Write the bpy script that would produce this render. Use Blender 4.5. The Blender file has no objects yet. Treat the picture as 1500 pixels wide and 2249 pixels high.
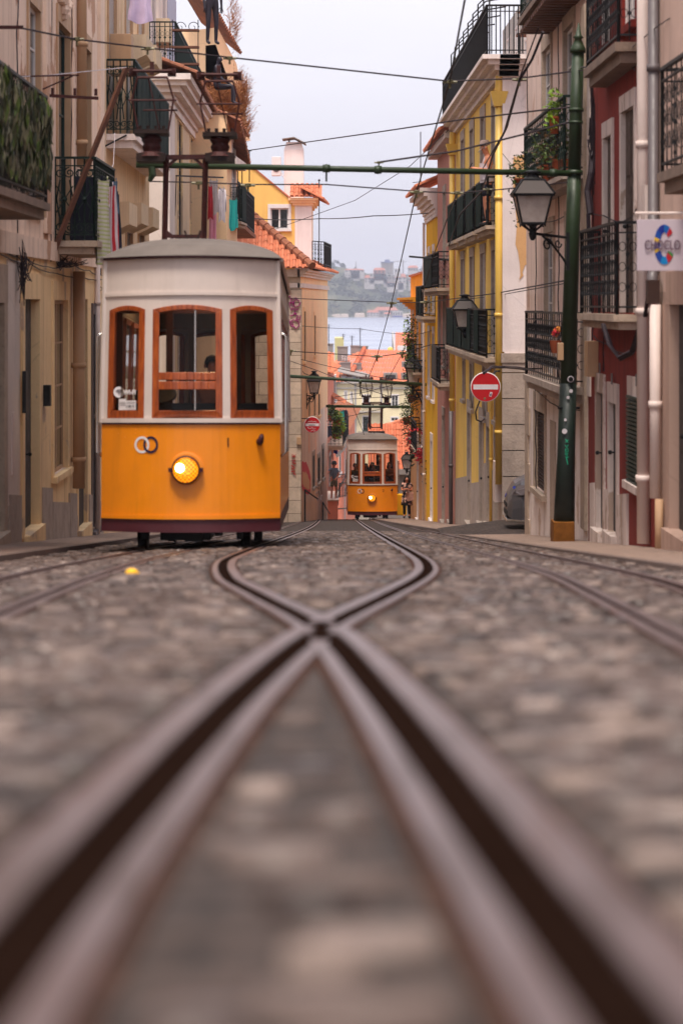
SKY_STRENGTH = .11; SUN_ENERGY = 1.5; EXPOSURE = 1.44; HAZE = .0002
SUN_AZ = 195; SUN_EL = 70; CLOUD = .75; CLOUD_L = 4.2
import bpy, bmesh, math, random
from mathutils import Vector, Matrix, Euler
random.seed(11)
R = math.radians
SC = bpy.context.scene
COL = SC.collection
F, CX, HY = 5000.0, 750.0, 665.0          # focal length and principal point measured on the photograph (pixels)

def P(px, py, Y):
    """world point seen at a photo position, at distance Y along the street"""
    return Vector(((px-CX)/F*Y, Y, -(py-HY)/F*Y))

def C(r, g, b):
    f = lambda c: (c/255/12.92) if c/255 <= .04045 else ((c/255+.055)/1.055)**2.4
    return (f(r), f(g), f(b), 1)

# ------------------------------------------------------------------ mesh builder
ORG = {}
class MB:
    def __init__(s, M=None):
        s.v = []; s.f = []; s.m = []; s.M = M or Matrix.Identity(4)
    def add(s, pts, faces, mi=0):
        b = len(s.v)
        s.v += [s.M @ Vector(p) for p in pts]
        s.f += [tuple(b+i for i in f) for f in faces]
        s.m += [mi]*len(faces)
        return s
    def face(s, pts, mi=0):
        return s.add(pts, [tuple(range(len(pts)))], mi)
    def hexa(s, b, t, mi=0):
        n = len(b)
        fs = [tuple(range(n-1, -1, -1)), tuple(range(n, 2*n))]
        fs += [(i, (i+1) % n, n+(i+1) % n, n+i) for i in range(n)]
        return s.add(list(b)+list(t), fs, mi)
    def box(s, c, d, mi=0, rz=0, rot=None):
        x, y, z = d[0]/2, d[1]/2, d[2]/2
        m = Matrix.Translation(Vector(c)) @ (rot.to_matrix().to_4x4() if rot else Matrix.Rotation(rz, 4, 'Z'))
        p = [m @ Vector(q) for q in ((-x,-y,-z),(x,-y,-z),(x,y,-z),(-x,y,-z),(-x,-y,z),(x,-y,z),(x,y,z),(-x,y,z))]
        return s.hexa(p[:4], p[4:], mi)
    def bbox(s, a, b, mi=0):
        return s.box([(a[i]+b[i])/2 for i in range(3)], [abs(b[i]-a[i]) for i in range(3)], mi)
    def tube(s, pts, r, n=6, mi=0, closed=False, caps=True):
        pts = [Vector(p) for p in pts]
        N = len(pts)
        rr = r if isinstance(r, (list, tuple)) else [r]*N
        up = None; vs = []
        for i in range(N):
            if closed: t = pts[(i+1) % N]-pts[i-1]
            else: t = pts[min(i+1, N-1)]-pts[max(i-1, 0)]
            if t.length < 1e-9: t = Vector((0,0,1))
            t.normalize()
            if up is None:
                up = t.orthogonal().normalized()
                if abs(t.z) < .9: up = (Vector((0,0,1))-t*t.z).normalized()
            else:
                up = up - t*up.dot(t)
                up = up.normalized() if up.length > 1e-6 else t.orthogonal().normalized()
            sd = t.cross(up)
            for k in range(n):
                a = 2*math.pi*(k+.5)/n
                vs.append(pts[i]+(up*math.cos(a)+sd*math.sin(a))*rr[i])
        fs = []
        for i in range(N if closed else N-1):
            j = (i+1) % N
            for k in range(n):
                fs.append((i*n+k, i*n+(k+1) % n, j*n+(k+1) % n, j*n+k))
        if caps and not closed:
            fs.append(tuple(range(n-1, -1, -1))); fs.append(tuple((N-1)*n+k for k in range(n)))
        return s.add(vs, fs, mi)
    def lathe(s, prof, c=(0,0,0), n=14, mi=0, ax=None):
        m = Matrix.Translation(Vector(c))
        if ax is not None: m = m @ Vector(ax).normalized().to_track_quat('Z', 'Y').to_matrix().to_4x4()
        vs = []; fs = []
        for r, z in prof:
            for k in range(n):
                a = 2*math.pi*k/n
                vs.append(m @ Vector((r*math.cos(a), r*math.sin(a), z)))
        for i in range(len(prof)-1):
            for k in range(n):
                fs.append((i*n+k, i*n+(k+1) % n, (i+1)*n+(k+1) % n, (i+1)*n+k))
        fs.append(tuple(range(n-1, -1, -1))); fs.append(tuple((len(prof)-1)*n+k for k in range(n)))
        return s.add(vs, fs, mi)
    def ball(s, c, r, n=10, mi=0):
        r = r if isinstance(r, (list, tuple)) else (r, r, r)
        vs = []; fs = []; m = n//2+1
        for i in range(m+1):
            th = math.pi*i/m
            for k in range(n):
                a = 2*math.pi*k/n
                vs.append((c[0]+r[0]*math.sin(th)*math.cos(a), c[1]+r[1]*math.sin(th)*math.sin(a), c[2]-r[2]*math.cos(th)))
        for i in range(m):
            for k in range(n):
                fs.append((i*n+k, i*n+(k+1) % n, (i+1)*n+(k+1) % n, (i+1)*n+k))
        return s.add(vs, fs, mi)
    def leaf(s, c, size, mi=0, flat=.5):
        d = Vector((random.gauss(0,1), random.gauss(0,1), random.gauss(0,1)*flat))
        if d.length < .1: d = Vector((1,0,0))
        d.normalize(); e = d.orthogonal().normalized(); e.rotate(Matrix.Rotation(random.uniform(0, 6.28), 3, d))
        c = Vector(c); a = size*random.uniform(.6, 1.2)
        return s.face([c-d*a, c+e*a*.45, c+d*a, c-e*a*.45], mi)
    def build(s, name, mats, parent=None, smooth=False, loc=None, bevel=0):
        """link everything collected as ONE mesh object (vertices given in world space unless the parent is 'local')"""
        o = bpy.data.objects.new(name, bpy.data.meshes.new(name))
        if parent is not None:
            org = ORG[parent.name]; o.parent = parent
        else:
            if loc is None:
                xs = [p.x for p in s.v]; ys = [p.y for p in s.v]; zs = [p.z for p in s.v]
                loc = Vector(((min(xs)+max(xs))/2, (min(ys)+max(ys))/2, min(zs)))
            org = Vector(loc); o.location = org
        ORG[o.name] = org
        me = o.data
        me.from_pydata([p-org for p in s.v], [], s.f)
        mats = mats if isinstance(mats, (list, tuple)) else [mats]
        for m in mats: me.materials.append(m)
        if len(mats) > 1: me.polygons.foreach_set('material_index', s.m)
        if smooth: me.polygons.foreach_set('use_smooth', [True]*len(me.polygons))
        me.update()
        COL.objects.link(o)
        ORG[o.name] = org
        if bevel:
            b = o.modifiers.new('bevel', 'BEVEL'); b.width = bevel; b.segments = 2; b.limit_method = 'ANGLE'
        return o

def tag(o, label=None, cat=None, group=None, kind=None):
    if label: o['label'] = label
    if cat: o['category'] = cat
    if group: o['group'] = group
    if kind: o['kind'] = kind
    return o

def thing(name, label, cat, loc, group=None):
    o = bpy.data.objects.new(name, None); o.empty_display_size = .2
    COL.objects.link(o); o.location = Vector(loc); ORG[o.name] = Vector(loc)
    return tag(o, label, cat, group)

def copy_thing(root, loc=None, label=None):
    def cp(o, par):
        c = o.copy(); COL.objects.link(c); ORG[c.name] = ORG[o.name].copy()
        c.parent = par
        for ch in list(o.children): cp(ch, c)
        return c
    r = cp(root, None)
    if loc is not None: r.location = loc
    if label: r['label'] = label
    return r

def text(name, body, size, mat, parent, loc, rot=(R(90),0,0), align='CENTER', ext=.002, world=True, bold=0):
    cu = bpy.data.curves.new(name, 'FONT'); cu.body = body; cu.size = size; cu.extrude = ext; cu.offset = bold
    cu.align_x = align; cu.align_y = 'CENTER'; cu.materials.append(mat)
    o = bpy.data.objects.new(name, cu); COL.objects.link(o)
    o.parent = parent
    o.location = Vector(loc)-(ORG[parent.name] if world else Vector((0,0,0)))
    o.rotation_euler = rot
    bpy.context.view_layer.update()
    me = bpy.data.meshes.new_from_object(o.evaluated_get(bpy.context.evaluated_depsgraph_get()))
    q = bpy.data.objects.new(name, me); COL.objects.link(q); q.parent = parent; q.location = o.location.copy(); q.rotation_euler = rot
    bpy.data.objects.remove(o); ORG[q.name] = Vector(loc)
    return q

# ------------------------------------------------------------------ materials
class N:
    def __init__(s, name):
        s.mat = bpy.data.materials.new(name); s.mat.use_nodes = True
        s.nt = s.mat.node_tree; s.b = s.nt.nodes['Principled BSDF']
        s.pos = None
    def new(s, t, **kw):
        n = s.nt.nodes.new(t)
        for k, v in kw.items(): setattr(n, k, v)
        return n
    def link(s, a, b): s.nt.links.new(a, b)
    def P(s, scale=(1,1,1), rot=(0,0,0)):
        if s.pos is None: s.pos = s.new('ShaderNodeNewGeometry').outputs['Position']
        m = s.new('ShaderNodeMapping'); m.inputs['Scale'].default_value = scale; m.inputs['Rotation'].default_value = rot
        s.link(s.pos, m.inputs['Vector']); return m.outputs[0]
    def noise(s, scale, vec=None, detail=5, rough=.6):
        n = s.new('ShaderNodeTexNoise'); n.inputs['Scale'].default_value = scale
        n.inputs['Detail'].default_value = detail; n.inputs['Roughness'].default_value = rough
        s.link(vec or s.P(), n.inputs['Vector']); return n.outputs['Fac']
    def ramp(s, fac, stops):
        n = s.new('ShaderNodeValToRGB'); e = n.color_ramp.elements
        while len(e) < len(stops): e.new(.5)
        for el, (p, c) in zip(e, stops):
            el.position = p; el.color = c if isinstance(c, tuple) else (c, c, c, 1)
        s.link(fac, n.inputs['Fac']); return n.outputs['Color']
    def mix(s, fac, a, b, mode='MIX'):
        n = s.new('ShaderNodeMix', data_type='RGBA', blend_type=mode)
        for sock, v in ((n.inputs[0], fac), (n.inputs[6], a), (n.inputs[7], b)):
            if hasattr(v, 'is_linked'): s.link(v, sock)
            else: sock.default_value = v
        return n.outputs[2]
    def set(s, **kw):
        for k, v in kw.items():
            sock = s.b.inputs[k.replace('_', ' ')]
            if hasattr(v, 'is_linked'): s.link(v, sock)
            else: sock.default_value = v
        return s
    def bump(s, h, strength=.3, dist=.02):
        n = s.new('ShaderNodeBump'); n.inputs['Strength'].default_value = strength; n.inputs['Distance'].default_value = dist
        s.link(h, n.inputs['Height']); s.link(n.outputs[0], s.b.inputs['Normal']); return s

def dk(c, k): return (c[0]*k, c[1]*k, c[2]*k, 1)

def simple(name, c, rough=.6, metal=0, var=.12, scale=6, bump=0, spec=None):
    n = N(name)
    f = n.noise(scale)
    n.set(Base_Color=n.ramp(f, [(.3, dk(c, 1-var)), (.7, dk(c, 1+var))]), Roughness=rough, Metallic=metal)
    n.b.inputs['Specular IOR Level'].default_value = spec if spec is not None else (.12 if rough > .7 else .3)
    if bump: n.bump(n.noise(scale*5), bump, .01)
    return n.mat

def plaster(name, c, stain=None, amt=.5, patch=None, patch_at=.62, low=None):
    """old painted render: blotches, vertical run-off streaks, fine grain, flaked patches"""
    n = N(name)
    blot = n.noise(.55, detail=7)
    col = n.ramp(blot, [(.25, dk(c, .84)), (.5, c), (.78, dk(c, 1.09))])
    streak = n.noise(1.0, n.P((3.2, 3.2, .16)), detail=6, rough=.65)
    st = stain or dk(c, .5)
    col = n.mix(n.ramp(streak, [(.5, 0.0), (.75, amt)]), col, st)
    fine = n.noise(9, detail=8, rough=.7)
    col = n.mix(n.ramp(fine, [(.55, 0.0), (.8, amt*.5)]), col, dk(st, .9))
    if patch:
        pn = n.noise(.75, n.P((1,1,.7)), detail=9, rough=.62)
        col = n.mix(n.ramp(pn, [(patch_at, 0.0), (patch_at+.015, 1.0)]), col, patch)
    crack = n.new('ShaderNodeTexVoronoi', feature='DISTANCE_TO_EDGE'); crack.inputs['Scale'].default_value = .9
    n.link(n.P((1,1,.5)), crack.inputs['Vector'])
    col = n.mix(n.ramp(crack.outputs['Distance'], [(0.0, .28), (.006, 0.0)]), col, dk(c, .45))
    n.set(Base_Color=col, Roughness=.9)
    n.b.inputs['Specular IOR Level'].default_value = .25
    n.bump(n.noise(14, detail=8, rough=.7), .35, .02)
    return n.mat

def stone(name, c, block=None):
    n = N(name)
    col = n.ramp(n.noise(3.0, detail=9, rough=.7), [(.25, dk(c, .62)), (.5, c), (.75, dk(c, 1.18))])
    col = n.mix(n.ramp(n.noise(26, detail=4), [(.55, 0.0), (.72, .5)]), col, dk(c, .45))
    if block:
        br = n.new('ShaderNodeTexBrick'); br.inputs['Scale'].default_value = 1
        br.inputs['Brick Width'].default_value = block[0]; br.inputs['Row Height'].default_value = block[1]
        br.inputs['Mortar Size'].default_value = .012
        br.inputs['Color1'].default_value = (.75,.75,.75,1); br.inputs['Color2'].default_value = (1,1,1,1); br.inputs['Mortar'].default_value = (.3,.28,.26,1)
        sw = n.new('ShaderNodeSeparateXYZ'); cb = n.new('ShaderNodeCombineXYZ'); ad = n.new('ShaderNodeMath', operation='ADD')
        n.link(n.P(), sw.inputs[0]); n.link(sw.outputs[0], ad.inputs[0]); n.link(sw.outputs[1], ad.inputs[1])
        n.link(ad.outputs[0], cb.inputs[0]); n.link(sw.outputs[2], cb.inputs[1]); n.link(cb.outputs[0], br.inputs['Vector'])
        col = n.mix(1.0, col, br.outputs['Color'], 'MULTIPLY')
    n.set(Base_Color=col, Roughness=.88); n.bump(n.noise(18, detail=8), .45, .02)
    return n.mat

def paint(name, c, rough=.4, dirt=.25, dcol=None, coat=0):
    n = N(name)
    col = n.ramp(n.noise(2.2, detail=6), [(.3, dk(c, .93)), (.7, dk(c, 1.05))])
    col = n.mix(n.ramp(n.noise(1.0, n.P((5,5,.5)), detail=7, rough=.7), [(.52, 0.0), (.8, dirt)]), col, dcol or dk(c, .35))
    n.set(Base_Color=col, Roughness=n.ramp(n.noise(7), [(.3, rough*.8), (.7, min(1, rough*1.35))]))
    if coat: n.b.inputs['Coat Weight'].default_value = coat; n.b.inputs['Coat Roughness'].default_value = .12
    return n.mat

def glass_dark(name, c=(.02,.022,.026,1), rough=.06):
    n = N(name)
    n.set(Base_Color=n.ramp(n.noise(1.3, detail=2), [(.35, dk(c, .5)), (.7, dk(c, 1.7))]), Roughness=rough)
    n.b.inputs['Specular IOR Level'].default_value = .6
    return n.mat

def glass_clear(name, tint=(.86,.86,.84,1), glossy=.12):
    n = N(name); nt = n.nt
    tr = n.new('ShaderNodeBsdfTransparent'); tr.inputs[0].default_value = tint
    gl = n.new('ShaderNodeBsdfGlossy'); gl.inputs['Roughness'].default_value = .03
    mx = n.new('ShaderNodeMixShader')
    fr = n.new('ShaderNodeFresnel'); fr.inputs[0].default_value = 1.45
    ad = n.new('ShaderNodeMath', operation='ADD'); ad.inputs[1].default_value = glossy-.04; ad.use_clamp = True
    n.link(fr.outputs[0], ad.inputs[0]); n.link(ad.outputs[0], mx.inputs[0]); n.link(tr.outputs[0], mx.inputs[1]); n.link(gl.outputs[0], mx.inputs[2])
    n.link(mx.outputs[0], nt.nodes['Material Output'].inputs[0])
    return n.mat

def emit(name, c, s):
    n = N(name); n.set(Base_Color=c, Emission_Color=c, Emission_Strength=s); return n.mat

def tiles_mat(name, c, moss=.35):
    n = N(name)
    vo = n.new('ShaderNodeTexVoronoi'); vo.inputs['Scale'].default_value = 3.3; n.link(n.P(), vo.inputs['Vector'])
    col = n.mix(.4, c, n.ramp(n.noise(2.0, detail=8), [(.3, dk(c, .62)), (.7, dk(c, 1.25))]))
    sp = n.new('ShaderNodeSeparateColor'); n.link(vo.outputs['Color'], sp.inputs[0])
    col = n.mix(n.ramp(sp.outputs[0], [(0.0, .38), (1.0, 0.0)]), col, dk(c, .6))
    col = n.mix(n.ramp(n.noise(4.5, detail=9, rough=.75), [(.52, 0.0), (.68, moss)]), col, C(62,54,30))
    n.set(Base_Color=col, Roughness=.85); n.bump(n.noise(12), .3, .02)
    return n.mat
M = {}
M['iron'] = simple('iron', C(34,34,36), .5, .3, .3, 14, .3)
M['iron_green'] = simple('iron_green', C(20,38,33), .5, .1, .3, 10, .2)
M['iron_rust'] = simple('iron_rust', C(62,28,26), .65, .2, .4, 9, .4)
M['iron_dark'] = simple('iron_dark', C(38,24,20), .6, .3, .5, 9, .4)
M['post_green'] = paint('post_green', C(34,53,27), .5, .55, C(30,30,18))
M['post_dark'] = paint('post_dark', C(18,34,28), .5, .4, C(14,14,12))
M['insul'] = simple('insul', C(120,116,86), .45, 0, .3, 20)
M['wire'] = simple('wire', C(44,34,40), .6, .1, .2, 10)
_n = N('wood_tram')
_g = _n.noise(6, _n.P((6,6,.7)), detail=7)
_n.set(Base_Color=_n.ramp(_g, [(.3, C(112,44,12)), (.55, C(158,72,22)), (.75, C(186,96,36))]), Roughness=.38); _n.b.inputs['Coat Weight'].default_value = .3
M['wood_tram'] = _n.mat
M['wood_in'] = simple('wood_in', C(58,24,16), .45, 0, .3, 5)
M['wood_pole'] = simple('wood_pole', C(100,66,52), .7, 0, .3, 4)
M['tram_yellow'] = paint('tram_yellow', C(230,134,4), .36, .26, C(120,64,10), .15)
M['tram_cream'] = paint('tram_cream', C(206,192,184), .42, .25, C(120,105,95), .1)
M['tram_skirt'] = paint('tram_skirt', C(74,24,34), .5, .4, C(30,18,18))
M['tram_roof'] = simple('tram_roof', C(108,100,95), .75, 0, .15, 3, .2)
M['maroon'] = simple('maroon', C(60,18,24), .5)
M['chrome'] = simple('chrome', C(190,185,180), .18, .9, .08, 5)
M['black'] = simple('black', C(16,14,14), .6)
M['rubber'] = simple('rubber', C(24,22,22), .85)
M['white'] = paint('white', C(222,216,216), .5, .2)
M['white_frame'] = paint('white_frame', C(214,208,206), .5, .3)
M['navy'] = simple('navy', C(28,26,58), .6)
M['glass_win'] = glass_dark('glass_win')
M['glass_blue'] = glass_dark('glass_blue', C(120,128,146), .12)
M['glass_tram'] = glass_clear('glass_tram', (.88,.86,.82,1), .016)
_n = N('glass_lamp'); _n.set(Base_Color=_n.ramp(_n.noise(5, detail=5), [(.3, C(176,162,154)), (.7, C(220,206,198))]), Roughness=.25); _n.b.inputs['Transmission Weight'].default_value = .35; M['glass_lamp'] = _n.mat
_n = N('lamp_roof'); _n.set(Base_Color=C(84,78,76), Roughness=.7); _n.b.inputs['Specular IOR Level'].default_value = .1; M['lamp_roof'] = _n.mat
M['lamp_lit'] = emit('lamp_lit', (1,.86,.5,1), 9); M['cabin_lamp'] = emit('cabin_lamp', (1,.72,.36,1), 16)
_n = N('lens'); _v = _n.new('ShaderNodeTexChecker'); _v.inputs['Scale'].default_value = 44; _n.link(_n.P(), _v.inputs[0])
_c = _n.mix(_n.ramp(_v.outputs['Fac'], [(0, 0.0), (1, 1.0)]), C(210,96,6), C(246,160,24)); _n.set(Base_Color=_c, Emission_Color=_c, Emission_Strength=.42, Roughness=.15); M['lens'] = _n.mat
M['stone'] = stone('stone', C(176,156,138))
M['stone_grey'] = stone('stone_grey', C(172,156,144))
M['stone_block'] = stone('stone_block', C(206,186,166), (1.0, .48))
M['concrete'] = stone('concrete', C(128,108,94))
M['door_grey'] = paint('door_grey', C(60,52,50), .7, .5)
M['door_wood'] = paint('door_wood', C(66,48,38), .6, .4)
M['dark'] = simple('dark', C(20,18,20), .8)
M['steelgate'] = simple('steelgate', C(52,52,58), .5, .4)
M['blind'] = paint('blind', C(190,182,178), .6, .3)
M['blind_dark'] = paint('blind_dark', C(110,96,84), .6, .3)
M['shutter_green'] = simple('shutter_green', C(22,44,38), .5)
M['shutter_brown'] = simple('shutter_brown', C(58,38,32), .6)
M['screen_green'] = simple('screen_green', C(16,36,32), .8, 0, .3, 8, .2)
M['pipe_yellow'] = paint('pipe_yellow', C(222,184,88), .4, .3)
M['pipe_beige'] = paint('pipe_beige', C(182,146,112), .6, .4)
M['pipe_white'] = paint('pipe_white', C(216,198,190), .6, .35)
M['pipe_grey'] = paint('pipe_grey', C(92,84,86), .5, .3)
M['tile'] = tiles_mat('tile', C(196,114,80), .5)
M['tile_moss'] = tiles_mat('tile_moss', C(146,88,62), .9)
M['tile_far'] = tiles_mat('tile_far', C(206,118,84), .15)
M['red_sign'] = paint('red_sign', C(178,10,22), .35, .1)
M['leaf'] = simple('leaf', C(74,92,38), .55, 0, .5, 9)
M['leaf_light'] = simple('leaf_light', C(120,150,44), .5, 0, .4, 9)
M['leaf_dark'] = simple('leaf_dark', C(46,54,38), .5, 0, .6, 7)
M['leaf_grey'] = simple('leaf_grey', C(104,102,78), .5, 0, .5, 7)
M['grass_dry'] = simple('grass_dry', C(150,98,62), .9, 0, .4, 8)
M['leaf_brown'] = simple('leaf_brown', C(92,66,40), .6, 0, .4, 9)
M['terracotta'] = simple('terracotta', C(150,78,52), .8)
M['skin'] = simple('skin', C(206,138,108), .55, 0, .06, 8)
M['skin_dark'] = simple('skin_dark', C(150,92,70), .55, 0, .06, 8)
M['hair'] = simple('hair', C(28,20,18), .6)
M['hair_grey'] = simple('hair_grey', C(150,132,126), .8)
M['mannequin'] = simple('mannequin', C(40,34,44), .4, 0, .15, 4)
def cloth(name, c, stripe=None, ax=0, sc=9):
    n = N(name)
    col = n.ramp(n.noise(5, detail=6), [(.3, dk(c, .85)), (.7, dk(c, 1.08))])
    if stripe:
        w = n.new('ShaderNodeTexWave', bands_direction='XYZ'[ax]); w.inputs['Scale'].default_value = sc; w.inputs['Distortion'].default_value = 1.5
        n.link(n.P(), w.inputs['Vector']); col = n.mix(n.ramp(w.outputs['Fac'], [(.55, 0.0), (.62, 1.0)]), col, stripe)
    n.set(Base_Color=col, Roughness=.9); n.bump(n.noise(20), .3, .01)
    return n.mat
M['c_white'] = cloth('c_white', C(214,206,212)); M['c_navy'] = cloth('c_navy', C(26,26,46)); M['c_teal'] = cloth('c_teal', C(30,160,156))
M['c_pink'] = cloth('c_pink', C(226,150,170)); M['c_red'] = cloth('c_red', C(190,44,56)); M['c_lilac'] = cloth('c_lilac', C(206,186,216))
M['c_grey'] = cloth('c_grey', C(178,166,168)); M['c_blue'] = cloth('c_blue', C(36,52,140)); M['c_dark'] = cloth('c_dark', C(30,28,32))
M['c_orange'] = cloth('c_orange', C(196,120,40)); M['c_stripe'] = cloth('c_stripe', C(206,190,196), C(182,30,44), 1, 2.2)
M['c_plaid'] = cloth('c_plaid', C(204,200,184), C(178,186,128), 2, 5); _n = N('c_floral'); _n.set(Base_Color=_n.ramp(_n.noise(9, detail=2), [(.50, C(30,24,26)), (.56, C(206,160,144))]), Roughness=.9); M['c_floral'] = _n.mat
M['c_check'] = cloth('c_check', C(54,66,84), C(96,104,116), 0, 20); M['c_brown'] = cloth('c_brown', C(120,70,40)); M['c_purple'] = cloth('c_purple', C(130,40,110))
M['c_camo'] = cloth('c_camo', C(96,88,64), C(60,58,44), 2, 5); M['c_denim'] = cloth('c_denim', C(70,96,120)); M['c_bag'] = cloth('c_bag', C(150,98,84), C(186,146,128), 0, 6)
# walls
M['w_beige'] = plaster('w_beige', C(236,210,190), C(156,126,108), .55, C(190,150,124), .57)
M['w_cream_l'] = plaster('w_cream_l', C(224,192,154), C(154,118,90), .6, C(232,208,182), .58)
M['w_ochre'] = plaster('w_ochre', C(242,210,162), C(164,126,92), .55, C(196,170,146), .57)
M['w_pale'] = plaster('w_pale', C(214,190,160), C(150,120,96), .4)
M['w_white_l'] = plaster('w_white_l', C(220,206,196), C(150,130,120), .4)
M['w_peach'] = plaster('w_peach', C(252,212,168), C(196,144,116), .35)
M['w_peach_low'] = plaster('w_peach_low', C(232,206,190), C(150,116,100), .6, C(232,176,140), .6)
M['w_yel_house'] = plaster('w_yel_house', C(234,188,108), C(186,136,76), .3)
M['w_pilaster'] = plaster('w_pilaster', C(230,218,216), C(160,140,130), .3)
M['w_pink'] = plaster('w_pink', C(200,140,126), C(140,90,84), .5)
M['w_pink_far'] = plaster('w_pink_far', C(212,132,110), C(150,90,76), .4)
M['w_yellow'] = plaster('w_yellow', C(240,200,104), C(176,132,80), .35)
M['w_yellow_side'] = plaster('w_yellow_side', C(236,222,218), C(150,130,120), .3)
M['w_orange_patch'] = plaster('w_orange_patch', C(214,168,118), C(160,110,70), .4)
M['w_yellow_hot'] = plaster('w_yellow_hot', C(234,176,16), C(170,110,20), .25)
M['w_orange'] = plaster('w_orange', C(236,164,34), C(180,110,30), .3)
M['w_orange_low'] = plaster('w_orange_low', C(222,176,130), C(150,110,80), .4)
M['w_creamR'] = plaster('w_creamR', C(236,212,200), C(164,136,122), .5, C(210,176,156), .6)
M['w_white_low'] = plaster('w_white_low', C(240,228,222), C(160,134,120), .65, C(200,176,160), .58)
M['w_red'] = plaster('w_red', C(132,48,40), C(74,30,26), .6, C(176,96,82), .63)
M['w_pinkbeige'] = plaster('w_pinkbeige', C(214,184,168), C(140,110,98), .4)
M['w_salmon_low'] = plaster('w_salmon_low', C(182,152,136), C(110,80,66), .5)
M['trim_white'] = plaster('trim_white', C(230,216,210), C(150,132,122), .45)
M['trim_worn'] = plaster('trim_worn', C(212,196,188), C(120,98,88), .7, C(170,148,134), .58)
M['w_far_cream'] = plaster('w_far_cream', C(226,212,176), C(180,160,130), .2)
M['w_far_white'] = simple('w_far_white', C(168,162,158), .8, 0, .1, .3)
M['w_far_red'] = simple('w_far_red', C(160,104,88), .8, 0, .2, .3)
M['w_grey_far'] = simple('w_grey_far', C(136,128,124), .8, 0, .2, .4)
# ------------------------------------------------------------------ camera, light, air
cam = bpy.data.cameras.new('camera'); co = bpy.data.objects.new('camera', cam); COL.objects.link(co); SC.camera = co
co.location = (0,0,0); co.rotation_euler = (R(90),0,0)
cam.sensor_fit = 'VERTICAL'; cam.sensor_height = 36; cam.lens = F/2249*36
cam.shift_y = (HY-1124.5)/2249
cam.clip_start = .05; cam.clip_end = 9000
cam.dof.use_dof = True; cam.dof.focus_distance = 58; cam.dof.aperture_fstop = cam.lens/1000/.036; cam.dof.aperture_blades = 0

w = bpy.data.worlds.new('World'); SC.world = w; w.use_nodes = True
nt = w.node_tree; bg = nt.nodes['Background']
sky = nt.nodes.new('ShaderNodeTexSky'); sky.sky_type = 'NISHITA'; sky.sun_disc = False
sky.sun_elevation = R(SUN_EL); sky.sun_rotation = R(SUN_AZ); sky.air_density = 1.0; sky.dust_density = 6.0; sky.ozone_density = 1.0
hs = nt.nodes.new('ShaderNodeHueSaturation'); hs.inputs['Saturation'].default_value = .18; hs.inputs['Value'].default_value = 1.0
mx = nt.nodes.new('ShaderNodeMix'); mx.data_type = 'RGBA'; mx.blend_type = 'MULTIPLY'; mx.inputs[0].default_value = 1
mx.inputs[7].default_value = (.985,.96,1.0,1)
nt.links.new(sky.outputs[0], hs.inputs['Color']); nt.links.new(hs.outputs[0], mx.inputs[6])
cl = nt.nodes.new('ShaderNodeMix'); cl.data_type = 'RGBA'; cl.inputs[0].default_value = CLOUD      # even cloud layer over the clear sky
cn = nt.nodes.new('ShaderNodeTexNoise'); cn.inputs['Scale'].default_value = 2.2; cn.inputs['Detail'].default_value = 6; tc = nt.nodes.new('ShaderNodeTexCoord'); mp = nt.nodes.new('ShaderNodeMapping'); mp.inputs['Scale'].default_value = (1,1,3.5)
nt.links.new(tc.outputs['Generated'], mp.inputs[0]); nt.links.new(mp.outputs[0], cn.inputs['Vector'])
cr = nt.nodes.new('ShaderNodeValToRGB'); cr.color_ramp.elements[0].position = .3; cr.color_ramp.elements[1].position = .7
cr.color_ramp.elements[0].color = tuple(CLOUD_L*q for q in (.80,.79,.90))+(1,); cr.color_ramp.elements[1].color = tuple(CLOUD_L*q for q in (.96,.93,1.0))+(1,)
nt.links.new(cn.outputs['Fac'], cr.inputs[0]); nt.links.new(mx.outputs[2], cl.inputs[6]); nt.links.new(cr.outputs[0], cl.inputs[7]); nt.links.new(cl.outputs[2], bg.inputs[0])
bg.inputs[1].default_value = SKY_STRENGTH
sl = bpy.data.lights.new('sun', 'SUN'); so = bpy.data.objects.new('sun', sl); COL.objects.link(so)
sl.energy = SUN_ENERGY; sl.angle = R(14); sl.color = (1,.90,.78)
d = Vector((math.sin(R(SUN_AZ))*math.cos(R(SUN_EL)), math.cos(R(SUN_AZ))*math.cos(R(SUN_EL)), math.sin(R(SUN_EL))))   # towards the sun
so.rotation_euler = d.to_track_quat('Z', 'Y').to_euler()
SC.view_settings.view_transform = 'Standard'; SC.view_settings.look = 'None'; SC.view_settings.gamma = 1
SC.view_settings.exposure = EXPOSURE
SC.cycles.max_bounces = 6; SC.cycles.diffuse_bounces = 5; SC.cycles.transparent_max_bounces = 12; SC.cycles.volume_bounces = 0
SC.cycles.use_denoising = True; SC.cycles.sample_clamp_indirect = 6

# ------------------------------------------------------------------ terrain
CREST = 95.0
def prof(Y):
    if Y <= CREST: return -.36-.0941*Y+.00003*Y*Y
    z = -.36-.0941*CREST+.00003*CREST**2
    return max(-19.5, z-.24*(Y-CREST))
def gz(X, Y):
    return prof(Y)-.010*min(abs(X), 2.6)**2
def kerbR(Y): return 2.62-.016*(Y-10)
def kerbL(Y): return -2.95-.008*Y
def facR(Y): return 3.77-.01*Y
def facL(Y): return -3.94-.01*Y

def ys(a, b, step):
    n = max(1, int(round((b-a)/step))); return [a+(b-a)*i/n for i in range(n+1)]

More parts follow.
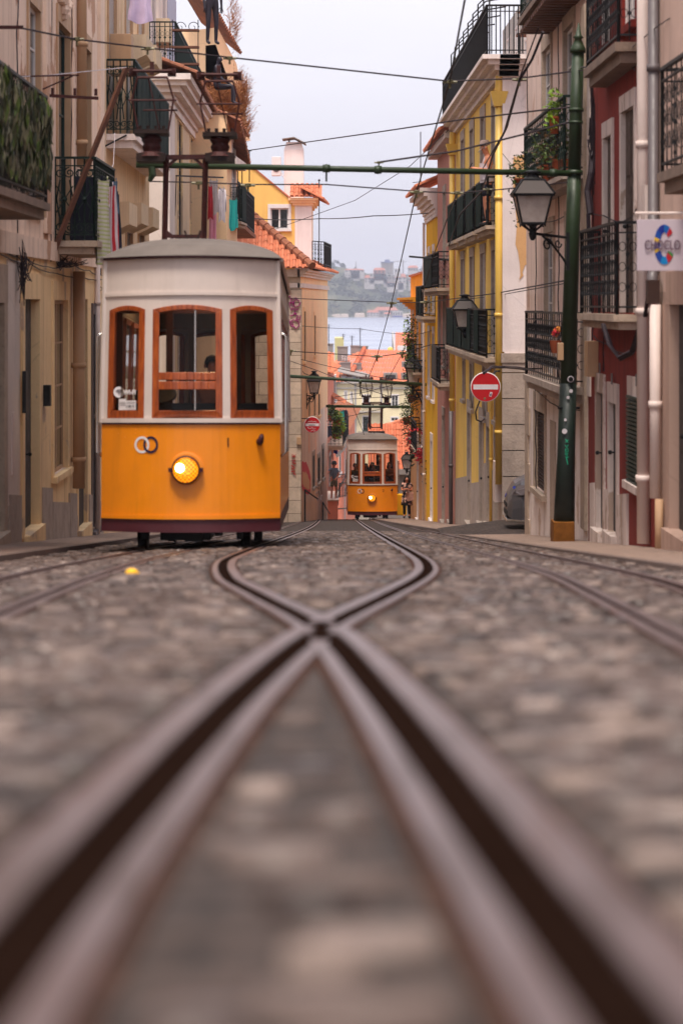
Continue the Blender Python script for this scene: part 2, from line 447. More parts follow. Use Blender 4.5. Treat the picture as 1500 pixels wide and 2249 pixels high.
def cobble(name, c1, c2, mortar, bw, rh, big=1.0, ms=.012, bs=.9):
    n = N(name)
    wob = n.noise(2.6, detail=3)
    vec = n.new('ShaderNodeVectorMath', operation='ADD')
    sc = n.new('ShaderNodeVectorMath', operation='SCALE'); sc.inputs['Scale'].default_value = .07
    tx = n.new('ShaderNodeTexNoise'); tx.inputs['Scale'].default_value = 2.2; n.link(n.P(), tx.inputs['Vector'])
    n.link(tx.outputs['Color'], sc.inputs[0]); n.link(n.P(), vec.inputs[0]); n.link(sc.outputs[0], vec.inputs[1])
    br = n.new('ShaderNodeTexBrick'); br.inputs['Scale'].default_value = 1; br.offset = .5
    br.inputs['Brick Width'].default_value = bw; br.inputs['Row Height'].default_value = rh; br.inputs['Mortar Size'].default_value = ms
    br.inputs['Mortar Smooth'].default_value = .35; br.inputs['Bias'].default_value = 0
    br.inputs['Color1'].default_value = c1; br.inputs['Color2'].default_value = c2; br.inputs['Mortar'].default_value = mortar
    n.link(vec.outputs[0], br.inputs['Vector'])
    col = n.mix(n.ramp(n.noise(.9, detail=6), [(.35, 0.0), (.7, .7)]), br.outputs['Color'], dk(c2, .9))
    col = n.mix(n.ramp(n.noise(7, detail=6, rough=.7), [(.45, 0.0), (.75, .55)]), col, dk(c2, .45))
    col = n.mix(n.ramp(n.noise(1.7, n.P((1,.5,1)), detail=5), [(.62, 0.0), (.72, .22)]), col, C(66,66,36))
    n.set(Base_Color=col, Roughness=n.ramp(n.noise(11), [(.3, .62), (.7, .9)]))
    n.b.inputs['Specular IOR Level'].default_value = .3
    h = n.mix(.25, br.outputs['Fac'], n.noise(25, detail=4))
    inv = n.new('ShaderNodeMath', operation='MULTIPLY'); inv.inputs[1].default_value = -1; n.link(br.outputs['Fac'], inv.inputs[0])
    ad = n.new('ShaderNodeMath', operation='MULTIPLY_ADD'); n.link(n.noise(18, detail=4), ad.inputs[0]); ad.inputs[1].default_value = .45; n.link(inv.outputs[0], ad.inputs[2])
    n.bump(ad.outputs[0], bs, .02)
    return n.mat
M['cobble'] = cobble('cobble', C(76,60,52), C(48,38,33), C(20,14,11), .17, .115)
M['calcada'] = cobble('calcada', C(170,146,130), C(134,112,100), C(78,62,52), .075, .07, ms=.008, bs=.5)
M['kerb'] = stone('kerb', C(100,82,74))
_n = N('steel'); _r = _n.noise(3.0, _n.P((6,.6,1)), detail=7)
_n.set(Base_Color=_n.ramp(_r, [(.3, C(70,51,44)), (.5, C(108,92,91)), (.78, C(84,52,37))]), Metallic=.45, Roughness=.40); M['steel'] = _n.mat
M['groove_shade'] = simple('groove_shade', C(26,16,12), 1, spec=0)  # near-black colour stands in for the shade down in the shallow grooves
M['rust_gap_shade'] = simple('rust_gap_shade', C(62,42,34), .95, 0, .5, 9, spec=.05)  # rust brown, darkened to paint in the shadow of the gaps beside the steel
_n = N('soil'); _n.set(Base_Color=_n.ramp(_n.noise(.6, detail=8), [(.3, C(84,74,62)), (.7, C(112,100,84))]), Roughness=.95); M['soil'] = _n.mat

# wide ground under everything, down to the river
mb = MB(); yy = ys(-12, 92, 4)+[95, 100, 110, 125, 140, 170, 230, 330, 480, 640]; xx = [-420,-160,-60,-20,-8,-4,0,4,8,20,60,160,420]
for i in range(len(yy)-1):
    for j in range(len(xx)-1):
        q = [(xx[a], yy[b], prof(yy[b])-.30) for a, b in ((j,i),(j+1,i),(j+1,i+1),(j,i+1))]
        mb.face(q)
tag(mb.build('ground', M['soil']), kind='structure')
# road with camber
mb = MB(); yy = ys(-4, 12, .4)+ys(12.5, 110, 1.0); NX = 16
for i in range(len(yy)-1):
    row = []
    for Y in (yy[i], yy[i+1]):
        a, b = kerbL(Y)-.02, kerbR(Y)+.02
        row.append([(a+(b-a)*j/NX, Y, gz(a+(b-a)*j/NX, Y)) for j in range(NX+1)])
    for j in range(NX):
        mb.face([row[0][j], row[0][j+1], row[1][j+1], row[1][j]])
tag(mb.build('road', M['cobble'], smooth=True), kind='structure')
# hand-cut setts: each stone a small rounded block of its own, standing proud of the joints
def setts():
    n = N('sett_stone'); geo = n.new('ShaderNodeNewGeometry'); rr_ = n.new('ShaderNodeMath', operation='FRACT'); r7 = n.new('ShaderNodeMath', operation='MULTIPLY'); r7.inputs[1].default_value = 7.31
    n.link(geo.outputs['Random Per Island'], r7.inputs[0]); n.link(r7.outputs[0], rr_.inputs[0])
    col = n.ramp(geo.outputs['Random Per Island'], [(0.0, C(40,28,23)), (.25, C(66,52,46)), (.5, C(94,78,71)), (.72, C(62,52,50)), (.88, C(104,88,80)), (1.0, C(136,118,108))])
    col = n.mix(n.ramp(n.noise(.8, n.P((1,.45,1)), detail=6), [(.42, 0.0), (.70, .45)]), col, C(70,48,36))
    col = n.mix(n.ramp(n.noise(30, detail=5), [(.48, 0.0), (.75, .5)]), col, C(50,40,36))
    n.set(Base_Color=col, Roughness=n.ramp(rr_.outputs[0], [(0.0, .34), (1.0, .72)])); n.bump(n.noise(45, detail=6), .5, .006)
    n.b.inputs['Specular IOR Level'].default_value = .38
    mb = MB(); rnd = random.Random(5); Y = .9; V = []; Fc = []
    while Y < 46:
        rh = rnd.uniform(.082,.108); X = kerbL(Y)+.02+rnd.uniform(0,.1); xe = kerbR(Y)-.02 if not 41.0 < Y else 2.2
        while X < xe:
            wd = rnd.uniform(.095,.16); cx, cy = X+wd/2, Y+rh/2+.012*math.sin(X*1.3)
            hit = any(abs(cx-f(cy)) < .100+wd*.34 for f in (railA, railB, railC, railD)) or any(abs(cx-f(cy)) < .07+wd*.42 for f in (slotR, slotL))
            if not hit:
                z = gz(cx, cy); hh = rnd.uniform(.006,.024); tx, ty = rnd.gauss(0,.045), rnd.gauss(0,.05); g = rnd.uniform(.006,.014); b = .018
                x0, x1, y0, y1 = X+g, X+wd-g, cy-rh/2+g+.006, cy+rh/2-g-.006
                j = lambda: rnd.uniform(-.006,.006)
                sl = -.0941+.00006*cy
                zt_ = lambda x, y: z+hh+(x-cx)*tx+(y-cy)*(ty+sl)
                o_ = len(V); q0 = [(x0+j(),y0+j()),(x1+j(),y0+j()),(x1+j(),y1+j()),(x0+j(),y1+j())]
                for x, y in q0: V.append((x, y, z-.012+(y-cy)*sl))
                for x, y in q0: V.append((x+(cx-x)*.06, y+(cy-y)*.08, zt_(x,y)-.006))
                for x, y in q0: V.append((x+(cx-x)*.26, y+(cy-y)*.30, zt_(x,y)))
                for a in (0,4):
                    for k in range(4): Fc.append((o_+a+k, o_+a+(k+1)%4, o_+a+4+(k+1)%4, o_+a+4+k))
                Fc.append((o_+8,o_+9,o_+10,o_+11))
            X += wd
        Y += rh
    me = bpy.data.meshes.new('road_setts'); me.from_pydata(V, [], Fc); me.materials.append(n.mat); me.polygons.foreach_set('use_smooth', [True]*len(Fc)); me.update()
    o = bpy.data.objects.new('road_setts', me); COL.objects.link(o); tag(o, kind='structure')
# the side street that joins from the right
mb = MB()
X0, X1 = 1.95, 24
for (a, b) in ((1.95,3.2),(3.2,5),(5,10),(10,24)):
    z0 = prof(44)+.01+.02*max(0, a-3); z1 = prof(44)+.01+.02*max(0, b-3)
    mb.face([(a, 41.5, z0+.18*(a>3)), (b, 41.5, z1+.18), (b, 46.4, z1), (a, 46.4, z0-.16*(a<3))])
tag(mb.build('side_street', M['cobble']), kind='structure')

def pavement(name, ya, yb, kf, ff, sgn, kerbname, top=-.015):
    mb = MB(); kb = MB(); Y = ys(ya, yb, 1.0)
    for i in range(len(Y)-1):
        a, b = Y[i], Y[i+1]
        za, zb = prof(a)+top, prof(b)+top
        mb.face([(kf(a)+sgn*.12, a, za), (ff(a)+sgn*.6, a, za+.02), (ff(b)+sgn*.6, b, zb+.02), (kf(b)+sgn*.12, b, zb)][::sgn])
        L = [(kf(a), a, za-.28), (kf(a)+sgn*.12, a, za-.28), (kf(b)+sgn*.12, b, zb-.28), (kf(b), b, zb-.28)]
        T = [(p[0], p[1], p[2]+.285) for p in L]
        kb.hexa(L, T)
    tag(mb.build(name, M['calcada']), kind='structure')
    tag(kb.build(kerbname, M['kerb']), kind='structure')
pavement('pavement', 3, 41.6, kerbR, facR, 1, 'kerb')
pavement('pavement', 46.3, 95, kerbR, facR, 1, 'kerb', .03)
pavement('pavement', 6, 95, kerbL, facL, -1, 'kerb', -.01)

# ------------------------------------------------------------------ rails
def spline(pts):
    def f(Y):
        if Y <= pts[0][0]: i = 0
        elif Y >= pts[-1][0]: i = len(pts)-2
        else: i = max(k for k in range(len(pts)-1) if pts[k][0] <= Y)
        (y0, x0), (y1, x1) = pts[i], pts[i+1]
        def sl(k):
            if k <= 0: k = 0; return (pts[1][1]-pts[0][1])/(pts[1][0]-pts[0][0])
            if k >= len(pts)-1: return (pts[-1][1]-pts[-2][1])/(pts[-1][0]-pts[-2][0])
            return (pts[k+1][1]-pts[k-1][1])/(pts[k+1][0]-pts[k-1][0])
        h = y1-y0; t = min(max((Y-y0)/h, -3), 3) if 0 <= (Y-y0)/h <= 1 else (Y-y0)/h
        if not 0 <= t <= 1: return x0+(x1-x0)*t
        m0, m1 = sl(i)*h, sl(i+1)*h
        return (2*t**3-3*t**2+1)*x0+(t**3-2*t**2+t)*m0+(-2*t**3+3*t**2)*x1+(t**3-t**2)*m1
    return f
railA = spline([(-3,-.27),(1,-.262),(2.33,-.256),(4.6,-.19),(7,-.063),(10,.20),(13,.45),(15.4,.585),(19,.66),(30,.67),(60,.65),(92,.60),(108,.5)])
railB = spline([(-3,.30),(1,.215),(2.33,.165),(4.6,.07),(7,-.063),(10,-.36),(13,-.65),(17.6,-.905),(21,-.95),(27,-.94),(40,-.86),(60,-.80),(92,-.9),(108,-1)])
slotR = spline([(-3,.80),(3,.86),(6.6,.99),(10.5,1.17),(14.2,1.32),(18.5,1.36),(35,1.30),(92,1.20),(108,1.1)])
slotL = spline([(-3,-.95),(4,-1.06),(8.5,-1.275),(13.6,-1.5),(20.7,-1.66),(40,-1.5),(92,-1.5),(108,-1.6)])
railC = spline([(-3,1.0),(4,1.25),(10,1.68),(15,1.93),(25,1.95),(60,1.87),(92,1.80),(108,1.7)])
railD = spline([(-3,-1.1),(4,-1.3),(8,-1.7),(12.7,-2.05),(20,-2.22),(40,-2.1),(92,-2.1),(108,-2.2)])
YR = ys(-2, 10, .08)+ys(10.2, 30, .3)[0:]+ys(31, 106, 1.0)
def strip(mb, f, a, b, dz, thick, mi, skip=None):
    for i in range(len(YR)-1):
        y0, y1 = YR[i], YR[i+1]
        xm = f((y0+y1)/2)+(a+b)/2
        if skip and skip((y0+y1)/2, xm): continue
        p = [(f(y)+o, y, gz(f(y), y)) for y, o in ((y0,a),(y0,b),(y1,b),(y1,a))]
        if thick:
            mb.hexa([(q[0], q[1], q[2]-.004) for q in p], [(q[0], q[1], q[2]+dz) for q in p], mi)
        else: mb.face([(q[0], q[1], q[2]+dz) for q in p], mi)
def rail(f, s, label, other=None, dz=.014, grp=None):
    """grooved tram rail: running head, flat flangeway with its shade painted dark, guard lip, rusty gap with painted shade each side; s=+1 puts the guard on the +X side"""
    skip = None
    if other:
        g = other[0]; so_ = other[1]
        skip = lambda Y, x: abs(x-g(Y)) < .026
    mb = MB()
    e = lambda a, b: (min(s*a, s*b), max(s*a, s*b))
    strip(mb, f, *e(-.110, .090), .0045 if s > 0 else .006, False, 2)
    strip(mb, f, *e(-.036, .036), .0075, False, 1)
    strip(mb, f, *e(-.090, -.034), dz, True, 0, skip)
    strip(mb, f, *e(.034, .070), dz-.001, True, 0, skip)
    return tag(mb.build('tram_rail', [M['steel'], M['groove_shade'], M['rust_gap_shade']]), label, 'tram rail', 'tram rails set in the cobbles')
rail(railA, 1, 'grooved steel rail curving right to the left wheels of the far yellow tram', (railB, 1))
rail(railB, -1, 'grooved steel rail curving left to the right wheels of the near yellow tram', (railA, 1), .0155)
rail(railC, -1, 'outermost steel rail beside the right kerb')
rail(railD, 1, 'outermost steel rail beside the left kerb')
def slot(f, label):
    mb = MB()
    strip(mb, f, -.075, .075, .005, False, 2)
    strip(mb, f, -.018, .018, .009, False, 1)
    strip(mb, f, -.06, -.018, .013, True, 0)
    strip(mb, f, .018, .06, .0125, True, 0)
    return tag(mb.build('cable_slot', [M['steel'], M['groove_shade'], M['rust_gap_shade']]), label, 'cable slot', 'cable slots between the rails')
slot(slotR, 'narrow dark cable slot between the rails of the right track')
slot(slotL, 'narrow dark cable slot between the rails of the left track')

setts()
# fallen lemon on the cobbles
mb = MB(); p = P(290, 1256, 14.0); z = gz(p.x, 14.0)
mb.ball((p.x, 14.0, z+.028), (.040,.03,.028), 10); mb.ball((p.x+.04, 14.0, z+.026), (.008,.007,.007), 6)
tag(mb.build('lemon', simple('lemon_skin', C(228,170,20), .5), smooth=True), 'small yellow lemon lying on the cobbles before the near tram', 'lemon')

# ------------------------------------------------------------------ river, far shore
WZ = -17.0
n = N('river_water'); n.set(Base_Color=n.ramp(n.noise(.004, n.P((1,4,1)), detail=4), [(.35, C(136,148,172)), (.7, C(160,170,190))]), Roughness=.22)
n.bump(n.noise(.25, n.P((1,.25,1)), detail=6), .35, .6)
mb = MB(); mb.face([(-1600,560,WZ),(1600,560,WZ),(1600,2760,WZ),(-1600,2760,WZ)])
tag(mb.build('water', n.mat), kind='structure')
from mathutils import noise as mn
def ridge(X):
    px = CX+X*F/2900
    pts = [(-600,560),(300,566),(640,574),(715,583),(760,588),(790,596),(830,603),(880,604),(930,600),(1000,590),(1300,578),(2300,566)]
    for (a, b), (c, d_) in zip(pts, pts[1:]):
        if a <= px <= c: yv = b+(d_-b)*(px-a)/(c-a); break
    else: yv = 566
    return -(yv-HY)/F*2900
def hillz(X, t):
    """t: 0 at the shore, 1 on the ridge"""
    px = CX+X*F/2800
    steep = min(1, max(0, (830-px)/70))
    s = t**(.55 if steep > .5 else .9)*steep+(t**1.05)*(1-steep)
    nz = mn.fractal(Vector((X*.016, t*3.2, 3)), .8, 2.1, 6)*4.5*min(1, t*5)*(1-.7*(t > .95))
    return WZ+1.2+(ridge(X)-WZ-1.2)*s+nz
n = N('hill_cover')
c1 = n.ramp(n.noise(.028, n.P((1,.5,1.6)), detail=9, rough=.7), [(.3, C(34,46,30)), (.5, C(60,68,42)), (.64, C(104,98,66)), (.8, C(124,110,82))])
n.set(Base_Color=c1, Roughness=.95); n.bump(n.noise(.12, detail=8), 1, 4)
mb = MB(); XS = [-900+i*6 for i in range(301)]; TS = [i/34 for i in range(35)]
grid = [[(X, 2655+245*t+40*math.sin(X*.011), hillz(X, t)) for X in XS] for t in TS]
grid.insert(0, [(X, 2650+40*math.sin(X*.011), WZ-2) for X in XS]); grid.append([(X, 3300, ridge(X)-6) for X in XS])
for r0, r1 in zip(grid, grid[1:]):
    for j in range(len(XS)-1): mb.face([r0[j], r0[j+1], r1[j+1], r1[j]])
tag(mb.build('hill', n.mat, smooth=True), kind='structure')
def hpt(px, t):
    X = (px-CX)/F*2800
    return Vector((X, 2655+245*t+40*math.sin(X*.011), hillz(X, t)))
# tree cover of the far slope
mb = MB()
for k in range(2600):
    px = random.uniform(560, 1000); t = random.random()**1.2
    if mn.noise(Vector((px*.03, t*6, 9))) < -.05: continue
    p = hpt(px, t); s = random.uniform(2, 5.5)
    for q in range(6):
        mb.leaf(p+Vector((random.gauss(0,s*.5), random.gauss(0,s*.4), abs(random.gauss(0,s*.5)))), s*.55, 0)
tag(mb.build('woodland', simple('wood_far', C(44,56,40), .9, 0, .4, .05)), 'dark scrub and trees covering the far bank', 'woodland', kind='stuff')
def fartree(px, py, h, label):
    Y = 2905; p = P(px, py, Y); z0 = p.z-h
    t = thing('hilltop_tree', label, 'tree', (p.x, Y, z0), 'trees on the far ridge')
    m = MB(); m.tube([(p.x, Y, z0-3), (p.x+.5, Y, z0+h*.6)], [.9,.5], 6); m.build('trunk', M['door_wood'], t)
    m = MB()
    for cidx in range(9):
        cc = Vector((p.x+random.gauss(0,h*.26), Y+random.gauss(0,h*.2), z0+h*random.uniform(.4,.92))); rr = h*random.uniform(.12,.24)
        for k in range(46):
            v = Vector((random.gauss(0,1),random.gauss(0,1),random.gauss(0,.8))).normalized()*rr*random.uniform(.5,1)
            m.leaf(cc+v, h*.06)
    m.build('crown', simple('far_leaf', C(40,54,46), .9, 0, .4, .2), t)
fartree(731, 572, 13, 'leftmost dark round tree on the far ridge'); fartree(748, 571, 15, 'tall dark round tree on the far ridge beside the red tiled wall')
fartree(924, 583, 14, 'dark tree clump on the far ridge behind the orange house'); fartree(907, 590, 10, 'small tree on the far ridge right of the crane')
fartree(722, 575, 11, 'low spreading tree at the left end of the far ridge, by the rusty gutter')
# far houses
def farhouse(px0, px1, py_top, py_bot, label, roof='w_far_red', wall='w_far_white', t=None, Y=None, nwin=3, rows=1, flat=False, deep=12, grp='houses on the far bank'):
    Y = Y or 2800
    a, b = P(px0, py_bot, Y), P(px1, py_top, Y); cx = (a.x+b.x)/2
    o = thing('far_house', label, 'house', (cx, Y, a.z), grp)
    wz = b.z if flat else a.z+(b.z-a.z)*.62
    m = MB(); m.bbox((a.x, Y, a.z-8), (b.x, Y+deep, wz)); m.build('wall', M[wall], o)
    if not flat:
        m = MB(); e = .6
        m.hexa([(a.x-e, Y-e, wz), (b.x+e, Y-e, wz), (b.x+e, Y+deep+e, wz), (a.x-e, Y+deep+e, wz)],
               [(a.x+(b.x-a.x)*.12, Y+deep*.45, b.z), (b.x-(b.x-a.x)*.12, Y+deep*.45, b.z), (b.x-(b.x-a.x)*.12, Y+deep*.55, b.z), (a.x+(b.x-a.x)*.12, Y+deep*.55, b.z)])
        m.build('roof', M[roof], o)
    for r_ in range(rows):
        for k in range(nwin):
            x = a.x+(b.x-a.x)*(k+.5)/nwin; z = a.z+(wz-a.z)*(r_+.55)/rows; hh = min(1.5, (wz-a.z)/rows*.25); ww = min(1.0, (b.x-a.x)/nwin*.22)
            m = MB(); m.bbox((x-ww, Y-.12, z-hh), (x+ww, Y+.1, z+hh)); m.build('window', M['glass_win'], o)
    return o
farhouse(757, 800, 590, 598, 'long low red roofed house along the left of the far ridge', nwin=5)
farhouse(800, 822, 604, 621, 'white cottage stepping down the far slope beside the cliff', nwin=3, rows=2)
farhouse(820, 846, 588, 602, 'gable house with pale pink roof left of the far tower', wall='w_far_red', nwin=3)
farhouse(812, 850, 600, 609, 'flat roofed white terrace on the far ridge under the pink gable', flat=True, nwin=6)
farhouse(842, 866, 607, 616, 'low grey building in the middle of the far slope', wall='w_grey_far', nwin=4, flat=True)
farhouse(866, 892, 601, 622, 'pale pink house right of the far diagonal wire', wall='w_far_white', nwin=3, rows=2)
farhouse(850, 868, 616, 628, 'small white house low on the far slope by dark trees', nwin=2)
farhouse(874, 886, 617, 627, 'little white box house on the far slope, right of the small white house', nwin=2)
farhouse(897, 922, 612, 624, 'brown roofed house on the far slope next to the orange house', nwin=3)
farhouse(866, 880, 590, 600, 'flat white block on the far ridge right of the tower', flat=True, nwin=2)
farhouse(896, 918, 583, 597, 'large pale villa on the right end of the far ridge', nwin=4)
farhouse(770, 790, 594, 602, 'white garage row under the long low red roof', flat=True, nwin=4)
farhouse(806, 832, 681, 695, 'white waterfront house with red roof, left of the big shed', nwin=4, rows=2, Y=2655)
farhouse(822, 874, 674, 694, 'large waterfront shed with a wide brownish red roof', wall='w_grey_far', nwin=5, Y=2668, deep=20)
farhouse(844, 858, 686, 696, 'small cream boathouse on the far waterfront', nwin=2, Y=2650)
b_ = farhouse(862, 884, 683, 696, 'white waterfront block with a blue painted base', flat=True, nwin=4, Y=2652)
m = MB(); a, c = P(862, 696, 2651.5), P(884, 693.6, 2651.5); m.bbox((a.x, 2651.4, a.z), (c.x, 2651.9, c.z)); m.build('painted_base', M['c_blue'], b_)
for k, (px, py, s) in enumerate(((738,695,1.4),(757,694,1.2),(790,694,1.6),(893,694,1.3),(904,694,1.5))):
    a = P(px, py, 2652); mbx = MB()
    mbx.hexa([(a.x-4*s,2650,a.z-1.5),(a.x+4*s,2650,a.z-1.5),(a.x+4*s,2656,a.z-1.5),(a.x-4*s,2656,a.z-1.5)], [(a.x-3.4*s,2651,a.z+1.5*s),(a.x+3.4*s,2651,a.z+1.5*s),(a.x+3*s,2655,a.z+2.2*s),(a.x-3*s,2655,a.z+2.2*s)])
    tag(mbx.build('quay_rock', M['stone_grey']), ['low grey rock outcrop at the far left waterline', 'second rock outcrop along the far left waterline', 'grey rubble bank left of the white waterfront house', 'grey quay stones right of the blue based block', 'grey quay stones at the far right waterline'][k], 'rock', 'rocks along the far waterline')
# apartment tower and crane
t = thing('apartment_tower', 'tall pale apartment tower with blue roof on the far ridge', 'building', P(852, 601, 2910))
m = MB(); a, b = P(837, 601, 2910), P(864, 576, 2910); m.bbox((a.x, 2910, a.z-8), (b.x, 2928, b.z)); m.build('wall', M['w_far_white'], t)
m = MB(); a, b = P(845, 577, 2908), P(856, 570, 2908); m.bbox((a.x, 2908, a.z), (b.x, 2922, b.z)); a = P(836.5, 576, 2909); b = P(864.5, 574.5, 2909); m.bbox((a.x, 2908.6, a.z), (b.x, 2929, b.z)); m.build('roof', simple('bluegrey', C(110,120,160), .8), t)
for x0 in (857, 861.5):
    m = MB(); a, b = P(x0, 600, 2909), P(x0+2.2, 578, 2909); m.bbox((a.x, 2909.2, a.z), (b.x, 2910.4, b.z)); m.build('window_strip', M['w_grey_far'], t)
for k in range(6):
    m = MB(); a, b = P(838, 579.5+k*3.6, 2909), P(845, 578+k*3.6, 2909); m.bbox((a.x, 2909.3, a.z), (b.x, 2910.4, b.z)); m.build('window', M['w_grey_far'], t)
    m = MB(); a, b = P(847, 579.5+k*3.6, 2909), P(855, 578+k*3.6, 2909); m.bbox((a.x, 2909.3, a.z), (b.x, 2910.4, b.z)); m.build('window', M['w_grey_far'], t)
m = MB(); m.tube([P(885,604,2915), P(885,570,2915)], .7, 4); m.tube([P(862,574.5,2915), P(893,574.5,2915)], .5, 4); m.tube([P(885,570,2915), P(868,574.5,2915)], .2, 3)
tag(m.build('tower_crane', M['w_grey_far']), 'thin tower crane beside the far apartment tower', 'crane')
m = MB(); m.tube([P(781.5,594,2905), P(781.5,573,2905)], [.9,.3], 4); m.tube([P(780.5,583,2905), P(782.5,583,2905)], .3, 4)
tag(m.build('radio_mast', M['w_grey_far']), 'thin radio mast standing alone on the far ridge', 'mast')
# the air between here and there
mb = MB(); mb.bbox((-1700,-40,-22.5), (1700,3350,78))
n = N('haze_air'); nt2 = n.nt; nt2.nodes.remove(n.b)
pv = nt2.nodes.new('ShaderNodeVolumePrincipled'); pv.inputs['Color'].default_value = (.80,.84,1,1); pv.inputs['Density'].default_value = HAZE; pv.inputs['Anisotropy'].default_value = .2
nt2.links.new(pv.outputs[0], nt2.nodes['Material Output'].inputs['Volume'])
if HAZE > 0: tag(mb.build('haze', n.mat), kind='stuff')
# ------------------------------------------------------------------ building kit
class Fac:
    """a vertical wall plane along the street: X = x0 + k*Y; side +1 = right of the street, -1 = left"""
    def __init__(s, x0, k, side): s.x0, s.k, s.side = x0, k, side
    def Y(s, px, off=0):
        return (s.x0-s.side*off)/((px-CX)/F-s.k)
    def pt(s, Y, z, off=0): return Vector((s.x0-s.side*off+s.k*Y, Y, z))
    def z(s, py, Y): return -(py-HY)/F*Y
    def u(s, px, off=0): return s.Y(px, off)
class Front:
    """a wall plane facing the camera: Y = y0 + k*X; u runs along X"""
    def __init__(s, y0, k=0): s.y0, s.k, s.side = y0, k, 0
    def pt(s, X, z, off=0): return Vector((X, s.y0+s.k*X-off, z))
    def u(s, px, off=0):
        t = (px-CX)/F; return t*(s.y0-off)/(1-s.k*t)
    def z(s, py, X): return -(py-HY)/F*(s.y0+s.k*X)

def rect(fac, x0, x1, y0, y1):
    """opening from a photo rectangle -> (u0,u1,z0,z1) on the wall plane"""
    a, b = fac.u(x0), fac.u(x1); m = (a+b)/2
    D = m if isinstance(fac, Fac) else fac.y0+fac.k*m
    return (min(a,b), max(a,b), -(y1-HY)/F*D, -(y0-HY)/F*D)

def quad(mb, fac, u0, u1, z0, z1, off=0, mi=0):
    mb.face([fac.pt(u0,z0,off), fac.pt(u1,z0,off), fac.pt(u1,z1,off), fac.pt(u0,z1,off)], mi)
def slab(mb, fac, u0, u1, z0, z1, o0, o1, mi=0):
    mb.hexa([fac.pt(u0,z0,o0), fac.pt(u1,z0,o0), fac.pt(u1,z0,o1), fac.pt(u0,z0,o1)],
            [fac.pt(u0,z1,o0), fac.pt(u1,z1,o0), fac.pt(u1,z1,o1), fac.pt(u0,z1,o1)], mi)

def wall(mb, fac, u0, u1, z0, z1, ops=(), depth=.22, mi=0, bands=()):
    """wall sheet with recessed openings; bands = [(z0,z1,mi)] of another render"""
    us = sorted({u0, u1, *[min(max(v,u0),u1) for o in ops for v in o[:2]]})
    zs = sorted({z0, z1, *[min(max(v,z0),z1) for o in ops for v in o[2:4]], *[min(max(v,z0),z1) for b in bands for v in b[:2]]})
    for a, b in zip(us, us[1:]):
        for c, d in zip(zs, zs[1:]):
            um, zm = (a+b)/2, (c+d)/2
            if b-a < 1e-5 or d-c < 1e-5: continue
            if any(o[0] < um < o[1] and o[2] < zm < o[3] for o in ops): continue
            m = mi
            for bd in bands:
                if bd[0] < zm < bd[1]: m = bd[2]
            quad(mb, fac, a, b, c, d, 0, m)
    for o in ops:
        a, b, c, d = o[:4]; D = -depth*(.28 if isinstance(fac, Fac) else 1)
        for p, q in (((a,c),(a,d)), ((b,c),(b,d)), ((a,d),(b,d)), ((a,c),(b,c))):
            mb.face([fac.pt(*p, 0), fac.pt(*q, 0), fac.pt(*q, D), fac.pt(*p, D)], mi)

def shell(mb, fac, u0, u1, z0, z1, depth, mi=0, near=True, sidemi=None):
    """the other sides of the block behind a wall"""
    f = fac.pt
    sm = mi if sidemi is None else sidemi
    A, B = (u0, u1)
    if near: mb.face([f(A,z0), f(A,z1), f(A,z1,-depth), f(A,z0,-depth)], sm)
    mb.face([f(B,z0), f(B,z1), f(B,z1,-depth), f(B,z0,-depth)], mi)
    mb.face([f(A,z0,-depth), f(B,z0,-depth), f(B,z1,-depth), f(A,z1,-depth)], mi)
    mb.face([f(A,z1), f(B,z1), f(B,z1,-depth), f(A,z1,-depth)], mi)

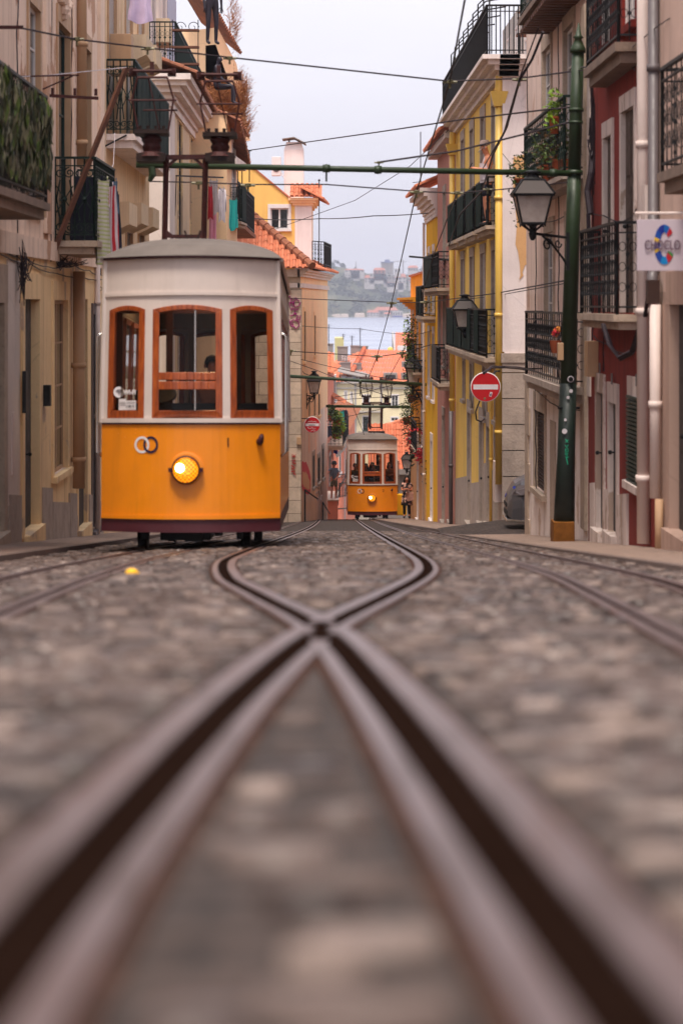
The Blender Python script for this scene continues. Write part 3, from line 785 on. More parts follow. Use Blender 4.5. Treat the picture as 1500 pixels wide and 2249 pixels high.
def window(bld, fac, o, style='sash', surround=None, sw=.12, depth=.22, frame='white_frame', glass='glass_win', nm=None, top=True):
    u0, u1, z0, z1 = o; D = -depth*(.28 if isinstance(fac, Fac) else 1)
    names = dict(sash='window', french='window', blind='window', shutter='window', door='door', gate='door', dark='window', half='window')
    part = nm or names[style]
    k = abs(fac.pt(1,0)[0 if not isinstance(fac, Fac) else 1]-fac.pt(0,0)[0 if not isinstance(fac, Fac) else 1])
    sm = MB()
    if surround:
        e = .028
        slab(sm, fac, u0-sw, u0, z0, z1, -.01, e); slab(sm, fac, u1, u1+sw, z0, z1, -.01, e)
        slab(sm, fac, u0-sw, u1+sw, z1, z1+sw*(1.6 if top else 1), -.01, e+.004)
        if style not in ('door', 'gate'): slab(sm, fac, u0-sw*1.2, u1+sw*1.2, z0-.09, z0, -.01, e+.06)
        elif nm != 'window': slab(sm, fac, u0-.1, u1+.1, z0-.6, z0+.02, D, .10)
    else:
        slab(sm, fac, u0+.001, u1-.001, z0-.03, z0+.03, D, .03)
    for p, q in (((u0+.003,z0),(u0+.003,z1)), ((u1-.003,z0),(u1-.003,z1)), ((u0,z1-.003),(u1,z1-.003))):
        sm.face([fac.pt(*p, .01), fac.pt(*q, .01), fac.pt(*q, D), fac.pt(*p, D)])
    root = sm.build(part, M[surround] if surround else M['stone'], bld)
    fw = .055
    def fr(a, b, c, d, o0=D+.004, o1=D+.034, mb=None): slab(mb, fac, a, b, c, d, o0, o1)
    if style in ('sash', 'french', 'half'):
        fm = MB(); um = (u0+u1)/2
        for a, b, c, d in ((u0,u0+fw,z0,z1), (u1-fw,u1,z0,z1), (u0+fw,u1-fw,z1-fw,z1), (u0+fw,u1-fw,z0,z0+fw), (um-.035,um+.035,z0+fw,z1-fw)):
            fr(a, b, c, d, mb=fm)
        H = z1-z0; rows = max(1, int(round(H/.62)))
        for r_ in range(1, rows):
            zz = z0+H*r_/rows
            fr(u0+fw, um-.035, zz-.014, zz+.014, D+.006, D+.026, fm); fr(um+.035, u1-fw, zz-.014, zz+.014, D+.006, D+.026, fm)
        if style == 'french':
            fr(u0+fw, um-.035, z0+fw, z0+.42, D+.005, D+.02, fm); fr(um+.035, u1-fw, z0+fw, z0+.42, D+.005, D+.02, fm)
        fm.build('frame', M[frame], root)
        g = MB(); quad(g, fac, u0, u1, z0, z1, D+.010); g.build('pane', M[glass], root)
    elif style in ('blind', 'shutter'):
        g = MB(); n_ = max(6, int((z1-z0)/.055)); hz = (z1-z0)/n_
        for i in range(n_):
            a = z0+i*hz
            g.face([fac.pt(u0,a,D+.008), fac.pt(u1,a,D+.008), fac.pt(u1,a+hz*.95,D+.03), fac.pt(u0,a+hz*.95,D+.03)])
            g.face([fac.pt(u0,a+hz*.95,D+.03), fac.pt(u1,a+hz*.95,D+.03), fac.pt(u1,a+hz,D+.008), fac.pt(u0,a+hz,D+.008)])
        g.build('blind' if style == 'blind' else 'shutter', M[frame], root)
    elif style == 'door':
        g = MB(); quad(g, fac, u0, u1, z0, z1, D+.006); um = (u0+u1)/2
        for a, b in ((u0+.08, um-.05), (um+.05, u1-.08)):
            for c, d in ((.06,.30),(.36,.62),(.68,.95)):
                slab(g, fac, a, b, z0+(z1-z0)*c, z0+(z1-z0)*d, D+.004, D+.016)
        g.build('door_leaf', M[frame], root)
        h = MB(); p = fac.pt(um+.03, z0+1.05, D+.09); h.ball(p, .03, 6); h.tube([fac.pt(um+.03,z0+1.05,D+.02), p], .012, 5); h.build('handle', M['iron'], root)
    elif style == 'gate':
        g = MB(); quad(g, fac, u0, u1, z0, z1, D); g.build('door_leaf', M['dark'], root)
        g = MB(); u = u0+.06
        while u < u1: g.tube([fac.pt(u,z0,D+.03), fac.pt(u,z1-.5,D+.03)], .010, 4); u += .11
        for i in range(6): slab(g, fac, u0, u1, z1-.5+i*.085, z1-.465+i*.085, D+.02, D+.04)
        slab(g, fac, u0, u1, z0, z0+.85, D+.03, D+.045)
        g.build('grille', M[frame], root)
    elif style == 'dark':
        g = MB(); quad(g, fac, u0, u1, z0, z1, D+.006); g.build('pane', M['dark'], root)
    return root

def scroll(mb, c, ax, az, r, turns=1.4, w=.012, flip=1, start=0):
    pts = []
    n_ = 16
    for i in range(n_+1):
        t = i/n_; a = start+flip*t*turns*6.283; rr = r*(1-.78*t)
        pts.append(c+ax*(rr*math.cos(a))+az*(rr*math.sin(a)))
    mb.tube(pts, w, 4)

def railing(mb, pts, h, sp=.11, style='bars', bw=.0075, ornament=True):
    """iron railing along the polyline pts (slab top)"""
    Z = Vector((0,0,1))
    for a, b in zip(pts, pts[1:]):
        d = b-a; L = d.length; u = d.normalized()
        nrm = Vector((-u.y, u.x, 0))
        def bar(p, q, w, hh):
            dd = (q-p).normalized(); s_ = Vector((-dd.y, dd.x, 0))*w/2
            if abs(dd.z) > .9: s_ = nrm*w/2
            mb.hexa([p-s_-Z*hh/2, p+s_-Z*hh/2, q+s_-Z*hh/2, q-s_-Z*hh/2], [p-s_+Z*hh/2, p+s_+Z*hh/2, q+s_+Z*hh/2, q-s_+Z*hh/2])
        bar(a+Z*h, b+Z*h, .055, .035); bar(a+Z*.09, b+Z*.09, .03, .022); bar(a+Z*(h-.12), b+Z*(h-.12), .03, .018)
        for e in (a, b): mb.tube([e, e+Z*h], .02, 4)
        if style == 'scroll':
            n_ = max(2, int(L/.34)); w = L/n_
            for i in range(n_):
                c = a+u*(w*(i+.5))
                mb.tube([c, c+Z*h], .014, 4); mb.tube([a+u*w*i, a+u*w*i+Z*h], .014, 4)
                r_ = w*.36
                for sgn in (1,-1):
                    cc = c+u*(sgn*w*.24)
                    scroll(mb, cc+Z*(h-.12-r_), u*sgn, Z, r_*.8, 1.5, .013, 1, 1.57)
                    scroll(mb, cc+Z*(.09+r_), u*sgn, Z, r_*.8, 1.5, .013, -1, -1.57)
                    mb.tube([cc+Z*(.09+r_*2), c+u*(sgn*w*.42)+Z*(h*.5), cc+Z*(h-.12-r_*2)], .012, 4)
                    mb.tube([c+u*(sgn*w*.42)+Z*(h*.34), c+Z*(h*.5), c+u*(sgn*w*.42)+Z*(h*.66)], .012, 4)
                mb.ball(c+Z*(h*.5), .04, 6)
        else:
            n_ = max(2, int(L/sp))
            for i in range(n_+1):
                p = a+u*(L*i/n_)
                mb.tube([p+Z*.02, p+Z*h], bw, 4)
                if ornament:
                    for zz, rr in ((h*.82, 2.4), (h*.66, 3.4), (h*.5, 2.6), (h*.3, 3.4), (h*.2, 2.0)):
                        q = p+Z*zz
                        mb.hexa([q+u*(-bw*rr)+nrm*.004, q-Z*.045+nrm*.004, q+u*(bw*rr)+nrm*.004, q+Z*.045+nrm*.004],
                                [q+u*(-bw*rr)-nrm*.004, q-Z*.045-nrm*.004, q+u*(bw*rr)-nrm*.004, q+Z*.045-nrm*.004])
            if ornament:
                for i in range(n_):
                    c = a+u*(L*(i+.5)/n_); rr = min(.07, L/n_*.34)
                    for zz in (.3, .52, .74):
                        mb.tube([c+Z*h*zz+u*rr*math.cos(q)+Z*rr*1.3*math.sin(q) for q in [.785*k for k in range(8)]], .006, 3, closed=True)

def balcony(bld, fac, u0, u1, zs, d, h=1.0, style='bars', iron='iron', slabm='concrete', thick=.14, sp=.11, brackets=0, curve=True):
    m = MB(); slab(m, fac, u0, u1, zs-thick*.45, zs, -.05, d); slab(m, fac, u0+.06, u1-.06, zs-thick, zs-thick*.45, -.05, d-.07)
    for i in range(brackets):
        u = u0+(u1-u0)*(i+.5)/brackets
        m.hexa([fac.pt(u-.07,zs-thick-.32,0), fac.pt(u+.07,zs-thick-.32,0), fac.pt(u+.07,zs-thick-.30,.05), fac.pt(u-.07,zs-thick-.30,.05)],
               [fac.pt(u-.07,zs-thick,0), fac.pt(u+.07,zs-thick,0), fac.pt(u+.07,zs-thick,d*.7), fac.pt(u-.07,zs-thick,d*.7)])
    root = m.build('balcony', M[slabm], bld)
    m = MB(); e = .05
    railing(m, [fac.pt(u0+e,zs,0), fac.pt(u0+e,zs,d-e), fac.pt(u1-e,zs,d-e), fac.pt(u1-e,zs,0)], h, sp, style)
    m.build('railing', M[iron], root)
    return root

def pipe(bld, pts, r, mat, joints=2.2, n=10, nm='downpipe'):
    m = MB(); m.tube(pts, r, n)
    for a, b in zip(pts, pts[1:]):
        a, b = Vector(a), Vector(b); L = (b-a).length
        for i in range(1, int(L/joints)+1):
            p = a.lerp(b, i*joints/L) if i*joints < L-.1 else None
            if p is not None:
                d = (b-a).normalized()*.04; m.tube([p-d, p+d], r*1.22, n)
    return m.build(nm, M[mat], bld, smooth=True)

def tiled(mb, a, b, up, vmax, vmin=lambda u: 0, w=.21, row=.36, mi=0, seg=5, rr=.075):
    """rows of half-round clay tiles: eave from a to b, slope vector up (unit), length vmax(u)"""
    a, b, up = Vector(a), Vector(b), Vector(up).normalized(); L = (b-a).length; e = (b-a).normalized(); nrm = e.cross(up).normalized()
    if nrm.z < 0: nrm = -nrm
    n_ = int(L/w)
    for i in range(n_+1):
        u = w*i
        v1 = vmax(u); v0 = vmin(u)
        if v1-v0 < .05: continue
        k = max(1, int((v1-v0)/row)); 
        # channel tile between the covers
        p0, p1 = a+e*(u+w/2)+up*v0, a+e*(u+w/2)+up*v1
        mb.face([p0-e*w/2, p0+e*w/2, p1+e*w/2, p1-e*w/2], mi)
        for j in range(k):
            s0 = v0+(v1-v0)*j/k-.03; s1 = v0+(v1-v0)*(j+1)/k
            r0 = rr*1.12*random.uniform(.96,1.04); r1 = rr*.92
            jit = nrm*random.uniform(-.006,.008)
            vs = []
            for s, r_ in ((s0,r0),(s1,r1)):
                c = a+e*u+up*s+jit
                for q in range(seg+1):
                    t = math.pi*q/seg
                    vs.append(c-e*math.cos(t)*r_+nrm*math.sin(t)*r_*1.05)
            fs = [(q, q+1, seg+2+q, seg+1+q) for q in range(seg)]
            fs.append(tuple(range(seg+1)))
            mb.add(vs, fs, mi)

def ridge_caps(mb, a, b, r=.11, mi=0, step=.4):
    a, b = Vector(a), Vector(b); L = (b-a).length; d = (b-a).normalized(); k = max(1, int(L/step))
    for i in range(k):
        p, q = a+d*(L*i/k-.03), a+d*(L*(i+1)/k)
        mb.tube([p, q], [r*1.1*random.uniform(.95,1.06), r*.88], 8, mi)

def graffiti(bld, fac, strokes, mat, r=.03, name='graffiti'):
    m = MB()
    for st in strokes:
        pts = [fac.pt(fac.u(x), (-(y-HY)/F)*(fac.u(x) if isinstance(fac, Fac) else fac.y0+fac.k*fac.u(x)), .012) for x, y in st]
        m.tube(pts, r, 4)
    return m.build(name, mat, bld)

def bush(mb, c, r, n, size, mi=(0,), hang=0):
    c = Vector(c)
    for k in range(n):
        v = Vector((random.gauss(0,1), random.gauss(0,1), random.gauss(0,1))); v = v.normalized()*random.random()**.4
        p = c+Vector((v.x*r[0], v.y*r[1], v.z*r[2]-hang*random.random()**2))
        mb.leaf(p, size, random.choice(mi))

def plinth(bld, fac, a, b, hgt, mat, o=.03, base=.5):
    """plinth strip whose top follows the sloping pavement"""
    m = MB(); f = fac.pt
    m.hexa([f(a,prof(a)-base,-.02), f(b,prof(b)-base,-.02), f(b,prof(b)-base,o), f(a,prof(a)-base,o)], [f(a,prof(a)+hgt,-.02), f(b,prof(b)+hgt,-.02), f(b,prof(b)+hgt,o), f(a,prof(a)+hgt,o)])
    return m.build('plinth', M[mat], bld)

def house(label, fac, u0, near_z, name='town_house'):
    return thing(name, label, 'building', fac.pt(u0, near_z))
# ------------------------------------------------------------------ right side of the street
FR = Fac(3.77, -.01, 1)
def fr(x0, x1, y0, y1): return rect(FR, x0, x1, y0, y1)
def gnd(Y): return prof(Y)
# --- pale corner house at the right edge
h = house('pale pink house at the right edge with an ornate black balcony', FR, 24, gnd(24))
yA, yB = 17.5, 25.45
ops = [(22.75, 24.35, gnd(23.5)+.12, -.02), (18.6, 19.8, gnd(19)+.1, -.1)]
m = MB(); wall(m, FR, yA, yB, gnd(26)-.6, 7, ops, .3, 0, [(-9, .12, 1)]); shell(m, FR, yA, yB, gnd(26)-.6, 7, 7)
m.build('wall', [M['w_pinkbeige'], M['w_salmon_low']], h)
window(h, FR, ops[0], 'door', 'w_salmon_low', .22, .3, 'door_grey'); window(h, FR, ops[1], 'door', 'trim_white', .2, .3, 'door_wood')
o = (21.6, 23.0, 1.5, 4.2)
b = balcony(h, FR, 19.0, 23.4, 1.33, .30, 1.06, 'bars', 'iron', 'concrete', .22, .30)
pipe(h, [FR.pt(25.2, 7, .07), FR.pt(25.2, .35, .07), FR.pt(25.15, .3, .09), FR.pt(25.1, .05, .1)], .062, 'pipe_grey')
pipe(h, [FR.pt(25.0,-.02,.08), FR.pt(25.0, gnd(25)+.55, .08)], .062, 'pipe_white', 1.1)
pipe(h, [FR.pt(24.85, gnd(25)+.55,.06), FR.pt(24.85, gnd(25)-.1, .06)], .045, 'pipe_beige', 1.1)
m = MB(); m.box(FR.pt(25.05,.12,.10), (.13,.18,.26)); m.build('junction_box', M['shutter_brown'], h)
# hanging shop sign
p0, p1 = P(1398, 595, 22.2), P(1512, 482, 22.2)
t = thing('hanging_sign', 'white square shop sign with a big multicoloured letter C, hanging from a bracket', 'sign', ((p0.x+p1.x)/2, 22.2, p0.z))
m = MB(); m.bbox((p0.x, 22.2, p0.z), (p1.x, 22.23, p1.z)); m.build('board', simple('sign_board', C(190,176,184), .35, 0, .05, 3), t, bevel=.004)
q = P(1398, 468, 22.2); m = MB(); m.tube([(q.x-.02, 22.215, q.z), (FR.pt(22.2,0).x+.02, 22.215, q.z+.0)], .014, 8); m.tube([(q.x+.03, 22.215, q.z),(q.x+.03, 22.215, p1.z)], .006, 5); m.tube([(p1.x-.04,22.215,q.z),(p1.x-.04,22.215,p1.z)], .006, 5)
m.build('bracket', M['pipe_white'], t)
cc = P(1458, 537, 22.19); seg = [(.12,.62,C(46,128,62)),(.62,1.0,C(170,32,44)),(1.0,1.6,C(20,90,160)),(1.6,2.3,C(24,44,130)),(2.3,2.75,C(22,70,150)),(2.75,3.0,C(210,170,40)),(3.0,3.4,C(30,40,120)),(3.4,3.6,C(206,170,50)),(3.6,4.3,C(22,60,140)),(4.3,5.1,C(16,120,180)),(5.1,5.6,C(170,32,44)),(5.6,6.12,C(46,128,62))]
m = MB(); mats = []
for k, (a0, a1, c) in enumerate(seg):
    mats.append(simple('logo_colour', c, .4, 0, .05, 3)); n_ = 6
    for i in range(n_):
        q0, q1 = a0+(a1-a0)*i/n_, a0+(a1-a0)*(i+1)/n_
        rx, rz, ix, iz = .100, .195, .042, .120
        if not (.55 < q0 < 5.75): continue
        m.face([(cc.x+ix*math.cos(q0), 22.193, cc.z+iz*math.sin(q0)), (cc.x+rx*math.cos(q0), 22.193, cc.z+rz*math.sin(q0)), (cc.x+rx*math.cos(q1), 22.193, cc.z+rz*math.sin(q1)), (cc.x+ix*math.cos(q1), 22.193, cc.z+iz*math.sin(q1))], k)
m.build('logo', mats, t)
text('lettering', 'CHOCLO', .125, simple('letter', C(104,84,96), .4), t, P(1454, 539, 22.185), bold=.002, ext=.004).scale = (.66, 1.05, 1)
# --- red house
h = house('dark red house with white window surrounds and two iron balconies', FR, 25.47, gnd(25.5))
yA, yB = 25.47, 31.9
w1, w2 = (28.55, 29.95, 1.0, 1.0), None
up = [fr(1328,1345,300,600), fr(1367,1395,240,600)]
up = [(u[0], u[1], -.12, u[3]) for u in up]
top = [(27.0, 28.1, 3.35, 5.6), (29.3, 30.4, 3.35, 5.6)]
zt = lambda Y: gnd(Y)+.1
low = [(30.1, 30.75, zt(30), -1.2), (28.75, 29.45, zt(29), -1.28), (26.15, 27.5, -2.15, -1.14)]
m = MB(); wall(m, FR, yA, yB, gnd(32)-.6, 7.5, up+top+low, .15, 0); shell(m, FR, yA, yB, gnd(32)-.6, 7.5, 7)
m.build('wall', M['w_red'], h)
for o in up: window(h, FR, o, 'door', 'trim_worn', .13, .15, 'door_wood', nm='window')
for o in top: window(h, FR, o, 'french', 'w_red', .12, .15)
window(h, FR, low[0], 'door', 'trim_worn', .16, .15, 'door_grey'); window(h, FR, low[1], 'door', 'trim_worn', .16, .15, 'door_grey')
window(h, FR, low[2], 'shutter', 'trim_worn', .16, .15, 'shutter_green')
m = MB(); slab(m, FR, 26.0, 27.6, -2.2, -1.1, .02, .055); n_ = 22
m = MB()
for i in range(22): slab(m, FR, 26.05, 27.55, -2.2+i*.05, -2.165+i*.05, .03, .06)
m.build('shutter', M['shutter_green'], h)
plinth(h, FR, 27.72, 28.6, .62, 'trim_worn'); plinth(h, FR, 29.6, 30.0, .7, 'trim_worn'); plinth(h, FR, 31.0, 31.5, .8, 'trim_worn')
m = MB(); slab(m, FR, 31.55, 31.9, -1.3, 5.5, -.01, .02); m.build('pilaster', M['trim_worn'], h)
balcony(h, FR, 26.85, 30.6, -.14, .30, 1.09, 'bars', 'iron', 'stone', .18, .22)
balcony(h, FR, 26.7, 29.9, 3.06, .30, 1.15, 'bars', 'iron', 'concrete', .24, .16)
pipe(h, [FR.pt(25.9, 7.5, .08), FR.pt(25.9, gnd(26)+.05, .08)], .075, 'pipe_white', 1.9)
pipe(h, [FR.pt(25.65, 7.5, .03), FR.pt(25.65, 1.15, .03)], .012, 'w_red', 9, 5, 'cable')
m = MB(); slab(m, FR, 25.5, 25.75, .72, 1.32, 0, .12); m.build('meter_box', M['pipe_white'], h)
m = MB(); slab(m, FR, 30.75, 31.15, -1.0, -.52, 0, .14); m.build('meter_box', M['pipe_beige'], h)
for zc, Yc in ((-.94, 30.3),(-1.04,29.05),(-.98,26.8)):
    m = MB(); slab(m, FR, Yc-.05, Yc+.05, zc, zc+.14, .03, .042); m.build('house_number', M['pipe_grey'], h)
RED = h
# --- cream house behind the green post, up to the side street
h = house('cream house behind the green post with balconies full of plants', FR, 31.95, gnd(32))
yA, yB = 31.93, 41.4
wt = [(33.6, 34.9, 1.86, 4.15), (36.9, 38.2, 1.86, 4.2)]
wm = [(37.55, 38.95, -.3, 1.05), (34.4, 35.6, -.4, 1.1)]
wm = [(36.5, 37.8, -1.16, 1.15), (33.4, 34.6, -1.16, 1.15)]
lo = [(37.9, 39.6, -3.2, -1.85)]
d1 = (34.3, 35.2, gnd(35)+.1, -1.9)
m = MB(); wall(m, FR, yA, yB, gnd(42)-.6, 8, wt+wm+lo+[d1], .25, 0, [(-9, -1.42, 1)]); shell(m, FR, yA, yB, gnd(42)-.6, 8, 9)
m.build('wall', [M['w_creamR'], M['w_white_low']], h)
for o in wt+wm: window(h, FR, o, 'french', 'stone', .15, .25)
window(h, FR, lo[0], 'shutter', 'stone', .2, .2, 'shutter_brown'); window(h, FR, d1, 'door', 'stone', .15, .25, 'door_grey')
m = MB()
for i in range(6):
    z = gnd(41)-.2+i*.5; slab(m, FR, yB-(.55 if i % 2 else .8), yB+.004, z, z+.49, -.3, .03)
m.build('quoin', M['stone'], h)
m = MB(); slab(m, FR, 36.2, 37.0, gnd(37)-.3, gnd(37)+1.9, 0, .02); m.build('wall_panel', M['stone'], h)
bl = balcony(h, FR, 32.1, 38.4, -1.20, .33, 1.05, 'bars', 'iron', 'stone_grey', .22, .30)
bm = balcony(h, FR, 32.1, 38.4, 1.82, .35, 1.10, 'bars', 'iron_green', 'stone_grey', .16, .26)
bt = balcony(h, FR, 32.1, 37.2, 4.62, .52, 1.1, 'bars', 'iron_green', 'concrete', .20, .2)
m = MB()
for i in range(16): slab(m, FR, 32.2+i*.31, 32.4+i*.31, 4.37, 4.43, .0, .5)
m.build('slat', M['wood_pole'], bt)
m = MB(); slab(m, FR, yA+.02, yA+.5, -3.2, 4.2, 0, .05); m.build('pilaster', M['stone'], h)
# plants on its middle balcony
def pot(label, fac, u, z, off, r=.14, leaves=160, size=.06, hang=.3, mats=('leaf','leaf_dark'), tall=.3, name='potted_plant', grp=None):
    c = fac.pt(u, z, off)
    t = thing(name, label, 'plant', c, grp)
    m = MB(); m.lathe([(r*.7,0),(r,.22),(r*1.08,.22),(r*1.08,.25),(r*.9,.25)], c, 10); m.build('pot', M['terracotta'], t)
    m = MB(); bush(m, c+Vector((0,0,.25+tall*.5)), (r*1.9, r*2.4, tall), leaves, size, tuple(range(len(mats))), hang)
    for k in range(7):
        q = c+Vector((random.gauss(0,r), random.gauss(0,r), .3+tall*random.random()*1.3)); m.tube([c+Vector((0,0,.24)), q], .006, 4)
    m.build('foliage', [M[x] for x in mats], t)
    return t
pot('trailing olive plant at the far end of the cream house balcony', FR, 38.25, 1.84, .34, .15, 420, .04, .75, ('leaf','leaf_dark'), .35)
pot('reddish brown bushy plant on the cream house balcony', FR, 34.6, 1.84, .24, .16, 380, .045, .1, ('leaf','leaf_brown','leaf_dark'), .42)
pot('bright green vine plant by the rail, next to the green post', FR, 33.0, 2.45, .36, .08, 110, .06, .2, ('leaf_light',), .3)
pot('dark leafy plant in a pot under the vine on the cream house balcony', FR, 33.2, 1.84, .24, .14, 220, .045, .1, ('leaf','leaf_brown'), .35)
# red flower on the lower balcony
c = FR.pt(32.6, -.42, .38); t = thing('flower_pot', 'red and yellow flower hanging on the lower balcony rail', 'flower', c)
m = MB(); m.lathe([(.06,-.3),(.09,-.12),(.07,-.12)], c, 8); m.build('pot', M['terracotta'], t)
m = MB(); bush(m, c, (.07,.08,.08), 50, .035, (0,0,1)); m.build('petals', [M['c_red'], M['c_orange']], t)
c = P(1230,772,31.3); m = MB(); m.box(c, (.08,.12,.24)); tag(m.build('junction_box', M['pipe_beige'], bevel=.008), 'beige cable box beside the green post at the lower balcony', 'cable box')

CREAM = h
# --- yellow house on the far corner of the side street
h = house('yellow house with dark green balcony screens and a roof terrace', FR, 46.5, gnd(46.5), 'corner_house')
yA, yB = 46.5, 62.7
Yc = [48.8, 52.2, 55.9, 59.5]
u1 = [(y-.62, y+.62, 1.62, 4.25) for y in Yc]; u2 = [(y-.65, y+.65, -1.12, 1.13) for y in Yc]
g1 = [(51.0, 52.2, -2.6, -1.45), (47.6, 48.6, -2.5, -1.6), (55.4, 56.6, -2.6, -1.5), (58.6,59.4,-2.5,-1.5)]
dr = [(Y-.5, Y+.5, gnd(Y)+.12, -2.75) for Y in (48.2, 50.4, 52.7, 57.0)]
m = MB(); wall(m, FR, yA, yB, gnd(63)-.6, 5.0, u1+u2+g1+dr, .26, 0)
# stone-faced lower part follows the slope
SF = Front(46.5)
xw = FR.pt(46.5,0).x
wall(m, SF, xw+.42, xw+16, -1.05, 5.0, (), mi=1); wall(m, SF, xw+.42, xw+16, gnd(46)-1, -1.05, (), mi=3)
m.face([FR.pt(yB,gnd(63)-.6), FR.pt(yB,5.0), FR.pt(yB,5.0)+Vector((14,0,0)), FR.pt(yB,gnd(63)-.6)+Vector((14,0,0))])
m.face([(xw,46.5,5.0),(xw+16,46.5,5.0),(xw+16,62.7,5.0),(FR.pt(yB,0).x,62.7,5.0)], 2)
m.build('wall', [M['w_yellow'], M['w_yellow_side'], M['tile'], M['stone_block']], h)
m = MB(); wall(m, SF, xw+.015, xw+.42, -1.05, 5.0, ()); slab(m, FR, yA-.0, yA+.34, -1.0, 4.9, -.015, .02); m.build('pilaster', M['w_pilaster'], h)
m = MB()
for i in range(8):
    z = gnd(46)-.5+i*.53
    if z > -1.2: break
    ww = .62 if i % 2 else .95
    m.bbox((xw-.03, 46.46, z), (xw+ww, 46.9, min(z+.51, -1.05)))
m.bbox((xw-.05,46.44,-1.22),(xw+.6,46.9,-1.03))
m.build('quoin', M['stone_grey'], h)
m = MB()
pv = [(xw+.25,.35),(xw+.42,.35),(xw+.42,2.9),(xw+.36,3.15),(xw+.22,2.95),(xw+.16,2.2),(xw+.10,1.0)]
def ragged(pts, amp=.05, n_=7):
    out = []
    for (x0, z0), (x1, z1) in zip(pts, pts[1:]+pts[:1]):
        for i in range(n_): t_ = i/n_; out.append((x0+(x1-x0)*t_+random.uniform(-amp,amp)*(i > 0), z0+(z1-z0)*t_+random.uniform(-amp,amp)*(i > 0)))
    return out
m.face([(x, 46.488, z) for x, z in ragged([(xw+.30,.35),(xw+.46,.9),(xw+.70,1.7),(xw+.68,2.6),(xw+.5,3.1),(xw+.2,2.95),(xw+.24,1.9)])])
m.build('bare_patch', M['w_orange_patch'], h)
for o in u1: window(h, FR, o, 'french', 'stone_grey', .16, .26)
for o in u2: window(h, FR, o, 'french', 'stone_grey', .14, .26, glass='glass_blue')
for o in g1: window(h, FR, o, 'sash', 'stone_grey', .12, .24)
for o in dr: window(h, FR, o, 'door', 'stone_grey', .2, .28, 'door_grey')
for k, (a, b) in enumerate(((46.55,47.45),(48.95,49.65),(51.15,51.95),(53.45,56.25),(57.75,62.6))): plinth(h, FR, a, b, 1.1+.2*(k % 3), 'stone_grey', .022)
# balconies with green cloth screens
def screens(bal, fac, u0, u1, zs, d, n_, h_=.98, gap=.22, mat='screen_green'):
    w_ = (u1-u0)/n_
    for i in range(n_):
        m = MB(); a, b = u0+w_*i+gap/2, u0+w_*(i+1)-gap/2
        K = 10
        for k in range(K):
            aa, bb = a+(b-a)*k/K, a+(b-a)*(k+1)/K
            o0, o1 = d-.015+.012*math.sin(k*1.7), d-.015+.012*math.sin((k+1)*1.7)
            m.face([fac.pt(aa,zs+.06,o0), fac.pt(bb,zs+.06,o1), fac.pt(bb,zs+h_,o1), fac.pt(aa,zs+h_,o0)])
            m.face([fac.pt(aa,zs+.06,o0-.01), fac.pt(bb,zs+.06,o1-.01), fac.pt(bb,zs+h_,o1-.01), fac.pt(aa,zs+h_,o0-.01)])
        m.build('screen', M[mat], bal)
for a, b, n_ in ((46.95, 50.5, 1), (51.0, 54.0, 1), (54.4, 57.4, 1), (57.9, 61.6, 2)):
    bb = balcony(h, FR, a, b, 1.60, .33, 1.0, 'bars', 'iron', 'stone', .18, .16)
    if a > 50: screens(bb, FR, a+.1, b-.1, 1.6, .33, n_)
    else: screens(bb, FR, a+1.55, b-.1, 1.6, .33, 1)
bb = balcony(h, FR, 46.95, 61.6, -1.14, .36, 1.0, 'bars', 'iron', 'stone', .2, .2)
screens(bb, FR, 49.0, 50.7, -1.14, .36, 1); screens(bb, FR, 51.6, 61.4, -1.14, .36, 3)
# cornice and terrace railing
m = MB()
for i, (z0, z1, o) in enumerate(((4.62,4.74,.10),(4.74,4.84,.2),(4.84,4.94,.34),(4.94,5.03,.46))):
    slab(m, FR, yA-o, yB+.1, z0, z1, -.3, o)
    m.bbox((xw-.1, yA-o, z0+.002), (xw+.85, yA+.1, z1-.002))
m.build('cornice', M['trim_white'], h)
m = MB()
e = FR.pt(yA-.35, 5.03, .36); f_ = FR.pt(yB-.2, 5.03, .36)
railing(m, [Vector((xw+.9, yA-.35, 5.03)), e, f_], 1.0, .085, 'bars', .012, False)
m.build('terrace_railing', M['iron'], h)
m = MB()
for k in range(9):
    u = yA+.5+k*1.7; p = FR.pt(u, 5.0, .25); m.tube([p, p+Vector((0,0,1.6)), p+Vector((.3,0,1.9)), p+Vector((.9,0,2.0))], .018, 5)
m.build('awning_frame', M['iron'], h)
m = MB(); AT = Fac(5.0,-.01,1)
wall(m, AT, 47.6, 62, 5.0, 7.4, [(49+2.6*i, 50.2+2.6*i, 5.1, 7.0) for i in range(5)], .1); shell(m, AT, 47.6, 62, 5.0, 7.4, 8)
m.build('attic_wall', M['w_far_white'], h)
for i in range(5): window(h, AT, (49+2.6*i, 50.2+2.6*i, 5.1, 7.0), 'french', None, depth=.1, glass='glass_blue')
window(h, Front(47.6), (4.75, 5.5, 5.1, 7.0), 'french', 'white', .08, .02, glass='glass_blue')
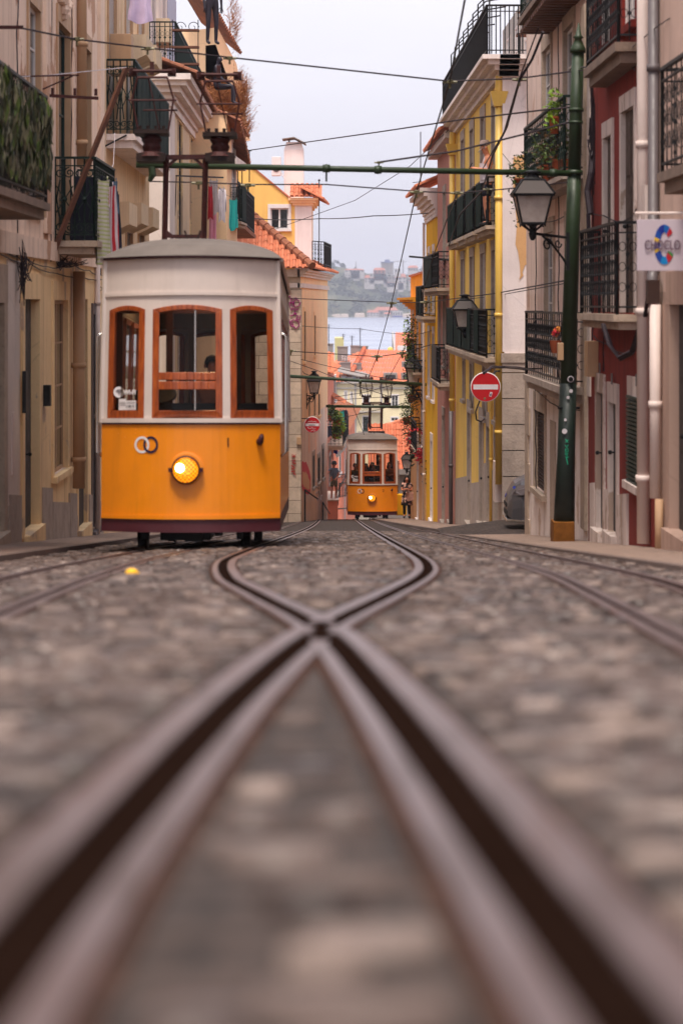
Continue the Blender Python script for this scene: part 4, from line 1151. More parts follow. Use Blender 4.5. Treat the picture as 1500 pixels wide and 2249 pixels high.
# yellow rain pipes with hopper heads
for Y in (46.62, 62.0):
    bot = -2.95 if Y > 60 else gnd(47)+1.0
    oo = .085 if Y < 50 else .14
    pipe(h, [FR.pt(Y,4.55,oo), FR.pt(Y,bot,oo)], .078 if Y < 50 else .075, 'pipe_yellow', 2.4, 12)
    m = MB(); c = FR.pt(Y, 4.02, oo); m.hexa([c+Vector((x*.10,y*.11,0)) for x,y in ((-1,-1),(1,-1),(1,1),(-1,1))], [c+Vector((x*.18,y*.17,.30)) for x,y in ((-1,-1),(1,-1),(1,1),(-1,1))]); m.tube([c+Vector((0,0,.3)), c+Vector((.02,0,.62))], .09, 10)
    m.build('hopper_head', M['pipe_yellow'], h)
pipe(h, [FR.pt(49.3,-1.4,.05), FR.pt(49.3,gnd(49),.05)], .035, 'pipe_yellow', 2, 8)
m = MB(); slab(m, FR, 46.75, 47.25, gnd(47)+.62, gnd(47)+1.45, 0, .16); m.build('meter_box', M['pipe_white'], h)
graffiti(h, SF, [[(1122,968),(1128,966),(1136,972),(1138,984),(1132,992),(1124,988),(1122,976)], [(1124,1000),(1118,1020),(1126,1014),(1136,998),(1134,1016),(1140,1004)], [(1118,1022),(1128,1024),(1136,1012)]], M['iron'], .008)
# bench on the terrace
c = Vector((xw+.62, yA-.12, 5.03)); t = thing('terrace_bench', 'brown slatted bench seen through the roof terrace railing', 'bench', c)
m = MB(); [m.bbox((c.x-.35,c.y-.05,c.z+z),(c.x+.25,c.y+.0,c.z+z+.045)) for z in (.62,.74,.86)]; m.build('backrest', M['wood_pole'], t)
m = MB(); m.bbox((c.x-.35,c.y,c.z+.42),(c.x+.25,c.y+.35,c.z+.47)); m.build('seat', M['wood_pole'], t)
for dx in (-.3,.2):
    m = MB(); m.tube([(c.x+dx,c.y+.02,c.z),(c.x+dx,c.y+.02,c.z+.45)], .02, 5); m.tube([(c.x+dx,c.y+.3,c.z),(c.x+dx,c.y+.3,c.z+.42)], .02, 5); m.build('leg', M['iron'], t)

# --- pink house
h = house('narrow old pink house between the two yellow houses', FR, 62.8, gnd(63))
yA, yB = 62.75, 72.4
ops = [(64.0,65.1,1.35,3.3),(67.6,68.8,1.35,3.3),(64.0,65.1,-1.9,.5),(67.6,68.8,-1.9,.5),(70.4,71.4,-1.9,.5),(64.3,65.5,gnd(65)+.1,-3.4),(68.2,69.3,gnd(69)+.1,-3.4)]
m = MB(); wall(m, FR, yA, yB, gnd(73)-.6, 4.75, ops, .25); shell(m, FR, yA, yB, gnd(73)-.6, 4.75, 8); m.build('wall', M['w_pink'], h)
for o in ops[:5]: window(h, FR, o, 'french', 'stone_grey', .14, .25)
for o in ops[5:]: window(h, FR, o, 'door', 'stone_grey', .16, .25, 'door_grey')
m = MB(); slab(m, FR, yA, yB+.1, 4.55, 4.75, 0, .3); m.build('cornice', M['trim_white'], h)
m = MB(); tiled(m, FR.pt(yA,4.78,.42), FR.pt(yB,4.78,.42), (1,0,.42), lambda u: 3.2); m.build('roof', M['tile'], h)
bb = balcony(h, FR, 63.2, 72.0, 0.42, .5, 1.0, 'bars', 'iron', 'stone', .2, .14); screens(bb, FR, 66.5, 71.8, .42, .5, 1)
bb = balcony(h, FR, 63.4, 68.0, -2.25, .45, 1.0, 'bars', 'iron', 'stone', .2, .14); screens(bb, FR, 64.8, 67.8, -2.25, .45, 1, 1.0, .1, 'iron')
pipe(h, [FR.pt(63.1,4.6,.12), FR.pt(63.1,gnd(63),.1)], .05, 'w_pink', 2.2, 8)
pipe(h, [FR.pt(62.95,-2.9,.12), FR.pt(62.95,gnd(63),.12)], .06, 'pipe_grey', 1.6, 8)
m = MB(); a = P(898, 563, 66); b = FR.pt(66, a.z-.1); m.tube([a, b], .03, 5); tag(m.build('flag_pole', M['iron']), 'thin black pole sticking out over the street from the pink house', 'pole')
# --- bright yellow house
h = house('bright yellow house with a curved white eave beyond the pink house', FR, 72.5, gnd(72))
yA, yB = 72.45, 80.0
ops = [(74.2,75.3,-.3,1.7),(77.2,78.3,-.3,1.7),(74.2,75.3,-3.2,-1.0),(77.2,78.3,-3.2,-1.0),(75.4,76.5,gnd(76)+.1,-4.6)]
m = MB(); wall(m, FR, yA, yB, gnd(81)-.6, 3.2, ops, .25); shell(m, FR, yA, yB, gnd(81)-.6, 3.2, 8); m.build('wall', M['w_yellow_hot'], h)
for o in ops[:4]: window(h, FR, o, 'french', 'trim_white', .14, .25)
window(h, FR, ops[4], 'door', 'trim_white', .16, .25, 'door_grey')
m = MB()
for i in range(7):
    z0 = 2.75+i*.13; o = .06+.5*(1-math.cos(i/6*math.pi/2)); slab(m, FR, yA-.05, yB+o*.8, z0, z0+.131, -.1, o)
m.build('cornice', M['trim_white'], h)
m = MB(); tiled(m, FR.pt(yA,3.7,.66), FR.pt(yB+.5,3.7,.66), (1,0,.45), lambda u: 3.5); m.build('roof', M['tile'], h)
bb = balcony(h, FR, 73.6, 78.9, -.45, .45, 1.0, 'bars', 'iron', 'stone', .2, .16); screens(bb, FR, 74.4, 78.7, -.45, .45, 2, .98, .5)
pipe(h, [FR.pt(79.6,2.8,.1), FR.pt(79.6,gnd(80),.1)], .05, 'trim_white', 2.2, 8)
m = MB(); p = FR.pt(79.9, 4.1, .2); m.tube([p, p+Vector((0,0,1.9))], .018, 5); a = P(906,401,80); b = P(957,396,80); m.tube([a,b], .014, 4)
for k in range(7): q = Vector(a).lerp(b, (k+.5)/7); m.tube([q+Vector((0,-.2,0)), q+Vector((0,.2,0))], .008, 4)
tag(m.build('tv_aerial', M['wire']), 'long horizontal television aerial above the bright yellow eave', 'aerial')
# --- orange house
ORANGE = h = house('orange house at the end of the right row, with graffiti and plants', FR, 80.1, gnd(80))
yA, yB = 80.05, 93.5
ops = [(82.4,83.4,-2.4,-.5),(86.2,87.2,-2.4,-.5),(90.2,91.2,-2.4,-.5),(82.4,83.4,-5.2,-3.2),(86.0,87.0,gnd(87)+.1,-5.2)]
m = MB(); wall(m, FR, yA, yB, gnd(94)-1.5, 1.06, ops, .22, 0, [(-20,-5.9,1)]); shell(m, FR, yA, yB, gnd(94)-1.5, 1.06, 9); m.build('wall', [M['w_orange'], M['w_orange_low']], h)
for o in ops[:4]: window(h, FR, o, 'sash', 'trim_white', .14, .22)
window(h, FR, ops[4], 'door', 'trim_white', .16, .22, 'door_grey')
m = MB()
for i in range(5): slab(m, FR, yA+.3, yB+.1, -.25+i*.09, -.16+i*.09, 0, .12+.11*i)
m.build('cornice', M['w_orange'], h)
m = MB(); slab(m, FR, yA-.05, yB+.12, 1.06, 1.13, -8, .08); m.build('roof', M['tile'], h)
bb = balcony(h, FR, 81.6, 88.2, -2.5, .4, 1.0, 'bars', 'iron_green', 'stone', .2, .16)
bb2 = balcony(h, FR, 81.2, 85.4, -5.3, .35, 1.0, 'bars', 'iron', 'stone', .16, .16)
graffiti(h, FR, [[(931,1005),(934,1030)],[(928,1016),(936,1012)],[(926,1024),(936,1030)],[(930,1034),(933,1048),(936,1036)],[(925,1040),(935,1052)],[(928,1058),(936,1062)],[(932,1052),(930,1068)]], M['black'], .025)
pot('big trailing plant on the upper iron rail of the orange house', FR, 84.2, -1.6, .40, .16, 900, .055, 1.5, ('leaf','leaf_light','leaf_dark'), .7)
pot('leafy green plant on the orange house above the wreath', FR, 82.9, -3.6, .38, .16, 700, .05, .9, ('leaf','leaf_dark'), .5)
pot('hanging basket plant between balconies of the orange house', FR, 82.0, -2.6, .42, .14, 420, .05, .5, ('leaf_light','leaf'), .35)
pot('dark ivy-like plant low on the orange house beside the far green post', FR, 86.5, -4.6, .42, .15, 700, .05, 1.2, ('leaf','leaf_dark'), .5)
c = FR.pt(80.9, -4.9, .3); m = MB()
for k in range(70):
    a = k/70*6.28; m.leaf(c+Vector((math.cos(a)*.30+random.gauss(0,.03), random.gauss(0,.05), math.sin(a)*.42+random.gauss(0,.03))), .09, 0 if k % 3 else 1)
bush(m, c+Vector((.12,0,-.55)), (.16,.1,.3), 70, .1, (0,)); bush(m, c+Vector((-.15,0,-.6)), (.1,.1,.35), 40, .09, (1,))
tag(m.build('wreath', [M['c_red'], M['leaf_dark']]), 'red and green hanging garland on the orange house corner', 'garland')
# ------------------------------------------------------------------ left side of the street
FL = Fac(-3.94, -.01, -1)
def fl(x0, x1, y0, y1): return rect(FL, x0, x1, y0, y1)
# --- beige house at the left edge
h = house('old beige house at the left edge with laundry on its iron balcony', FL, 28, gnd(28))
yA, yB = 19.5, 41.4
ups = [(30.9, 32.1, 1.3, 4.1), (34.35, 35.95, .95, 4.25), (37.8, 39.2, .95, 4.3), (25.2, 26.6, 1.3, 4.0)]
gr = [(30.4, 32.0, gnd(31)+.12, .05), (33.8, 35.6, gnd(34)+.95, .04), (37.2, 38.6, gnd(38)+.15, .06), (27.0, 28.4, gnd(28)+.1, .0), (39.6, 40.4, gnd(40)+.1, -.2)]
m = MB(); wall(m, FL, yA, yB, gnd(42)-.6, 9, ups+gr, .38, 0, [(-9,.86,1)]); shell(m, FL, yA, yB, gnd(42)-.6, 9, 8)
m.build('wall', [M['w_beige'], M['w_ochre']], h)
window(h, FL, ups[0], 'french', 'pipe_beige', .16, .3); window(h, FL, ups[1], 'french', 'pipe_beige', .16, .36, 'shutter_green', nm='window')
window(h, FL, ups[2], 'french', 'pipe_beige', .16, .36, 'shutter_green', nm='window'); window(h, FL, ups[3], 'french', 'pipe_beige', .16, .3)
window(h, FL, gr[0], 'door', 'w_ochre', .22, .38, 'door_grey'); window(h, FL, gr[1], 'half', 'w_ochre', .18, .3, 'pipe_beige')
window(h, FL, gr[2], 'gate', 'w_ochre', .16, .3, 'steelgate'); window(h, FL, gr[3], 'door', 'stone', .3, .38, 'door_wood'); window(h, FL, gr[4], 'dark', 'pipe_grey', .12, .3)
for a, b, k in ((19.5,26.6,.6),(28.85,30.0,.62),(32.3,33.5,.75),(33.55,35.85,.55),(35.9,36.9,.7),(38.9,39.4,.7),(40.6,41.4,.6)): plinth(h, FL, a, b, k, 'stone_grey', .035)
m = MB(); slab(m, FL, 28.75, 29.9, prof(29)+.5, .55, -.02, .02); m.build('pilaster', M['w_white_l'], h)
m = MB(); slab(m, FL, 19.5, 41.4, .62, .90, 0, .05); slab(m, FL, 32.6, 33.2, 1.0, 9, 0, .05); slab(m, FL, 40.6, 41.35, .9, 9, 0, .06); slab(m, FL, 36.3, 36.6, 1.0, 9, 0, .04)
m.build('moulding', M['w_beige'], h)
m = MB()
for k in range(26):
    a = random.random()*6.28; p = FL.pt(34.6+math.cos(a)*.5*random.random()+.2, 4.62+math.sin(a)*.3*random.random(), .05); m.ball(p, random.uniform(.05,.1), 6)
m.build('plaster_ornament', M['w_beige'], h)
pipe(h, [FL.pt(36.95, 9, .1), FL.pt(36.95, 2.2, .1)], .085, 'pipe_beige', 1.6); pipe(h, [FL.pt(36.35, .5, .12), FL.pt(36.3, gnd(36)+.75, .12)], .10, 'pipe_beige', 1.5)
pipe(h, [FL.pt(40.0, 2.0, .06), FL.pt(40.0, gnd(40), .06)], .05, 'pipe_white', 2)
m = MB(); slab(m, FL, 29.9, 30.1, -1.45, -.9, .05, .1); m.build('letter_box', M['iron'], h)
m = MB(); slab(m, FL, 32.6, 32.75, -1.48, -1.18, .0, .1); m.build('bell_box', M['iron'], h)
m = MB(); slab(m, FL, 29.05, 29.25, -2.2, -1.4, .0, .04); m.build('name_plate', M['pipe_white'], h)
# near balcony wrapped in leaf screen
b1 = balcony(h, FL, 21.8, 28.05, 1.22, .64, 1.30, 'bars', 'iron', 'concrete', .20, .14)
m = MB()
for k in range(1250):
    u = random.uniform(22, 28.02); z = random.uniform(1.42, 2.40); c = FL.pt(u, z, .64+random.uniform(-.01,.03))
    d = Vector((random.gauss(0,.12), random.gauss(0,.38), -1)).normalized(); e = Vector((random.gauss(0,.5),1,random.gauss(0,.2))).normalized(); s = random.uniform(.08,.16)
    m.face([c-d*s, c+e*s*.35, c+d*s, c-e*s*.35], random.choice((0,0,0,1,1,2)))
for k in range(460):
    c = FL.pt(28.03+random.uniform(-.01,.02), random.uniform(1.42,2.40), random.uniform(.02,.64)); d = Vector((random.gauss(0,.3), random.gauss(0,.1), -1)).normalized(); e = Vector((1,random.gauss(0,.5),0)).normalized(); s = random.uniform(.05,.11)
    m.face([c-d*s, c+e*s*.35, c+d*s, c-e*s*.35], random.choice((0,0,1,2)))
m.build('leaf_screen', [M['leaf_grey'], M['leaf_dark'], M['leaf']], b1)
# scroll balcony with washing
b2 = balcony(h, FL, 34.0, 37.3, .93, .64, 1.24, 'scroll', 'iron_green', 'stone', .20)
m = MB(); slab(m, FL, 34.06, 37.25, 1.05, 1.95, .585, .592); m.build('screen', M['dark'], b2)
def garment(label, P0, w, hgt, mat, cat, name, ax=Vector((1,0,0)), shape='sheet', n_=9, rows=8, fold=.035, grp='washing hung out to dry'):
    """pegged cloth with folds; P0 = top centre, ax = direction of the line"""
    P0 = Vector(P0); ax = Vector(ax).normalized(); nr = Vector((-ax.y, ax.x, 0))
    m = MB(); ph = random.random()*6
    def prof_(v):
        if shape == 'shirt': return (.62+.38*min(1, v*5)) if v < .28 else .72
        if shape == 'trousers': return .9-.1*v
        return .82+.18*v+.05*math.sin(v*7+ph)
    def pt(i, j, s=1):
        u = i/n_*2-1; v = j/rows
        p = P0+ax*(u*w/2*prof_(v))-Vector((0,0,1))*(v*hgt*(1+.06*math.sin(u*3+ph))+(.03*hgt*(1-u*u) if v < .05 else 0))
        return p+nr*(fold*(.25+v)*math.sin(u*5.5+ph+v*1.4)+.008*s)
    for s in (1,-1):
        for i in range(n_):
            for j in range(rows):
                u = (i+.5)/n_*2-1
                if shape == 'trousers' and abs(u) < .1 and j > 2: continue
                m.face([pt(i,j,s), pt(i+1,j,s), pt(i+1,j+1,s), pt(i,j+1,s)])
    if shape == 'shirt':
        for sg in (1,-1):
            a = P0+ax*(sg*w*.36)-Vector((0,0,.06*hgt)); m.tube([a, a+ax*(sg*w*.12)-Vector((0,0,.32*hgt)), a+ax*(sg*w*.10)-Vector((0,0,.66*hgt))], [w*.11,w*.10,w*.08], 8)
    for sg in (-.7,.7):
        q = P0+ax*(sg*w/2*prof_(0)); m.box(q+Vector((0,0,.01)), (.015,.015,.07))
    return tag(m.build(name, M[mat], smooth=True), label, cat, grp)
def ob(px, py, Y): return P(px, py, Y)
AX = Vector((-.01,1,0)); AW = Vector((.24,1,0))
garment('pale plaid cloth hanging at the near end of the left balcony', P(226,392,34.8), .75, 1.25, 'c_plaid', 'cloth', 'plaid_cloth', AW)
garment('white and red striped sheet hanging low over the near tram roof', P(238,405,35.8), .85, 1.2, 'c_stripe', 'sheet', 'striped_sheet', AW)
garment('grey blue cloth pegged at the far end of the left balcony', P(248,396,37.0), .6, .55, 'c_denim', 'cloth', 'blue_cloth', AW)
garment('long dark navy cloth hanging behind the striped sheet', P(253,425,37.3), .5, 1.0, 'c_navy', 'cloth', 'dark_cloth', AW)
garment('grey towel hanging under the plaid cloth beside the tram roof', P(231,455,35.2), .7, .85, 'c_grey', 'towel', 'grey_towel', AW)
garment('dark navy trousers hanging inside the scroll balcony', P(195,385,34.9), .55, 1.15, 'c_navy', 'trousers', 'dark_trousers', Vector((1,0,0)), 'sheet')
# wooden plank, cloth lines and iron line brackets
m = MB(); m.tube([P(116,560,33.9), P(278,150,34.2)], .045, 4); tag(m.build('wooden_pole', M['wood_pole']), 'long brown wooden pole leaning out past the left scroll balcony', 'pole')
m = MB(); m.tube([P(50,168,29), P(110,165,31), P(180,158,33), P(278,148,34.2)], .008, 4); tag(m.build('cloth_line', M['c_white']), 'pale cord from the wooden pole tip to the left wall', 'cord')
m = MB(); m.tube([P(253,292,42), P(250,360,40), P(245,375,37)], .007, 4); tag(m.build('cord', M['c_white']), 'pale cord hanging from the white balcony to the washing', 'cord')
def bracket(label, pts, r, pegs=()):
    m = MB()
    for a, b in pts: m.tube([a, b], r, 4)
    for q in pegs: m.tube([q, Vector(q)+Vector((0,0,.09))], r*.8, 5)
    tag(m.build('line_bracket', M['iron_rust']), label, 'bracket', 'iron clothes line brackets on the left wall')
bracket('thin iron arm with a diagonal brace over the leaf covered balcony', [(P(45,168,29.5), P(174,165,29.8)), (P(95,196,29.6), P(160,167,29.8))], .014)
bracket('thick rusty iron arm with three pegs over the leaf covered balcony', [(P(110,210,30.0), P(217,216,30.0))], .028, [P(116,208,30), P(165,209,30), P(211,210,30)])
bracket('green iron arm at the top left holding the span wire', [(P(-12,60,27), P(52,60,27))], .028)
# cables clipped along the fronts
def clipped(bld, fac, runs, r=.009):
    m = MB()
    for pts in runs:
        out = []
        for (u0, z0), (u1, z1) in zip(pts, pts[1:]):
            for i in range(6): t_ = i/6; out.append(fac.pt(u0+(u1-u0)*t_, z0+(z1-z0)*t_-.03*math.sin(math.pi*((t_*2) % 1)), .03+.012*math.sin(t_*17)))
        out.append(fac.pt(*pts[-1], .03)); m.tube(out, r, 4)
    m.build('wall_cable', M['wire'], bld)
clipped(h, FL, [[(28,.66),(33,.52),(36.5,.60),(41.2,.5)],[(28,.60),(34,.44),(41.2,.42)],[(33.3,.6),(33.35,8)],[(40.9,.5),(40.9,7)],[(37.1,.5),(37.0,-1.6)],[(29.6,.6),(29.5,3.5),(30.2,5)],[(35.9,1.0),(36.1,4.8)]])
# tangled telephone cables
def tangle(label, cx, cy, Y, sx, sy, n_, r=.006, seedn=0, cat='cables'):
    m = MB()
    for k in range(n_):
        a = [P(cx+random.gauss(0,sx), cy+random.gauss(0,sy), Y+random.uniform(-.15,.15)) for _ in range(5)]
        pts = []
        for i in range(len(a)-1):
            for t in (0,.25,.5,.75): 
                q = a[i].lerp(a[i+1], t); q.z -= .08*math.sin(math.pi*t); pts.append(q)
        m.tube(pts, r, 4)
    tag(m.build('cable_tangle', M['wire']), label, cat, 'tangled telephone cables')
tangle('tangled dark cables on the left wall above the first doors', 52, 590, 29.6, 9, 34, 14)
tangle('cable knot under the left scroll balcony', 130, 572, 34.3, 26, 6, 12)
tangle('dark cable bundle beside the near tram at the left', 214, 590, 41.0, 4, 36, 10)
tangle('mess of cables coming down between the red and cream houses', 1303, 290, 31.2, 6, 60, 22, .01)
m = MB(); m.tube([P(1296,470,31.0), P(1290,420,31.1), P(1298,380,31.1), P(1302,330,31.2)], .05, 7); m.tube([P(1293,540,31.0), P(1291,470,31.0)], .03, 6)
tag(m.build('cable_bundle', M['wire']), 'thick black cable bundle running down beside the green post', 'cables')
m = MB(); m.tube([P(1322,712,27.6), P(1335,755,27.4), P(1358,785,27.0), P(1385,772,26.6), P(1400,725,26.2), P(1416,690,25.8), P(1424,640,25.4)], .022, 6); m.tube([P(1326,712,27.6), P(1345,765,27.4), P(1362,790,27.0), P(1390,775,26.6), P(1404,722,26.2), P(1420,690,25.8)], .018, 6)
tag(m.build('cable_loop', M['wire']), 'black cable loop drooping under the red house balcony', 'cables')
# --- cream house with blinds
h = house('cream house with roller blinds and a white balcony, behind the near tram', FL, 41.5, gnd(41.5))
yA, yB = 41.45, 53.0
W1 = [(42.6,44.2,3.25,7),(46.4,48.0,3.25,7),(49.6,51.2,3.25,7)]; W2 = [(43.6,44.9,-.6,1.35),(46.6,48.0,-.6,1.45),(49.8,51.2,-.6,1.5)]
m = MB(); wall(m, FL, yA, yB, gnd(53)-.6, 9, W1+W2, .25); shell(m, FL, yA, yB, gnd(53)-.6, 9, 8); m.build('wall', M['w_cream_l'], h)
for o in W1: window(h, FL, o, 'blind', 'pipe_beige', .12, .2, 'blind')
for o in W2: window(h, FL, o, 'blind', 'pipe_beige', .12, .2, 'blind_dark')
for k, (u, z) in enumerate(((44.3,1.5),(47.3,1.62),(50.5,1.66),(48.6,5.2),(51.4,5.3))):
    m = MB(); slab(m, FL, u-.95, u+.95, z, z+.42, 0, .34); m.hexa([FL.pt(u-.95,z-.16,0), FL.pt(u+.95,z-.16,0), FL.pt(u+.95,z-.001,.34), FL.pt(u-.95,z-.001,.34)], [FL.pt(u-.95,z,0), FL.pt(u+.95,z,0), FL.pt(u+.95,z,.34), FL.pt(u-.95,z,.34)])
    m.build('blind_box', M['w_pale'], h)
bb = balcony(h, FL, 42.3, 52.0, 3.14, .56, 1.38, 'scroll', 'iron_green', 'trim_white', .26)
screens(bb, FL, 42.7, 51.9, 3.14, .56, 3, 1.34, .06)
c = FL.pt(43.0, 3.14, .3); m = MB(); m.bbox((c.x-.28,c.y-.2,c.z+1.15),(c.x+.12,c.y+.3,c.z+1.92)); tag(m.build('cardboard_box', M['pipe_beige'], bevel=.01), 'brown box standing on the white balcony behind the blinds', 'box')
garment('orange brown cloth hung over the green balcony screen', P(312,170,44.5), .32, 1.15, 'c_orange', 'cloth', 'orange_cloth', AX)
garment('pale lilac sheet hanging at the top from the cream house', P(309,-20,45.0), .5, .62, 'c_lilac', 'sheet', 'lilac_sheet', Vector((1,.3,0)))
m = MB(); m.tube([P(214,330,42), P(278,297,42.3)], .02, 4); tag(m.build('iron_strut', M['iron']), 'dark iron strut bracing the white balcony slab', 'strut')
# --- house C : set back side wall, heavy cornice, attic
FC = Fac(-3.94,-.01,-1)
h = house('pale yellow house with a heavy white cornice and a balcony full of washing', FL, 59.7, gnd(60))
yA, yB = 59.7, 75.6
W = [(63.8,65.6,.55,5.1),(69.8,72.0,.55,5.1),(63.8,65.6,-3.5,-.8),(69.8,72,-3.5,-.8)]
m = MB(); wall(m, FL, yA, yB, gnd(76)-.6, 6, W, .25, 0); xw = FL.pt(yA,0).x
SFc = Front(yA); wall(m, SFc, xw-9, xw, gnd(60)-.6, 6.0, (), mi=1)
m.face([FL.pt(yB,-8), FL.pt(yB,6), FL.pt(yB,6)-Vector((9,0,0)), FL.pt(yB,-8)-Vector((9,0,0))])
m.face([FL.pt(yA,6),FL.pt(yB,6),FL.pt(yB,6)-Vector((9,0,0)),FL.pt(yA,6)-Vector((9,0,0))])
m.build('wall', [M['w_pale'], M['w_white_l']], h)
for o in W[:2]: window(h, FL, o, 'french', 'w_ochre', .14, .22, 'door_grey', nm='window')
for o in W[2:]: window(h, FL, o, 'french', 'stone', .16, .22)
m = MB(); slab(m, FL, yA-.03, yA+2.2, gnd(60), 5.3, -.02, .04); m.build('pilaster', M['trim_white'], h)
m = MB()
for i, (z0, z1, o) in enumerate(((5.15,5.35,.08),(5.35,5.5,.16),(5.5,5.66,.34),(5.66,5.8,.5),(5.8,5.96,.62))):
    slab(m, FL, yA-o, yB, z0, z1, -.3, o); m.bbox((xw-5, yA-o*.8, z0+.002), (xw+.05, yA+.1, z1-.002))
m.build('cornice', M['trim_white'], h)
m = MB(); tiled(m, FL.pt(yA-.5,5.98,.74), FL.pt(yB,5.98,.74), (-1,0,.38), lambda u: 1.5, w=.24); m.build('roof', M['tile_moss'], h)
FA = Fac(-4.75,-.01,-1)
Wa = [(61.2,62.6,6.2,9.6),(64.6,66.0,6.2,9.6),(69,70.5,6.2,9.6)]
m = MB(); wall(m, FA, yA+.1, yB, 6.0, 10, Wa, .2, 0); shell(m, FA, yA+.1, yB, 6.0, 10, 7); wall(m, Front(yA+.09), xw-6, FA.pt(yA,0).x, 6.0, 10, (), mi=1); m.build('attic_wall', [M['w_white_l'], M['w_cream_l']], h)
for o in Wa: window(h, FA, o, 'blind', 'trim_white', .14, .15, 'blind')
m = MB(); slab(m, FA, 66.4, 68.0, 7.6, 8.3, 0, .4); m.build('blind_box', M['w_pale'], h)
m = MB(); slab(m, FA, 71.5, 75.6, 6.2, 10, 0, .03); m.build('panel', simple('pale_blue', C(168,170,190), .6), h)
m = MB(); railing(m, [FA.pt(60.4,6.25,.0), FA.pt(60.4,6.25,.95), FA.pt(75.4,6.25,.95)], 1.2, .12, 'bars', .012); m.build('terrace_railing', M['iron_green'], h)
m = MB(); m.bbox((xw-3.2, yA-.32, 5.98),(xw-.5, yA-.06, 6.5)); m.build('parapet', M['w_grey_far'], h)
# plant stand with shelves on the terrace
p = P(412,130,60.2); t = thing('plant_stand', 'iron plant stand with brown shelves on the left roof terrace', 'plant stand', (p.x,60.3,6.25))
for i, z in enumerate((6.3, 6.75, 7.2)):
    m = MB(); m.bbox((p.x-.42,60.25,z),(p.x+.3,60.5,z+.05)); m.build('shelf', M['wood_pole'], t)
m = MB()
for dx in (-.4,.28): m.tube([(p.x+dx,60.3,6.2),(p.x+dx,60.3,7.5)], .012, 4); scroll(m, Vector((p.x+dx*.5,60.3,7.3)), Vector((1,0,0)), Vector((0,0,1)), .16, 1.2, .01)
m.build('frame', M['iron'], t)
# low balcony with drying rack
bb = balcony(h, FL, 62.0, 76.0, .52, .66, 1.25, 'scroll', 'iron', 'stone_grey', .3); screens(bb, FL, 66.0, 75.6, .52, .66, 2, 1.2, .1, 'iron')
m = MB(); m.tube([P(388,386,62.2), P(490,390,66)], .03, 4); m.tube([P(385,474,62.2), P(388,386,62.2)], .012, 4); tag(m.build('line_bracket', M['iron']), 'dark iron bar above the lower left balcony carrying the washing', 'bracket', 'iron clothes line brackets on the left wall')
garment('red cloth at the left end of the far washing line', P(462,408,66.5), .16, .95, 'c_red', 'cloth', 'red_cloth', Vector((1,.5,0)))
garment('large grey white sheet on the far washing line', P(470,395,66.6), .3, 1.0, 'c_grey', 'sheet', 'grey_sheet', Vector((1,.4,0)))
garment('long pink towel hanging down to the near tram roof', P(468,452,66.8), .24, 1.15, 'c_pink', 'towel', 'pink_towel', Vector((1,.4,0)))
garment('white shirt on the far washing line', P(488,412,68), .26, 1.0, 'c_white', 'shirt', 'white_shirt', Vector((1,.5,0)), 'shirt')
garment('turquoise shorts at the right end of the far washing line', P(513,438,70), .33, .92, 'c_teal', 'shorts', 'turquoise_shorts', Vector((1,.6,0)), 'sheet')
m = MB(); m.tube([P(440,403,64), P(476,407,66.5), P(500,430,69), P(525,436,70.4)], .006, 4); tag(m.build('cloth_line', M['wire']), 'thin line carrying the shirt and the turquoise shorts', 'cord')
# --- house D: shabby house with weeds on its roofs
FD = Fac(-6.6, .042, -1)
h = house('shabby peach house with dry weeds growing along its tiled eaves', FD, 72, gnd(72))
yA, yB = 71.5, 75.2
m = MB(); W = [(73.2,74.4,2.9,5.2),(73.4,74.6,-.6,1.6)]
wall(m, FD, yA, yB, gnd(83)-.6, 6.0, W, .2, 0); shell(m, FD, yA, yB, gnd(83)-.6, 6.0, 5); m.build('wall', M['w_peach'], h)
for o in W: window(h, FD, o, 'french', 'trim_white', .14, .2)
m = MB(); tiled(m, FD.pt(yA,5.7,.4), FD.pt(yB,4.6,.4), (-1,0,.45), lambda u: 2.2, w=.24); m.build('roof', M['tile_moss'], h)
m = MB(); slab(m, FD, yA, yB, 4.35, 4.6, 0, .3); m.build('cornice', M['trim_white'], h)
m = MB(); tiled(m, P(478,30,79), P(528,118,83), (-.6,.2,.5), lambda u: 2.0, w=.24); m.build('roof', M['tile_moss'], h)
m = MB(); a = P(486,50,80); m.hexa([P(478,60,80), P(520,140,83), P(545,300,83)+Vector((0,2,0)), P(478,320,80)], [Vector(q)+Vector((-1.5,1.5,0)) for q in (P(478,60,80), P(520,140,83), P(545,300,83)+Vector((0,2,0)), P(478,320,80))]); m.build('gable_wall', M['w_peach'], h)
m = MB(); tiled(m, P(490,195,74), P(547,302,80), (-.7,.2,.35), lambda u: 1.6, w=.24); m.build('roof', M['tile_moss'], h)
bb = balcony(h, FD, 72.6, 75.0, 2.6, .35, 1.2, 'bars', 'iron_green', 'stone', .16, .1); screens(bb, FD, 73.2, 75, 2.6, .35, 1, 1.15, .1)
bb = balcony(h, FD, 72.2, 82.4, 1.95+.05, .42, 1.15, 'bars', 'iron', 'concrete', .2, .1) if False else None
F2 = Fac(-5.75, .0335, -1)
m2 = MB(); p = P(540,470,80)
bb = balcony(h, FD, 76.2, 82.6, 3.05-.1, .75, 1.5, 'bars', 'iron', 'tile_moss', .2, .09) if False else None
